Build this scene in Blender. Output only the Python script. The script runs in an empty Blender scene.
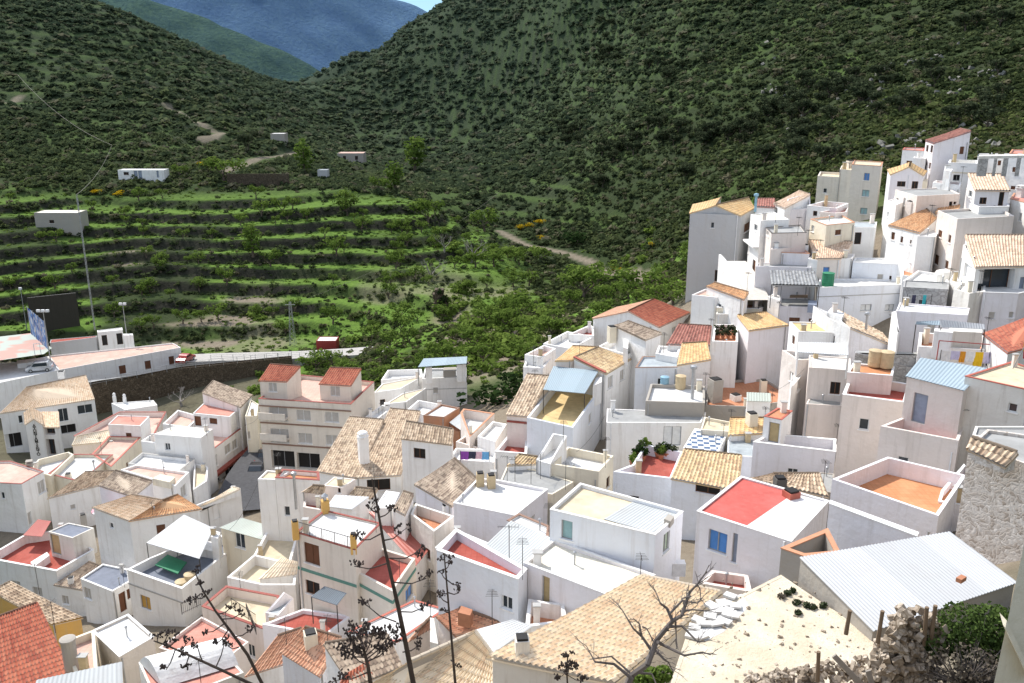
import bpy, bmesh, math, random
import numpy as np
from mathutils import Vector, Matrix
random.seed(7); rng = np.random.default_rng(7)
R = math.radians
SC = bpy.context.scene; COL = SC.collection
# ---------------------------------------------------------------- camera model (survey of the photograph)
F, PITCH, CZ = 900.0, R(16.4), 70.0
cP, sP = math.cos(PITCH), math.sin(PITCH)
def ray(u, v):
    a = (u-512)/F; b = (341.5-v)/F
    return (a, cP+b*sP, -sP+b*cP)
def at_y(u, v, Y):
    d = ray(u, v); t = Y/d[1]; return Vector((d[0]*t, Y, CZ+d[2]*t))
def at_z(u, v, z):
    d = ray(u, v); t = (z-CZ)/d[2]; return Vector((d[0]*t, d[1]*t, z))
cam = bpy.data.cameras.new('camera'); camo = bpy.data.objects.new('camera', cam); COL.objects.link(camo)
cam.sensor_width = 36; cam.lens = F/1024*36; cam.clip_end = 20000; cam.clip_start = 0.5
camo.location = (0, 0, CZ); camo.rotation_euler = (R(90)-PITCH, 0, 0); SC.camera = camo
SC.render.resolution_x = 1024; SC.render.resolution_y = 683
SC.view_settings.view_transform = 'Standard'; SC.view_settings.look = 'None'; SC.view_settings.exposure = 0
# ---------------------------------------------------------------- light
SUN_EL, SUN_AZ = R(50), R(-42)      # azimuth measured from +Y towards +X
world = bpy.data.worlds.new('World'); SC.world = world; world.use_nodes = True
nt = world.node_tree; bg = nt.nodes['Background']; sky = nt.nodes.new('ShaderNodeTexSky')
sky.sky_type = 'NISHITA'; sky.sun_disc = False; sky.sun_elevation = SUN_EL; sky.sun_rotation = SUN_AZ
sky.air_density = 1.0; sky.dust_density = 0.3; sky.ozone_density = 2.0; sky.altitude = 600
_n = nt.nodes.new; bw = _n('ShaderNodeRGBToBW'); mx = _n('ShaderNodeMix'); mx.data_type = 'RGBA'; mx.inputs[0].default_value = .72; tcw = _n('ShaderNodeTexCoord'); sz = _n('ShaderNodeSeparateXYZ'); rp_ = _n('ShaderNodeValToRGB'); ml = _n('ShaderNodeMix'); ml.data_type = 'RGBA'; ml.blend_type = 'MULTIPLY'; ml.inputs[0].default_value = 1
nt.links.new(sky.outputs[0], bw.inputs[0]); nt.links.new(sky.outputs[0], mx.inputs[6]); nt.links.new(bw.outputs[0], mx.inputs[7]); nt.links.new(tcw.outputs['Generated'], sz.inputs[0]); nt.links.new(sz.outputs[2], rp_.inputs[0])
rp_.color_ramp.elements[0].color = (.15, .23, .29, 1); rp_.color_ramp.elements[0].position = .13; rp_.color_ramp.elements[1].position = .42; rp_.color_ramp.elements[1].color = (1, 1, 1, 1)
nt.links.new(mx.outputs[2], ml.inputs[6]); nt.links.new(rp_.outputs[0], ml.inputs[7]); nt.links.new(ml.outputs[2], bg.inputs[0]); bg.inputs[1].default_value = 0.52
sl = bpy.data.lights.new('sun', 'SUN'); so = bpy.data.objects.new('sun', sl); COL.objects.link(so)
sl.energy = 5.0; sl.angle = R(0.5); sl.color = (1, .95, .87)
sv = Vector((math.sin(SUN_AZ)*math.cos(SUN_EL), math.cos(SUN_AZ)*math.cos(SUN_EL), math.sin(SUN_EL)))
so.rotation_euler = sv.to_track_quat('Z', 'Y').to_euler(); so.location = (-60, 60, 160)
# ---------------------------------------------------------------- materials
MATS = {}
def lin(c): return (c[0], c[1], c[2], 1)
class NT:
    def __init__(s, m): s.t = m.node_tree; s.n = s.t.nodes; s.l = s.t.links
    def add(s, k, **kw):
        x = s.n.new('ShaderNode'+k)
        for a, b in kw.items(): setattr(x, a, b)
        return x
    def link(s, a, b): s.l.new(a, b)
    def noise(s, vec, scale, detail=4, rough=.6):
        x = s.add('TexNoise'); x.inputs['Scale'].default_value = scale; x.inputs['Detail'].default_value = detail; x.inputs['Roughness'].default_value = rough
        if vec is not None: s.link(vec, x.inputs['Vector'])
        return x.outputs['Fac']
    def ramp(s, fac, a, b, ca, cb):
        x = s.add('ValToRGB'); e = x.color_ramp.elements
        e[0].position = a; e[1].position = b; e[0].color = lin(ca); e[1].color = lin(cb); s.link(fac, x.inputs[0]); return x.outputs[0]
    def mix(s, fac, a, b, mode='MIX'):
        x = s.add('Mix', data_type='RGBA', blend_type=mode)
        for i, q in ((0, fac), (6, a), (7, b)):
            if isinstance(q, (int, float)): x.inputs[i].default_value = q
            elif isinstance(q, tuple): x.inputs[i].default_value = lin(q)
            else: s.link(q, x.inputs[i])
        return x.outputs[2]
    def math(s, op, a, b=None):
        x = s.add('Math', operation=op)
        for i, q in ((0, a), (1, b)):
            if q is None: continue
            if isinstance(q, (int, float)): x.inputs[i].default_value = q
            else: s.link(q, x.inputs[i])
        return x.outputs[0]
    def scaled(s, vec, sc):
        x = s.add('Mapping'); x.inputs['Scale'].default_value = sc; s.link(vec, x.inputs['Vector']); return x.outputs[0]
def new_mat(name):
    m = bpy.data.materials.new(name); m.use_nodes = True; n = NT(m); b = n.n['Principled BSDF']
    b.inputs['Roughness'].default_value = .85; b.inputs['Specular IOR Level'].default_value = .25
    return m, n, b
def geo_pos(n): return n.add('NewGeometry').outputs['Position']
def bump(n, b, h, strength, dist):
    x = n.add('Bump'); x.inputs['Strength'].default_value = strength; x.inputs['Distance'].default_value = dist
    n.link(h, x.inputs['Height']); n.link(x.outputs[0], b.inputs['Normal'])
def plain(name, c, rough=.6, metal=0, spec=.3, var=.15):
    if name in MATS: return MATS[name]
    m, n, b = new_mat(name); p = geo_pos(n)
    f = n.noise(p, 3.0, 5)
    n.link(n.ramp(f, .3, .75, tuple(x*(1-var) for x in c), tuple(min(1, x*(1+var*.5)) for x in c)), b.inputs['Base Color'])
    b.inputs['Roughness'].default_value = rough; b.inputs['Metallic'].default_value = metal; b.inputs['Specular IOR Level'].default_value = spec
    MATS[name] = m; return m
def plaster(name, c, stain=(.42, .36, .29), amt=.5):
    m, n, b = new_mat(name); p = geo_pos(n)
    big = n.noise(p, .35, 5); fine = n.noise(p, 2.5, 6, .7)
    streak = n.noise(n.scaled(p, (2.2, 2.2, .16)), 1.0, 5, .65)
    oi = n.add('ObjectInfo').outputs['Random']
    col = n.mix(n.math('MULTIPLY', oi, .10), c, tuple(x*.8 for x in (c[0]*1.02, c[1]*.96, c[2]*.88)))
    col = n.mix(n.ramp(big, .42, .75, (0, 0, 0), (.35*amt,)*3), col, stain)
    col = n.mix(n.ramp(streak, .52, .80, (0, 0, 0), (amt,)*3), col, stain)
    col = n.mix(n.ramp(fine, .60, .85, (0, 0, 0), (.45*amt,)*3), col, tuple(x*.8 for x in stain))
    n.link(col, b.inputs['Base Color']); b.inputs['Roughness'].default_value = .92; b.inputs['Specular IOR Level'].default_value = .12
    und = n.noise(p, .8, 3); bump(n, b, n.math('ADD', n.math('MULTIPLY', fine, .25), und), .5, .22); MATS[name] = m; return m
W_ = lambda n, c, **k: plaster('wall_'+n, c, **k)
W_('white', (.88, .865, .84), amt=.50); W_('soot', (.055, .05, .04), stain=(.03, .03, .025)); W_('bluish', (.81, .83, .87), amt=.36); W_('cream', (.78, .71, .57)); W_('beige', (.74, .67, .58))
W_('rose', (.79, .71, .65), amt=.48); W_('grey', (.50, .50, .50), amt=.3); W_('cement', (.40, .37, .33), amt=.6); W_('ochre', (.66, .40, .12)); W_('terracotta', (.52, .25, .14))
W_('dirty', (.78, .75, .69), amt=.85); W_('lilac', (.83, .80, .82), amt=.42)
def floor_mat(name, c, tile=.33, grout=.75, amt=.35, dark=.55):
    m, n, b = new_mat('floor_'+name); p = geo_pos(n)
    br = n.add('TexBrick'); br.offset = 0; n.link(p, br.inputs['Vector']); br.inputs['Scale'].default_value = 1
    br.inputs['Brick Width'].default_value = tile; br.inputs['Row Height'].default_value = tile; br.inputs['Mortar Size'].default_value = .015
    br.inputs['Color1'].default_value = lin(c); br.inputs['Color2'].default_value = lin(tuple(x*.88 for x in c)); br.inputs['Mortar'].default_value = lin(tuple(x*(grout if name in ('red', 'terracotta', 'orange', 'pink', 'palered') else .95) for x in c))
    f = n.noise(p, .8, 6, .65); g = n.noise(p, 4, 5, .7)
    col = n.mix(n.ramp(f, .42, .72, (0, 0, 0), (amt*1.3,)*3), br.outputs[0], tuple(x*dark for x in c)); col = n.mix(n.ramp(n.noise(p, .35, 3), .5, .62, (0, 0, 0), (.3,)*3), col, tuple(min(.85, x*1.25+.05) for x in c))
    col = n.mix(n.ramp(g, .55, .85, (0, 0, 0), (amt,)*3), col, (.35, .3, .25))
    n.link(col, b.inputs['Base Color']); b.inputs['Roughness'].default_value = .9; b.inputs['Specular IOR Level'].default_value = .15
    bump(n, b, g, .3, .02); MATS['floor_'+name] = m
for a, c in dict(white=(.72, .71, .685), pink=(.66, .44, .36), red=(.40, .10, .075), terracotta=(.55, .25, .14), sand=(.66, .56, .40), grey=(.36, .36, .35),
                 slate=(.22, .24, .29), yellow=(.72, .53, .27), orange=(.60, .27, .13), palered=(.62, .28, .22), pale=(.80, .75, .63), zinc=(.40, .44, .46), redpaint=(.56, .13, .11)).items(): floor_mat(a, c)
def tile_mat(name, a, b_, c_, moss=.3, gr=1.0):
    m, n, b = new_mat('tile_'+name); uv = n.add('UVMap').outputs[0]
    sep = n.add('SeparateXYZ'); n.link(uv, sep.inputs[0])
    comb = n.add('CombineXYZ'); n.link(n.math('FLOOR', sep.outputs[0]), comb.inputs[0]); n.link(n.math('FLOOR', sep.outputs[1]), comb.inputs[1])
    wn = n.add('TexWhiteNoise', noise_dimensions='2D'); n.link(comb.outputs[0], wn.inputs['Vector'])
    col = n.mix(wn.outputs['Value'], a, b_)
    wn2 = n.add('TexWhiteNoise', noise_dimensions='3D'); ad = n.add('VectorMath', operation='ADD'); n.link(comb.outputs[0], ad.inputs[0]); ad.inputs[1].default_value = (13, 7, 5); n.link(ad.outputs[0], wn2.inputs['Vector'])
    col = n.mix(n.ramp(wn2.outputs['Value'], .62, .9, (0, 0, 0), (1, 1, 1)), col, c_)
    p = geo_pos(n); f = n.noise(p, 1.1, 6, .65); g = n.noise(p, 6, 5, .7)
    fr0 = n.math('FRACT', sep.outputs[1]); fx0 = n.math('ABSOLUTE', n.math('SUBTRACT', n.math('FRACT', sep.outputs[0]), .5)); dot = n.math('MULTIPLY', n.math('LESS_THAN', fr0, .26), n.math('GREATER_THAN', fx0, .27)); col = n.mix(n.math('MULTIPLY', dot, .25+.30*gr), col, (.16, .12, .10))  # shadow dots at the tile ends painted into the colour
    col = n.mix(n.ramp(f, .5, .75, (0, 0, 0), (moss,)*3), col, (.10, .09, .07))
    col = n.mix(n.ramp(g, .5, .8, (0, 0, 0), (moss,)*3), col, (.20, .17, .12))
    # lower ends of each tile collect dirt; groove shade painted along the sides
    fr = n.math('FRACT', sep.outputs[1]); col = n.mix(n.ramp(fr, .0, .14, (.38*gr,)*3, (0, 0, 0)), col, (.10, .07, .05))
    fx = n.math('ABSOLUTE', n.math('SUBTRACT', n.math('FRACT', sep.outputs[0]), .5)); col = n.mix(n.ramp(fx, .36, .5, (0, 0, 0), (.42*gr,)*3), col, (.10, .075, .05))
    n.link(col, b.inputs['Base Color']); bump(n, b, g, .4, .02); MATS['tile_'+name] = m
tile_mat('old', (.56, .42, .29), (.70, .56, .41), (.36, .26, .18), .42)
tile_mat('tan', (.76, .57, .39), (.82, .66, .49), (.66, .47, .31), .22, .8)
tile_mat('orange', (.62, .33, .16), (.68, .42, .23), (.50, .26, .13), .25)
tile_mat('ochre', (.70, .45, .20), (.74, .53, .28), (.58, .36, .17), .2)
tile_mat('red', (.50, .15, .09), (.56, .20, .12), (.40, .11, .07), .15)
tile_mat('maroon', (.34, .13, .10), (.42, .18, .14), (.24, .09, .07), .2)
tile_mat('brown', (.46, .36, .27), (.58, .47, .36), (.28, .21, .16), .5)
tile_mat('yellow', (.64, .46, .25), (.72, .56, .34), (.50, .34, .20), .25)
tile_mat('pale', (.90, .76, .57), (.93, .82, .65), (.86, .70, .52), .06, .30)
tile_mat('salmon', (.66, .35, .22), (.70, .42, .28), (.58, .30, .19), .15)
def metal_mat(name, c, rust=.15, rough=.45):
    m, n, b = new_mat('metal_'+name); p = geo_pos(n); f = n.noise(p, .9, 6, .65); uv = n.add('UVMap').outputs[0]
    sep = n.add('SeparateXYZ'); n.link(uv, sep.inputs[0])
    wn = n.add('TexWhiteNoise', noise_dimensions='1D'); n.link(n.math('FLOOR', n.math('DIVIDE', sep.outputs[0], 9.0)), wn.inputs['W'])
    col = n.mix(n.math('MULTIPLY', wn.outputs['Value'], .35), c, tuple(x*.62 for x in c))
    st = n.noise(n.scaled(uv, (.6, .08, 1)), 2, 4)
    col = n.mix(n.ramp(f, .5, .85, (0, 0, 0), (rust*2,)*3), col, (.33, .27, .21)); col = n.mix(n.ramp(st, .5, .8, (0, 0, 0), (rust*1.5,)*3), col, tuple(x*.6 for x in c))
    n.link(col, b.inputs['Base Color']); b.inputs['Roughness'].default_value = rough; b.inputs['Metallic'].default_value = .0; b.inputs['Specular IOR Level'].default_value = .4
    MATS['metal_'+name] = m
metal_mat('zinc', (.50, .52, .52), rough=.7); metal_mat('blue', (.33, .41, .46), .05, .7); metal_mat('white', (.62, .63, .63)); metal_mat('green', (.46, .50, .44)); metal_mat('dark', (.16, .19, .22), .05); metal_mat('red', (.44, .13, .10), .1)
metal_mat('tin', (.50, .51, .52), .16, .6)
for nm, c, r in (('glass', (.035, .045, .055), .12), ('dark', (.018, .016, .015), .6), ('brown', (.17, .07, .035), .6), ('green', (.12, .27, .22), .6), ('teal', (.34, .52, .52), .6), ('blue', (.10, .27, .62), .5),
                 ('greyblue', (.30, .34, .42), .6), ('tan', (.50, .38, .20), .6), ('shutter', (.52, .48, .43), .6), ('white', (.78, .78, .76), .6), ('ochre', (.55, .32, .08), .6), ('sage', (.45, .55, .42), .6)):
    plain('pane_'+nm, c, r, spec=.5 if nm == 'glass' else .3)
plain('frame_white', (.75, .75, .74)); plain('frame_brown', (.16, .075, .04)); plain('frame_grey', (.35, .35, .35)); plain('iron', (.06, .055, .05), .5, .3); plain('steel', (.42, .43, .44), .4, .5)
plain('cap_maroon', (.30, .075, .055)); plain('cap_red', (.46, .13, .09)); plain('cap_grey', (.42, .41, .39)); plain('cap_brown', (.28, .17, .12)); plain('cap_orange', (.58, .28, .16)); plain('cap_white', (.82, .81, .79)); plain('cap_dark', (.12, .11, .10))
plain('fibro', (.55, .43, .26)); plain('plastic_green', (.035, .22, .11)); plain('plastic_blue', (.25, .42, .52)); plain('plastic_white', (.78, .78, .78)); plain('clay', (.46, .20, .11)); plain('wood', (.20, .14, .09), .8); plain('wood_grey', (.30, .27, .24), .85)
# ---------------------------------------------------------------- object helpers
def link(name, me, parent=None):
    o = bpy.data.objects.new(name, me); COL.objects.link(o)
    if parent is not None: o.parent = parent
    return o
def tag(o, label=None, cat=None, group=None, kind=None):
    for k, v in (('label', label), ('category', cat), ('group', group), ('kind', kind)):
        if v: o[k] = v
    return o
def thing(name, label, cat, loc, group=None):
    o = link(name, None); o.location = loc; o.empty_display_size = .3; return tag(o, label, cat, group)
class MB:
    """collects world-space faces, then links them as one mesh under a parent"""
    def __init__(s): s.v = []; s.f = []; s.uv = []; s.mi = []
    def face(s, pts, uv=None, mi=0):
        k = len(s.v); s.v.extend([tuple(p) for p in pts]); s.f.append(tuple(range(k, k+len(pts)))); s.uv.append(uv); s.mi.append(mi)
    def box(s, c, sx, sy, sz, ax=None, mi=0):
        c = Vector(c); ax = ax or (Vector((1, 0, 0)), Vector((0, 1, 0)), Vector((0, 0, 1)))
        X, Y_, Z = ax[0]*sx/2, ax[1]*sy/2, ax[2]*sz/2
        P = [c+X*a+Y_*b+Z*d for d in (-1, 1) for b in (-1, 1) for a in (-1, 1)]
        for q in ((0, 2, 3, 1), (4, 5, 7, 6), (0, 1, 5, 4), (1, 3, 7, 5), (3, 2, 6, 7), (2, 0, 4, 6)): s.face([P[i] for i in q], mi=mi)
    def prism(s, ring_a, ring_b, cap=True, mi=0):
        n = len(ring_a)
        for i in range(n):
            j = (i+1) % n; s.face((ring_a[i], ring_a[j], ring_b[j], ring_b[i]), mi=mi)
        if cap: s.face(list(reversed(ring_a)), mi=mi); s.face(ring_b, mi=mi)
    def tube(s, a, b, r0, r1=None, n=6, cap=True, mi=0):
        a = Vector(a); b = Vector(b); r1 = r0 if r1 is None else r1; d = (b-a)
        if d.length < 1e-6: return
        d.normalize(); x = d.orthogonal().normalized(); y = d.cross(x)
        A = [a+(x*math.cos(t)+y*math.sin(t))*r0 for t in [2*math.pi*i/n for i in range(n)]]
        B = [b+(x*math.cos(t)+y*math.sin(t))*r1 for t in [2*math.pi*i/n for i in range(n)]]
        s.prism(A, B, cap, mi)
    def lathe(s, c, prof, n=14, mi=0):
        c = Vector(c); rings = [[c+Vector((r*math.cos(2*math.pi*i/n), r*math.sin(2*math.pi*i/n), z)) for i in range(n)] for r, z in prof]
        for A, B in zip(rings, rings[1:]): s.prism(A, B, False, mi)
        s.face(list(reversed(rings[0])), mi=mi); s.face(rings[-1], mi=mi)
    def build(s, name, mat, parent=None, smooth=False):
        off = world_loc(parent) if parent is not None else Vector((0, 0, 0))
        me = bpy.data.meshes.new(name); me.from_pydata([(a-off.x, b-off.y, c-off.z) for a, b, c in s.v], [], s.f)
        for m in (mat if isinstance(mat, (list, tuple)) else [mat]): me.materials.append(MATS[m] if isinstance(m, str) else m)
        if any(s.mi): me.polygons.foreach_set('material_index', s.mi)
        if any(u is not None for u in s.uv):
            l = me.uv_layers.new(name='UVMap'); fl = []
            for f, u in zip(s.f, s.uv): fl.extend([c for p in (u or [(0, 0)]*len(f)) for c in p])
            l.data.foreach_set('uv', fl)
        if smooth: me.polygons.foreach_set('use_smooth', [True]*len(me.polygons))
        me.update(); return link(name, me, parent)
def world_loc(o):
    p = Vector((0, 0, 0))
    while o is not None: p = p+o.location; o = o.parent
    return p
def copy_tree(o, parent=None):
    c = o.copy(); COL.objects.link(c); c.parent = parent
    for ch in list(o.children): copy_tree(ch, c)
    return c
def check_mat():
    m, n, b = new_mat('floor_check'); tc = geo_pos(n); r = n.add('VectorRotate', rotation_type='Z_AXIS'); r.inputs['Angle'].default_value = .15; n.link(tc, r.inputs[0])
    c = n.add('TexChecker'); c.inputs['Scale'].default_value = 2.0; n.link(r.outputs[0], c.inputs['Vector']); c.inputs['Color1'].default_value = lin((.75, .75, .75)); c.inputs['Color2'].default_value = lin((.10, .15, .24)); n.link(c.outputs[0], b.inputs['Base Color']); MATS['floor_check'] = m
    m, n, b = new_mat('floor_earth'); p = geo_pos(n); f = n.noise(p, .7, 6, .65); g = n.noise(p, 9, 5, .75); c = n.mix(n.ramp(f, .35, .7, (0, 0, 0), (1, 1, 1)), (.74, .66, .52), (.60, .50, .36)); c = n.mix(n.ramp(g, .52, .75, (0, 0, 0), (.7, .7, .7)), c, (.42, .34, .25)); n.link(c, b.inputs['Base Color']); b.inputs['Roughness'].default_value = 1; bump(n, b, g, .9, .06); MATS['floor_earth'] = m; MATS['wall_earth'] = m
check_mat(); tile_mat('hill', (.70, .51, .37), (.78, .61, .46), (.58, .41, .29), .2, .8); tile_mat('grey', (.30, .31, .32), (.38, .39, .39), (.22, .23, .24), .3); W_('shade', (.3, .3, .3))
# ---------------------------------------------------------------- terrain: one height function through surveyed ground points
ANCH_UVY = [ # u, v, Y of ground points read from the photograph
 (300,345,175),(60,345,172),(180,345,175),(280,200,235),(60,205,232),(150,182,252),(170,200,236),(420,200,245),(440,300,185),(430,250,213),(300,270,205),(100,270,203),
 (0,200,225),(-60,205,225),(0,90,330),(100,80,345),(0,10,395),(110,3,450),(200,50,500),(295,88,600),(200,120,330),(260,130,350),(320,150,330),
 (500,232,255),(560,262,215),(640,285,180),(540,320,160),(450,350,150),(350,352,160),(210,360,165),(400,345,158),(480,280,195),
 (450,180,330),(400,150,430),(340,112,580),(600,235,235),(690,205,200),(800,152,185),(900,130,165),(1000,128,150),(1100,125,150),
 (460,5,520),(400,30,560),(350,55,620),(560,60,430),(560,150,330),(500,130,420),(700,100,265),(700,0,340),(850,60,240),(1024,0,240),(1024,70,185),(850,-60,330),(600,-40,450),(760,180,190),(640,260,205),
 (420,170,360),(380,130,470),
]
ANCH_XYD = [] # X, Y, drop
for u, Y, d in [ # village ground: image column, distance, drop below the camera
 (640,30,25),(850,30,18.5),(985,36,17.5),(600,48,30.5),(690,45,26),(900,50,27),(920,60,25),(740,90,33),(620,95,36.5),(660,80,35),(830,82,27),(715,115,25.5),(850,128,22),(945,118,13.5),(1000,106,15.5),(1100,110,8),
 (960,92,23),(1010,82,24),(990,66,25),(880,75,26.5),(790,104,24),(560,105,35),(575,80,36),(440,115,40),(320,101,45),(372,112,43.5),(400,90,41.5),(500,65,35.5),(350,58,36),(190,72,44.5),(130,82,46.5),
 (200,105,49.5),(45,130,57),(20,95,50),(25,45,36),(120,52,38),(250,62,39),(300,45,33),(430,33,27),(380,50,33.5),(480,45,31),(250,105,46.5),(150,120,55),(60,150,56),(-80,130,55),(-100,90,48),(200,150,53),(-60,170,52),
 (0,30,30),(512,12,12),(900,12,10),(100,12,15),(1200,40,12),(1300,70,8),(780,70,29),(700,66,31.5),(590,66,35),(430,72,38.5),(300,75,41),(780,120,25),(660,120,37),(580,130,41),(500,130,41.5)]:
    ANCH_XYD.append(((u-512)/F*Y*1.0, Y, d))
GROUND_XYD = [(-58.6,95.7,49.8),(-54.8,123.4,53.5),(-54.1,100.5,51.0),(-52.9,114.7,53.0),(-52.1,108.9,52.4),(-49.2,95.4,50.4),(-44.8,80.0,51.9),(-43.8,101.7,50.2),(-43.8,111.6,51.5),(-41.7,88.7,48.2),(-39.2,100.8,49.5),(-39.1,95.1,49.2),(-38.5,114.7,50.4),(-38.0,109.9,49.9),(-37.9,75.3,50.4),(-36.3,80.8,46.6),(-34.3,56.6,41.8),(-34.0,110.7,48.7),(-31.3,86.6,48.2),(-31.0,48.4,40.4),(-30.4,74.2,47.7),(-25.8,46.1,39.5),(-23.4,52.6,42.0),(-23.4,104.3,45.2),(-22.7,74.1,44.6),(-19.6,60.0,43.7),(-18.1,43.3,37.0),(-18.1,71.7,43.7),(-17.7,67.9,43.8),(-17.2,89.7,44.3),(-16.3,103.9,44.6),(-15.4,111.9,43.9),(-15.0,117.8,44.3),(-14.6,52.6,41.7),(-13.5,107.7,44.0),(-12.9,90.4,44.3),(-12.7,70.0,39.3),(-12.0,46.6,39.0),(-10.8,57.8,40.1),(-10.5,101.6,43.2),(-10.2,65.5,39.6),(-9.0,115.4,43.4),(-8.3,83.0,40.0),(-8.1,97.4,42.1),(-7.8,41.8,35.4),(-7.2,51.3,39.1),(-5.2,94.0,42.0),(-4.3,65.4,38.0),(-3.5,57.3,37.0),(-3.1,43.8,34.6),(-3.1,86.7,41.7),(-2.2,31.5,29.1),(-0.4,37.6,30.8),(0.2,80.7,39.9),(1.1,49.5,31.5),(1.8,41.3,32.2),(3.0,68.8,36.3),(3.3,45.2,31.5),(3.5,84.7,38.4),(4.2,93.1,37.6),(4.4,32.0,26.9),(6.5,98.5,36.3),(8.8,25.6,22.6),(8.9,103.8,35.0),(10.7,91.4,36.6),(11.2,67.9,35.2),(12.1,38.0,28.0),(13.0,89.5,36.0),(13.2,77.5,35.0),(13.4,43.6,27.6),(14.9,29.9,23.3),(15.0,63.3,34.1),(15.1,102.5,33.3),(15.5,80.1,33.8),(16.6,37.6,24.6),(17.1,87.7,34.9),(18.7,72.4,34.7),(19.1,91.7,34.0),(20.2,59.3,33.0),(22.5,66.3,33.3),(23.3,61.4,32.6),(23.3,95.1,31.4),(23.6,39.6,21.7),(24.3,88.1,34.2),(25.5,74.3,32.3),(25.6,50.2,28.3),(27.1,78.6,30.8),(28.0,118.2,25.1),(28.7,66.9,29.5),(30.1,78.8,28.6),(30.3,106.2,24.4),(30.6,58.0,26.4),(31.1,100.7,25.9),(31.2,86.0,32.1),(31.8,96.3,27.6),(32.4,73.4,27.0),(33.5,113.6,23.8),(37.1,68.0,27.0),(37.7,110.0,22.2),(38.8,103.5,22.7),(39.0,87.9,25.9),(39.2,95.0,24.8),(39.5,80.4,25.3),(42.5,84.2,24.6),(44.7,82.1,24.1),(45.3,95.0,22.9),(46.8,102.6,20.7),(50.8,95.6,20.0),(52.3,98.4,19.4),(52.7,109.0,17.2),(52.8,117.1,17.1),(54.4,124.2,16.6),(60.6,115.2,14.6),(61.1,110.2,13.7)]   # ground level beneath the houses: X, Y, drop
ANCH_XYD = [q for q in ANCH_XYD if min(math.hypot(q[0]-a, q[1]-b) for a, b, _ in GROUND_XYD) > 9]+[q for q in GROUND_XYD if not (q[1] < 33 and 780 < 512+F*q[0]/q[1] < 1100)]+[(8.8,20,15.9),(10.5,23,16.6),(11.5,20,16.2),(9.3,17,14.5),(14,26,17.8),(13,22,16.5)]
ANCH_XYD += [(0,0,4),(-80,0,12),(80,0,4),(300,150,-60),(260,300,-110),(-330,150,30),(-420,400,-60),(-400,250,-10),(-300,650,30),(0,900,90),(-160,720,50),(-130,850,90),(300,700,-220),(200,500,-150),(-700,800,-60),(700,700,-250),(-900,100,20),(700,0,-20),(-150,1300,120),(-700,1500,100),(600,1500,60),(0,3000,150),(-1500,3000,150),(1500,3000,100)]
P_ANCH = np.array([tuple(at_y(u, v, Y)) for u, v, Y in ANCH_UVY] + [(x, y, CZ-d) for x, y, d in ANCH_XYD])
_c2 = 10.0**2
def _phi(d2): return np.sqrt(d2+_c2)
N_ANCH = len(P_ANCH); _A = np.zeros((N_ANCH+3, N_ANCH+3)); _D = ((P_ANCH[:, None, :2]-P_ANCH[None, :, :2])**2).sum(-1)
_A[:N_ANCH, :N_ANCH] = _phi(_D) - np.eye(N_ANCH)*1.2; _A[:N_ANCH, N_ANCH] = 1; _A[:N_ANCH, N_ANCH+1:] = P_ANCH[:, :2]; _A[N_ANCH:, :N_ANCH] = _A[:N_ANCH, N_ANCH:].T
W_ANCH = np.linalg.solve(_A, np.concatenate([P_ANCH[:, 2], np.zeros(3)]))
def T0(x, y):
    x = np.atleast_1d(np.asarray(x, float)); y = np.atleast_1d(np.asarray(y, float)); out = np.empty(x.size)
    xf, yf = x.ravel(), y.ravel()
    for i in range(0, x.size, 20000):
        d2 = (xf[i:i+20000, None]-P_ANCH[None, :, 0])**2+(yf[i:i+20000, None]-P_ANCH[None, :, 1])**2
        out[i:i+20000] = _phi(d2)@W_ANCH[:N_ANCH]+W_ANCH[N_ANCH]+W_ANCH[N_ANCH+1]*xf[i:i+20000]+W_ANCH[N_ANCH+2]*yf[i:i+20000]
    return out.reshape(x.shape)
def sstep(a, b, x): t = np.clip((x-a)/(b-a), 0, 1); return t*t*(3-2*t)
def vnoise(x, y, s, seed=0):
    """smooth value noise for arrays"""
    r = np.random.default_rng(seed).random((256, 256)); x = x/s+1000; y = y/s+1000
    i = np.floor(x).astype(int); j = np.floor(y).astype(int); fx = x-i; fy = y-j; fx = fx*fx*(3-2*fx); fy = fy*fy*(3-2*fy)
    g = lambda a, b: r[a % 256, b % 256]
    return (g(i, j)*(1-fx)+g(i+1, j)*fx)*(1-fy)+(g(i, j+1)*(1-fx)+g(i+1, j+1)*fx)*fy
def fbm(x, y, s, o=4, seed=0):
    t = 0; a = .5
    for k in range(o): t = t+a*vnoise(x, y, s/2**k, seed+k); a *= .5
    return t/(1-.5**o)
def terrace_mask(x, y):
    """1 on the stepped farmland of the left slope and the valley gardens"""
    u = 512+F*x/np.maximum(y, 1)
    xm = sstep(-150, -120, x)*(1-sstep(-6, 12, x+0.10*(y-200)))
    return xm*sstep(166, 172, y)*(1-sstep(238, 262, y-0.10*x))
STEP = 2.5
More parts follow.
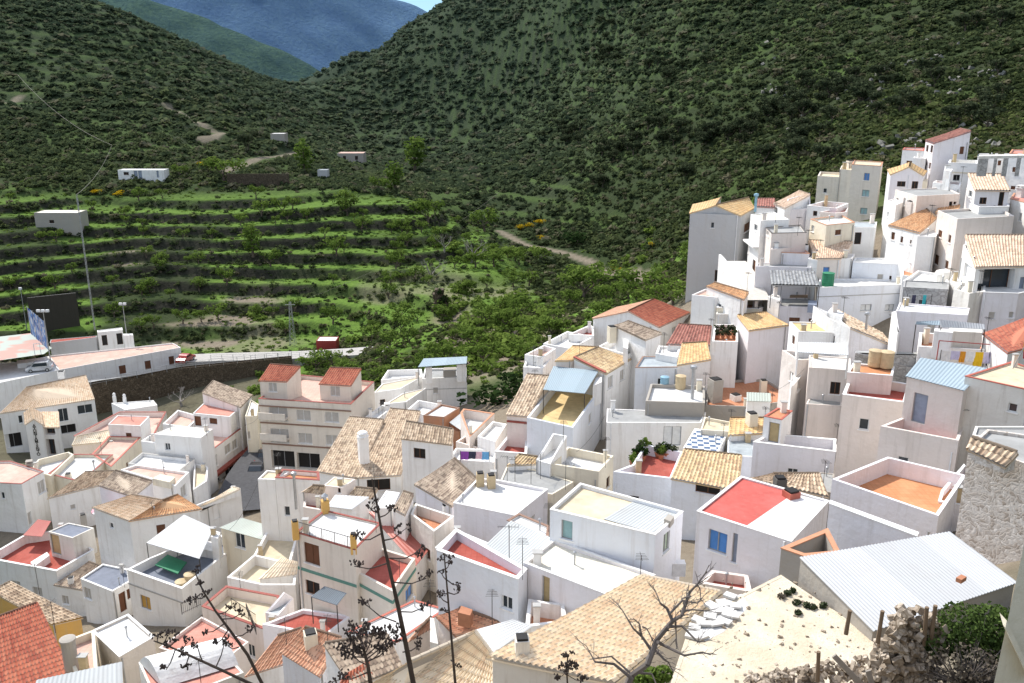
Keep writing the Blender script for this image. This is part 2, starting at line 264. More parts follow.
def T(x, y):
    z = T0(x, y); x = np.broadcast_to(np.asarray(x, float), z.shape); y = np.broadcast_to(np.asarray(y, float), z.shape)
    far = sstep(150, 260, y)
    z = z+far*(fbm(x, y, 60, 4, 3)-.5)*7*sstep(200, 400, y)+far*(fbm(x, y, 14, 3, 9)-.5)*2.0
    z = z+sstep(500, 900, y)*(fbm(x, y, 220, 5, 21)-.5)*20
    m = terrace_mask(x, y)
    zz = z+(fbm(x, y, 40, 3, 31)-.5)*3.0
    q = zz/STEP; k = np.floor(q); f = q-k
    zt = (k+np.clip((f-.58)/.30, 0, 1)*.92+f*.08)*STEP-(zz-z)
    # faint abandoned terraces on the slopes behind
    q2 = z/3.4; k2 = np.floor(q2); f2 = q2-k2; z2 = (k2+sstep(.4, 1, f2))*3.4
    m2 = sstep(262, 280, y)*(1-sstep(420, 520, y))*sstep(.40, .6, fbm(x, y, 70, 2, 77))*.8
    z = z*(1-m2)+z2*m2
    return z*(1-m)+zt*m
def Ts(x, y): return float(T(np.array([x]), np.array([y]))[0])
def ground(u, v, lo=20, hi=900):
    """where the line of sight through a surveyed image point meets the ground"""
    d = ray(u, v); Y = np.concatenate([np.arange(lo, 300, 1.0), np.arange(300, hi, 3.0)])
    x = d[0]/d[1]*Y; z = CZ+d[2]/d[1]*Y; g = z-T(x, Y); i = int(np.argmax(g < 0))
    if g[i] >= 0: return None
    a = max(i-1, 0); t = g[a]/(g[a]-g[i]+1e-9); y = Y[a]+(Y[i]-Y[a])*t; xx = d[0]/d[1]*y
    return Vector((xx, y, Ts(xx, y)))
# ---------------------------------------------------------------- ground sheet
def axis(fine0, fine1, step, lo, hi, gr=1.12):
    a = list(np.arange(fine0, fine1+.01, step)); s = step; x = a[-1]
    while x < hi: s *= gr; x += s; a.append(x)
    s = step; x = a[0]; b = []
    while x > lo: s *= gr; x -= s; b.append(x)
    return np.array(b[::-1]+a)
gx = axis(-165, 60, 1.15, -2600, 2600, 1.06); gy = axis(162, 275, .62, -60, 5200, 1.035)
GX, GY = np.meshgrid(gx, gy); GZ = T(GX.ravel(), GY.ravel()).reshape(GX.shape)
def polydist(x, y, pts):
    d = np.full(x.shape, 1e9)
    for (ax, ay), (bx, by) in zip(pts, pts[1:]):
        vx, vy = bx-ax, by-ay; t = np.clip(((x-ax)*vx+(y-ay)*vy)/(vx*vx+vy*vy+1e-9), 0, 1)
        d = np.minimum(d, np.hypot(x-ax-t*vx, y-ay-t*vy))
    return d
def trace(uv): return [p for p in (ground(u, v) for u, v in uv) if p is not None]
PATHS = dict(
 hill_track=trace([(168,106),(178,112),(190,120),(205,128),(222,133),(214,137),(200,139)]), low_track=trace([(225,172),(262,158),(300,152)]),
 river=trace([(500,231),(512,238),(530,246),(560,252),(590,262),(625,272),(650,278)]), ridge=trace([(5,103),(18,98)]))
def grid_mesh(name, X, Y, Z, cols=None):
    nr, nc = X.shape; me = bpy.data.meshes.new(name); V_ = np.stack([X, Y, Z], -1).reshape(-1, 3)
    i = np.arange(nr*nc).reshape(nr, nc); Q = np.stack([i[:-1, :-1], i[:-1, 1:], i[1:, 1:], i[1:, :-1]], -1).reshape(-1, 4)
    me.vertices.add(len(V_)); me.vertices.foreach_set('co', V_.astype(np.float32).ravel())
    me.loops.add(Q.size); me.loops.foreach_set('vertex_index', Q.astype(np.int32).ravel())
    me.polygons.add(len(Q)); me.polygons.foreach_set('loop_start', np.arange(0, Q.size, 4, dtype=np.int32)); me.polygons.foreach_set('loop_total', np.full(len(Q), 4, np.int32))
    if cols is not None:
        a = me.color_attributes.new('zone', 'FLOAT_COLOR', 'POINT'); a.data.foreach_set('color', cols.astype(np.float32).ravel())
    me.update(); me.validate(); return me
x, y, z = GX.ravel(), GY.ravel(), GZ.ravel()
sx = np.gradient(GZ, gx, axis=1); sy = np.gradient(GZ, gy, axis=0); slope = np.hypot(sx, sy).ravel()
tm = terrace_mask(x, y)
patch = fbm(x, y, 26, 4, 51)
grass = tm*(1-sstep(.35, .75, slope))*sstep(.26, .42, patch)
uu = 512+F*x/np.maximum(y, 1)
valley = (1-sstep(170, 215, y))*sstep(118, 128, y)*sstep(-70, -40, x)*(1-sstep(40, 60, x))
grass = np.maximum(grass, valley*sstep(.42, .56, fbm(x, y, 16, 3, 61)))
grass = np.maximum(grass, .35*sstep(.55, .7, fbm(x, y, 20, 4, 71))*(1-sstep(.5, .9, slope))*(1-sstep(240, 420, y)))
soil = np.maximum(valley*sstep(.54, .62, fbm(x, y, 22, 2, 81)), tm*(1-sstep(.3, .6, slope))*sstep(.74, .80, fbm(x, y, 30, 2, 83)))
for nm, w in (('hill_track', 1.7), ('low_track', 1.3), ('river', 1.2), ('ridge', 1.2)):
    d = polydist(x, y, [(p.x, p.y) for p in PATHS[nm]]) if len(PATHS[nm]) > 1 else np.full(x.shape, 1e9)
    soil = np.maximum(soil, (1-sstep(w*.7, w*1.5, d))*1.0); grass *= sstep(w, w*2, d)
soil = np.maximum(soil, (1-sstep(112, 120, y))*(1-sstep(560, 640, np.abs(512+F*x/np.maximum(y, 1)-512)))); grass *= sstep(112, 120, y)
f2g = (T0(x, y)/3.4) % 1; grass = np.maximum(grass, .30*(f2g < .36)*sstep(250, 270, y)*(1-sstep(420, 560, y)))
grass = np.where(((y < 163) & (x < -42)) | ((y < 178) & (x < -75)), 0, grass); soil = np.where((y < 166) & (y > 116) & (x < -42), .45, soil)
rock = np.maximum(tm*sstep(.55, .9, slope), .7*(1-tm)*sstep(.70, .82, fbm(x, y, 11, 4, 91)))
far = sstep(560, 1500, y)
me = grid_mesh('ground', GX, GY, GZ, np.stack([grass, soil, rock, far], 1))
m, n, b = new_mat('ground'); p = geo_pos(n)
at = n.add('Attribute', attribute_name='zone'); sp = n.add('SeparateColor'); n.link(at.outputs['Color'], sp.inputs[0])
n1 = n.noise(p, .12, 6, .65); n2 = n.noise(p, .9, 6, .7); n3 = n.noise(p, 5, 4, .7)
base = n.mix(n.ramp(n2, .35, .7, (0, 0, 0), (1, 1, 1)), (.028, .038, .016), (.052, .064, .030)); base = n.mix(n.ramp(n1, .4, .65, (0, 0, 0), (.8, .8, .8)), base, (.040, .060, .020))
gcol = n.mix(n.ramp(n2, .35, .7, (0, 0, 0), (1, 1, 1)), (.085, .15, .028), (.16, .26, .045)); gcol = n.mix(n.ramp(n3, .5, .8, (0, 0, 0), (.7, .7, .7)), gcol, (.06, .10, .02))
scol = n.mix(n2, (.16, .125, .09), (.30, .26, .20)); rcol = n.mix(n.ramp(n2, .3, .7, (0, 0, 0), (1, 1, 1)), (.014, .014, .010), (.050, .046, .034))
col = n.mix(sp.outputs[2], base, rcol); col = n.mix(sp.outputs[0], col, gcol); col = n.mix(sp.outputs[1], col, scol)
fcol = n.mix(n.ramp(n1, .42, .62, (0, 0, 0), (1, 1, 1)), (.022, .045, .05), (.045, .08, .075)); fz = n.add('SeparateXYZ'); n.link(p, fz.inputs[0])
fcol = n.mix(n.math('MULTIPLY', at.outputs['Alpha'], .8), fcol, (.045, .095, .19)); col = n.mix(n.math('MINIMUM', n.math('MULTIPLY', at.outputs['Alpha'], 3.0), 1.0), col, fcol)  # farthest ground coloured blue to imitate haze
hz = n.add('MapRange'); n.link(fz.outputs[1], hz.inputs[0]); hz.inputs[1].default_value = 150; hz.inputs[2].default_value = 600; hz.inputs[3].default_value = 0; hz.inputs[4].default_value = .6; col = n.mix(hz.outputs[0], col, (.048, .070, .052))  # haze painted into the ground colour, growing with distance
n.link(col, b.inputs['Base Color']); b.inputs['Roughness'].default_value = 1; b.inputs['Specular IOR Level'].default_value = .05
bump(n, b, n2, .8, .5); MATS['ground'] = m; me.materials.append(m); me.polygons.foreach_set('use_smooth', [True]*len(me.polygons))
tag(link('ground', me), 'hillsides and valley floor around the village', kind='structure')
# ---------------------------------------------------------------- house builder
SHEET = dict(A=(0,340,3.938),B=(240,340,3.938),C=(480,340,3.938),D=(720,340,3.368),E=(0,510,3.938),F=(240,510,3.938),G=(480,510,3.938),H=(720,490,3.368),
 I=(680,120,5.942),J=(852,120,5.942),K=(680,230,5.942),L=(852,230,5.942),M=(508,280,5.12),N=(390,430,5.12),O=(190,550,5.12),P=(180,460,5.12),Q=(350,550,5.12),
 R=(640,330,5.12),S=(824,300,5.12),U=(0,360,6.827),V=(0,280,5.12),X=(0,100,2.733),Y=(340,120,2.733),Z=(0,0,1))
def parse(spec):
    """survey notes: 'B 70,228 437,252,1.5@90' -> [(u, v, rise above the eaves, distance)]"""
    out = []; s = None
    for t in spec.split():
        if t in SHEET: s = SHEET[t]; continue
        t, _, Y = t.partition('@'); q = [float(c) for c in t.split(',')]
        out.append((s[0]+q[0]/s[2], s[1]+q[1]/s[2], q[2] if len(q) > 2 else 0.0, float(Y) if Y else None))
    return out
def inset(poly, t):
    n = len(poly); ar = sum(poly[i].x*poly[(i+1) % n].y-poly[(i+1) % n].x*poly[i].y for i in range(n)); sg = 1 if ar > 0 else -1; out = []
    for i in range(n):
        a, b, c = poly[i-1], poly[i], poly[(i+1) % n]
        d1 = (b-a).normalized(); d2 = (c-b).normalized(); n1 = Vector((-d1.y, d1.x))*sg; n2 = Vector((-d2.y, d2.x))*sg
        k = 1+n1.dot(n2); out.append(b+(n1+n2)*t/max(k, .35))
    return out
def tile_face(mb, A, B, Cc, Dd, w=.25, course=.38, amp=.055, near=True, over=.12, step=.022, metal=False):
    """ribbed roof sheet: A-B eave, D-C upper edge"""
    A, B, Cc, Dd = (Vector(q) for q in (A, B, Cc, Dd))
    up = ((Dd+Cc)-(A+B)).normalized(); al = (B-A).normalized()
    al2 = (Cc-Dd).normalized() if (Cc-Dd).length > .05 else al
    A = A-up*over-al*over*.6; B = B-up*over+al*over*.6
    if (Cc-Dd).length > .05: Dd = Dd-al2*over*.6; Cc = Cc+al2*over*.6
    nrm = (B-A).cross(((Dd+Cc)-(A+B))).normalized()
    if nrm.z < 0: nrm = -nrm
    L = max((B-A).length, (Cc-Dd).length); S = ((Dd+Cc)-(A+B)).length/2
    nc = max(2, round(L/w)); k = 6 if near else 4
    nv = max(1, round(S/course)) if not metal else 1
    prof = [amp*1.35*(.5-.5*math.cos(2*math.pi*i/k)) for i in range(k)]
    rows = []
    for j in range(nv): rows += [(j/nv, (step if amp < .07 else .05) if not metal else 0, j+.02), ((j+1)/nv, 0, j+.98)] if near and not metal else [(j/nv, 0, j+.02), ((j+1)/nv, 0, j+.98)][:2 if j == nv-1 else 1]
    base = len(mb.v); NU = nc*k+1
    jit = [random.uniform(-1, 1)*(.012 if near and not metal else 0) for _ in range(nc+1)]
    for t, h, vv in rows:
        a = A.lerp(Dd, t); b = B.lerp(Cc, t)
        sag = -.05*math.sin(math.pi*t) if not metal else 0
        for i in range(NU):
            q = a.lerp(b, i/(NU-1)) + nrm*(prof[i % k]+h+.03+jit[i//k]+sag); mb.v.append((q.x, q.y, q.z))
    uvn = [[(i/k+.5, vv) for i in range(NU)] for _, _, vv in rows]
    for r in range(len(rows)-1):
        for i in range(NU-1):
            q = base+r*NU+i; mb.f.append((q, q+1, q+NU+1, q+NU)); m_ = .001
            mb.uv.append([(uvn[r][i][0]+m_, uvn[r][i][1]), (uvn[r][i+1][0]-m_, uvn[r][i][1]), (uvn[r][i+1][0]-m_, uvn[r+1][i][1]), (uvn[r][i][0]+m_, uvn[r+1][i][1])]); mb.mi.append(0)
    th = .09 if not metal else .025; d = nrm*(.028); e = nrm*(.028-th)
    d = nrm*(-.045 if not metal else .028); e = d-nrm*th
    tops = [A+d, B+d, Cc+d, Dd+d]; bots = [A+e, B+e, Cc+e, Dd+e]
    u0 = [(.5, .5)]*4
    for i in range(4):
        j = (i+1) % 4
        if (tops[i]-tops[j]).length > .05: mb.face((bots[i], bots[j], tops[j], tops[i]), u0)
    mb.face(list(reversed(bots)), u0)
PANE = dict(g='glass', k='dark', b='brown', n='green', t='teal', l='blue', y='greyblue', a='tan', s='shutter', w='white', o='ochre', e='sage')
class Vol: pass
AUX = random.Random(3)
def cat_house(o): return o.get('category') == 'house'
ALLV = []
HOUSES = []; VOLS = []
def house(name, label, cat='house', group=None):
    h = thing(name, label, cat, (0, 0, 0), group); h['_new'] = 1; HOUSES.append(h); return h
def vol(root, spec, Y=None, z=None, kind='flat', par=.5, floor='white', cap=None, wall='white', wins='', base=None, depth=None, th=.2, tile=None, w=.25, faces=None, name='wall', over=.12, amp=.055, caph=.06, ridge=True, nofl=False, ledge=None):
    P = parse(spec); v = Vol()
    if z is None:
        z = at_y(P[0][0], P[0][1], Y).z - P[0][2]
    pts = []
    for (u, vv, dz, YY) in P:
        if YY is not None: q = at_y(u, vv, YY); pts.append(Vector((q.x, q.y, z+dz)))
        else: pts.append(at_z(u, vv, z+dz))
    if depth is not None:
        d = (pts[1]-pts[0]); d.z = 0; nn = Vector((-d.y, d.x, 0)).normalized()
        if nn.y < 0 and abs(nn.y) > .05: nn = -nn
        if isinstance(depth, tuple): nn = Vector((depth[0], depth[1], 0)); depth = 1
        dz = (P[1][2] if len(P) > 1 else 0)
        pts = [pts[0], pts[1], pts[1]+nn*depth, pts[0]+nn*depth]
    elif len(pts) == 3: pts.append(pts[0]+pts[2]-pts[1])
    n = len(pts); poly = [Vector((p.x, p.y)) for p in pts]; v.pts, v.z, v.poly = pts, z, poly
    cen = sum(poly, Vector((0, 0)))/n
    if base is None: zb = min(Ts(p.x, p.y) for p in poly)-.5
    else: zb = base
    zb = min(zb, z-.3); v.base = zb
    if '_new' in root:
        del root['_new']; root.location = (cen.x, cen.y, zb)
    v.h = z-zb; v.root = root; VOLS.append((z, base is None, cen, root["label"], name))
    ar = sum(poly[i].x*poly[(i+1) % n].y-poly[(i+1) % n].x*poly[i].y for i in range(n)); sg = 1 if ar > 0 else -1
    # windows sorted per wall
    blank = []
    if not wins and z-zb > 4.2 and cen.y > 34 and cat_house(root):
        for e in range(n):
            d = poly[(e+1) % n]-poly[e]; nrm = Vector((d.y, -d.x))*sg
            if d.length > 3.0 and nrm.normalized().dot(Vector((-cen.x, -cen.y)).normalized()) > .25 and AUX.random() < .8: blank.append(e)
    per = {}; s = None; cur = None; sheet = None
    for t in wins.split():
        if t in SHEET: sheet = SHEET[t]; continue
        if ':' in t: e, st = t.split(':'); cur = (int(e), st); continue
        q = [float(c) for c in t.split(',')]; e, st = cur
        a = poly[e]; bq = poly[(e+1) % n]; d = (bq-a); L = d.length; d = d/L; nrm = Vector((d.y, -d.x))*sg
        def hit(px, py):
            u = sheet[0]+px/sheet[2]; vv = sheet[1]+py/sheet[2]; r = ray(u, vv); den = r[0]*nrm.x+r[1]*nrm.y
            tt = (a.x*nrm.x+a.y*nrm.y)/den; return (r[0]*tt-a.x)*d.x+(r[1]*tt-a.y)*d.y, CZ+r[2]*tt
        mx, my = (q[0]+q[2])/2, (q[1]+q[3])/2
        a0, _ = hit(q[0], my); a1, _ = hit(q[2], my); _, z1 = hit(mx, q[1]); _, z0 = hit(mx, q[3])
        a0, a1 = sorted((a0, a1)); z0, z1 = sorted((z0, z1))
        a0 = max(.12, a0); a1 = min(L-.12, a1); z0 = max(zb+.05, z0)
        zt_ = min(pts[e].z, pts[(e+1) % n].z)-.06; z1 = min(z1, zt_)
        if a1-a0 < .15 or z1-z0 < .15: print('WIN?', root['label'], cur, q, round(a0, 2), round(a1, 2), round(z0, 2), round(z1, 2), round(L, 2)); continue
        ok = all(not (a0 < o[1]+.05 and a1 > o[0]-.05 and z0 < o[3]+.05 and z1 > o[2]-.05) for o in per.get(e, []))
        if ok: per.setdefault(e, []).append((a0, a1, z0, z1, st, d, nrm))
        else: print('WIN overlap', root['label'], cur, q)
    for e in blank:
        a = poly[e]; d = (poly[(e+1) % n]-a); L = d.length; d = d/L; zt_ = min(pts[e].z, pts[(e+1) % n].z); c = AUX.uniform(.25, .75)*L
        w_, h_ = AUX.choice([(.7, .9), (.8, 1.1), (.55, .6)]); per.setdefault(e, []).append((c-w_/2, c+w_/2, zt_-par-1.0-h_, zt_-par-1.0, AUX.choice('gksb'), d, Vector((d.y, -d.x))*sg))
    mb = MB(); wl = []
    for e in range(n):
        p, q = pts[e], pts[(e+1) % n]; d = poly[(e+1) % n]-poly[e]; L = d.length
        if L < 1e-3: continue
        d = d/L; nrm = Vector((d.y, -d.x))*sg; W = per.get(e, []); zt = min(p.z, q.z)
        P3 = lambda a, zz, off=0: (p.x+d.x*a+nrm.x*off, p.y+d.y*a+nrm.y*off, zz)
        As = sorted({0, L, *[o[0] for o in W], *[o[1] for o in W]}); Zs = sorted({zb, zt, *[o[2] for o in W], *[o[3] for o in W]})
        for a0, a1 in zip(As, As[1:]):
            for z0, z1 in zip(Zs, Zs[1:]):
                am, zm = (a0+a1)/2, (z0+z1)/2
                if any(o[0] < am < o[1] and o[2] < zm < o[3] for o in W): continue
                mb.face((P3(a0, z0), P3(a1, z0), P3(a1, z1), P3(a0, z1)))
        if abs(p.z-q.z) > .01:
            mb.face((P3(0, zt), P3(L, zt), P3(L, q.z)) if q.z > p.z else (P3(0, zt), P3(L, zt), P3(0, p.z)))
        for a0, a1, z0, z1, st, dd, nn in W:
            r = -.55 if st[0] in 'K' else (-.9 if st[0] == 'B' else -.16)
            mb.face((P3(a0, z0), P3(a0, z1), P3(a0, z1, r), P3(a0, z0, r))); mb.face((P3(a1, z0), P3(a1, z1), P3(a1, z1, r), P3(a1, z0, r)))
            mb.face((P3(a0, z0), P3(a1, z0), P3(a1, z0, r), P3(a0, z0, r))); mb.face((P3(a0, z1), P3(a1, z1), P3(a1, z1, r), P3(a0, z1, r)))
            isdoor = len(st) > 1 and st[1] == 'd'; c = st[0]
            fr = MB(); f = .06 if (a1-a0) > .5 else .035; ro = r+.02
            for (b0, b1, y0, y1) in ((a0, a0+f, z0, z1), (a1-f, a1, z0, z1), (a0+f, a1-f, z1-f, z1), (a0+f, a1-f, z0, z0+f)) + (((((a0+a1)/2-f/2), ((a0+a1)/2+f/2), z0+f, z1-f),) if (a1-a0) > .7 and not isdoor else ()):
                A_ = [P3(b0, y0, ro+.05), P3(b1, y0, ro+.05), P3(b1, y1, ro+.05), P3(b0, y1, ro+.05)]; B_ = [P3(b0, y0, ro), P3(b1, y0, ro), P3(b1, y1, ro), P3(b0, y1, ro)]
                fr.prism(B_, A_)
            fcol = {'b': 'frame_brown', 'k': 'frame_brown', 'K': 'frame_grey', 'B': 'frame_brown', 'g': 'frame_white', 's': 'frame_white'}.get(c, 'frame_grey')
            pc = {'K': 'dark', 'B': 'glass'}.get(c) or PANE[c]
            fo = fr.build('door' if isdoor else 'window', fcol, root)
            pn = MB(); pn.face((P3(a0, z0, r), P3(a1, z0, r), P3(a1, z1, r), P3(a0, z1, r)))
            if c in 'bntlyasweo' and not isdoor:
                k = max(3, int((z1-z0)/.12))
                for i in range(k):
                    y0 = z0+f+(z1-z0-2*f)*i/k; y1 = y0+(z1-z0-2*f)/k*.8
                    pn.face((P3(a0+f, y0, r+.035), P3(a1-f, y0, r+.035), P3(a1-f, y1, r+.012), P3(a0+f, y1, r+.012)))
            pn.build('door_leaf' if isdoor else ('shutter' if c in 'bntlyaseo' else 'pane'), 'pane_'+pc, fo)
            if not isdoor and c not in 'KB' and z0-zb > 1:
                sl_ = MB(); A_ = [P3(a0-.08, z0-.07), P3(a1+.08, z0-.07), P3(a1+.08, z0-.002), P3(a0-.08, z0-.002)]; B_ = [P3(a0-.08, z0-.07, .08), P3(a1+.08, z0-.07, .08), P3(a1+.08, z0-.002, .08), P3(a0-.08, z0-.002, .08)]
                sl_.prism(A_, B_); sl_.build('sill', 'wall_'+('white' if wall not in MATS else wall), fo)
    if kind == 'flat':
        th = .13 if par < .3 else th
        inn = inset(poly, th); zf = z-par; v.zf = zf
        for i in range(n):
            j = (i+1) % n
            mb.face([(poly[i].x, poly[i].y, pts[i].z), (poly[j].x, poly[j].y, pts[j].z), (inn[j].x, inn[j].y, pts[j].z), (inn[i].x, inn[i].y, pts[i].z)])
            mb.face([(inn[i].x, inn[i].y, pts[i].z), (inn[j].x, inn[j].y, pts[j].z), (inn[j].x, inn[j].y, zf-.1), (inn[i].x, inn[i].y, zf-.1)])
        fl = MB(); fl.face([(q.x, q.y, zf) for q in inset(poly, th-.004)]); ro = fl.build('roof_terrace' if par > .3 else 'roof', 'floor_'+floor, root)
        if cap:
            o_ = inset(poly, -.025); i_ = inset(poly, th+.02); cm = MB()
            for i in range(n):
                j = (i+1) % n; lo, hi = .006, caph
                q = lambda V_, k, dz: (V_[k].x, V_[k].y, pts[k].z+dz)
                cm.face((q(o_, i, hi), q(o_, j, hi), q(i_, j, hi), q(i_, i, hi))); cm.face((q(o_, i, lo), q(o_, j, lo), q(o_, j, hi), q(o_, i, hi)))
                cm.face((q(i_, i, lo), q(i_, j, lo), q(i_, j, hi), q(i_, i, hi))); cm.face((q(o_, i, lo), q(o_, j, lo), q(i_, j, lo), q(i_, i, lo)))
            cm.build('coping', 'cap_'+cap, root)
    elif kind in ('tile', 'metal'):
        rm = MB(); fcs = faces or ([(0, 1, 2, 3)] if n == 4 else [(0, 1, 2, 5), (4, 3, 2, 5)])
        Yd = cen.y
        for f in fcs:
            a, b_, c, d_ = (pts[i] for i in f)
            tile_face(rm, a, b_, c, d_, w=w, near=Yd < 62, metal=kind == 'metal', over=over, amp=amp if kind == 'tile' else .022)
        ro = rm.build('roof', ('tile_' if kind == 'tile' else 'metal_')+(tile or 'tan'), root, smooth=False)
        if kind == 'tile' and ridge:
            rd = MB()
            for f in fcs:
                c, d_ = pts[f[2]], pts[f[3]]
                if (c-d_).length > .3:
                    k = max(1, int((c-d_).length/.42)); up = Vector((0, 0, .04))
                    for i in range(k): rd.tube(d_.lerp(c, i/k)+up, d_.lerp(c, (i+.98)/k)+up, .11, .095, 8)
            if rd.v: rd.build('ridge_tile', 'tile_'+(tile or 'tan'), ro)
        v.zf = z; v.roof = ro
    if ledge:   # projecting string courses / balcony slabs: (edge, z offset below top, height, projection, material)
        for e, dz, hh, pr, mt, nm in ledge:
            p, q = pts[e], pts[(e+1) % n]; d = (poly[(e+1) % n]-poly[e]).normalized(); nrm = Vector((d.y, -d.x))*sg; L = (poly[(e+1) % n]-poly[e]).length
            P3 = lambda a, zz, off: (p.x+d.x*a+nrm.x*off, p.y+d.y*a+nrm.y*off, zz); lb = MB(); zz = z-dz
            A_ = [P3(0, zz-hh, .003), P3(L, zz-hh, .003), P3(L, zz, .003), P3(0, zz, .003)]; B_ = [P3(0, zz-hh, pr), P3(L, zz-hh, pr), P3(L, zz, pr), P3(0, zz, pr)]
            lb.prism(A_, B_); lb.build(nm, mt, root)
    if cat_house(root) and z-zb > 4 and cen.y > 36 and base is None and AUX.random() < .5:
        e = max(range(n), key=lambda i: (poly[(i+1) % n]-poly[i]).normalized().cross(Vector((0, 0)) if 0 else Vector((1, 0)))*0+(Vector(((poly[(i+1) % n]-poly[i]).y, -(poly[(i+1) % n]-poly[i]).x))*sg).normalized().dot(Vector((-cen.x, -cen.y)).normalized()))
        a, bq = poly[e], poly[(e+1) % n]; d = (bq-a).normalized(); nn = Vector((d.y, -d.x))*sg*.07; c = a.lerp(bq, AUX.choice([.05, .94])); q = MB(); zt_ = min(pts[e].z, pts[(e+1) % n].z)-(par if kind == 'flat' else .05)
        q.tube((c.x+nn.x, c.y+nn.y, zb), (c.x+nn.x, c.y+nn.y, zt_), .05, n=6); q.build('drain_pipe', AUX.choice(['steel', 'plastic_white', 'cap_grey']), root)
    if cat_house(root) and base is None and kind in ('flat', 'tile') and cen.y > 40 and AUX.random() < .30:
        q = MB(); t_ = AUX.uniform(.2, .8); c = poly[1].lerp(poly[2], t_); hh = AUX.uniform(1.4, 2.4); zz = max(pts[1].z, pts[2].z); q.tube((c.x, c.y, zz-.3), (c.x, c.y, zz+hh), .02, n=5)
        for i in range(5): q.tube((c.x-.35+.03*i, c.y+.15*i-.3, zz+hh-.08), (c.x+.35-.03*i, c.y+.15*i-.3, zz+hh-.08), .010, n=4)
        q.tube((c.x, c.y-.4, zz+hh-.08), (c.x, c.y+.5, zz+hh-.08), .014, n=4); q.build('antenna', 'iron', root)
    if cat_house(root) and kind == 'flat' and par < 1.2 and cen.y > 36:
        ins = inset(poly, .55)
        if AUX.random() < .45:
            c = ins[AUX.randrange(n)]; q = MB(); hh = AUX.uniform(.5, 1.0)+par; w_ = AUX.uniform(.3, .45); q.box((c.x, c.y, zf+hh/2-.05), w_, w_*.8, hh+.1); o_ = q.build('chimney', AUX.choice(['wall_white', 'wall_cream', 'wall_rose', 'fibro']), root); q = MB(); q.box((c.x, c.y, zf+hh+.035), w_*1.3, w_*1.1, .05); q.build('chimney_cap', 'cap_grey', o_)
        if AUX.random() < .35:
            c = ins[AUX.randrange(n)].lerp(ins[AUX.randrange(n)], .4); q = MB(); q.tube((c.x, c.y, zf-.05), (c.x, c.y, zf+.7), .05, n=7); q.lathe((c.x, c.y, zf+.66), [(.09, 0), (.1, .1), (.03, .16)], 8); q.build('vent_pipe', 'steel', root)
    ALLV.append(v); v.wallo = mb.build(name, 'wall_'+wall, root); v.n = n
    return v
def spot(v, spec, z=None):
    u, vv, dz, YY = parse(spec)[0]
    return at_z(u, vv, (v.zf if z is None else z)+dz)
def chim(v, spec, w=.5, h=1.1, style='pot', mat='wall_white', z=None, name='chimney'):
    p = spot(v, spec, z); m = MB(); rz = random.uniform(0, .5)
    ax = (Vector((math.cos(rz), math.sin(rz), 0)), Vector((-math.sin(rz), math.cos(rz), 0)), Vector((0, 0, 1)))
    m.box((p.x, p.y, p.z+h/2-.2), w, w, h+.4, ax); o = m.build(name, mat, v.root); c = MB()
    if style == 'pot':
        c.box((p.x, p.y, p.z+h+.03), w*1.25, w*1.25, .06, ax)
        for a in (-1, 1):
            for b_ in (-1, 1): q = ax[0]*a*w*.36+ax[1]*b_*w*.36; c.box((p.x+q.x, p.y+q.y, p.z+h+.15), w*.2, w*.2, .18, ax)
        c.box((p.x, p.y, p.z+h+.28), w*1.2, w*1.2, .07, ax); c.build('chimney_cap', mat, o)
    elif style == 'dome':
        c.lathe((p.x, p.y, p.z+h), [(w*.62, 0), (w*.64, .12), (w*.5, .2), (w*.5, .38), (w*.56, .42), (w*.42, .58), (w*.12, .68)], 10); c.build('chimney_cap', mat, o)
    elif style == 'open':
        c.box((p.x, p.y, p.z+h+.05), w*.8, w*.8, .1, ax); c.build('flue', 'pane_dark', o)
    elif style == 'tin':
        c.tube((p.x, p.y, p.z+h), (p.x, p.y, p.z+h+.35), w*.25, n=8); c.lathe((p.x, p.y, p.z+h+.33), [(w*.5, 0), (w*.5, .05), (.04, .25)], 10); c.build('cowl', 'steel', o)
    return o
def pipe(v, spec, h=2.0, r=.07, z=None, mat='steel', head=True):
    p = spot(v, spec, z); m = MB(); m.tube((p.x, p.y, p.z-.1), (p.x, p.y, p.z+h), r, n=8)
    if head: m.lathe((p.x, p.y, p.z+h-.02), [(r*1.9, 0), (r*2.1, .12), (r*1.9, .26), (r*.5, .34)], 8)
    return m.build('flue_pipe', mat, v.root)
def antenna(v, spec, h=2.2, z=None):
    p = spot(v, spec, z); m = MB(); m.tube((p.x, p.y, p.z-.1), (p.x, p.y, p.z+h), .022, n=5); a = random.uniform(0, 6.28); d = Vector((math.cos(a), math.sin(a), 0)); e = Vector((-d.y, d.x, 0)); t = Vector((p.x, p.y, p.z+h-.1))
    m.tube(t-d*.55, t+d*.65, .014, n=4)
    for i in range(7): c = t+d*(-.5+i*.18); m.tube(c-e*(.34-.03*i), c+e*(.34-.03*i), .010, n=4)
    return m.build('antenna', 'iron', v.root)
def acunit(v, spec, z=None, ax=None, s=(.8, .3, .6)):
    p = spot(v, spec, z); m = MB(); m.box((p.x, p.y, p.z+.35), *s); o = m.build('air_conditioner', 'plastic_white', v.root); g = MB(); g.lathe((0, 0, 0), [(.2, 0), (.2, .02)], 12)
    g.v = [(p.x+a, p.y-s[1]/2-c-.005, p.z+.35+b_) for a, b_, c in g.v]; g.build('fan_grille', 'iron', o); return o
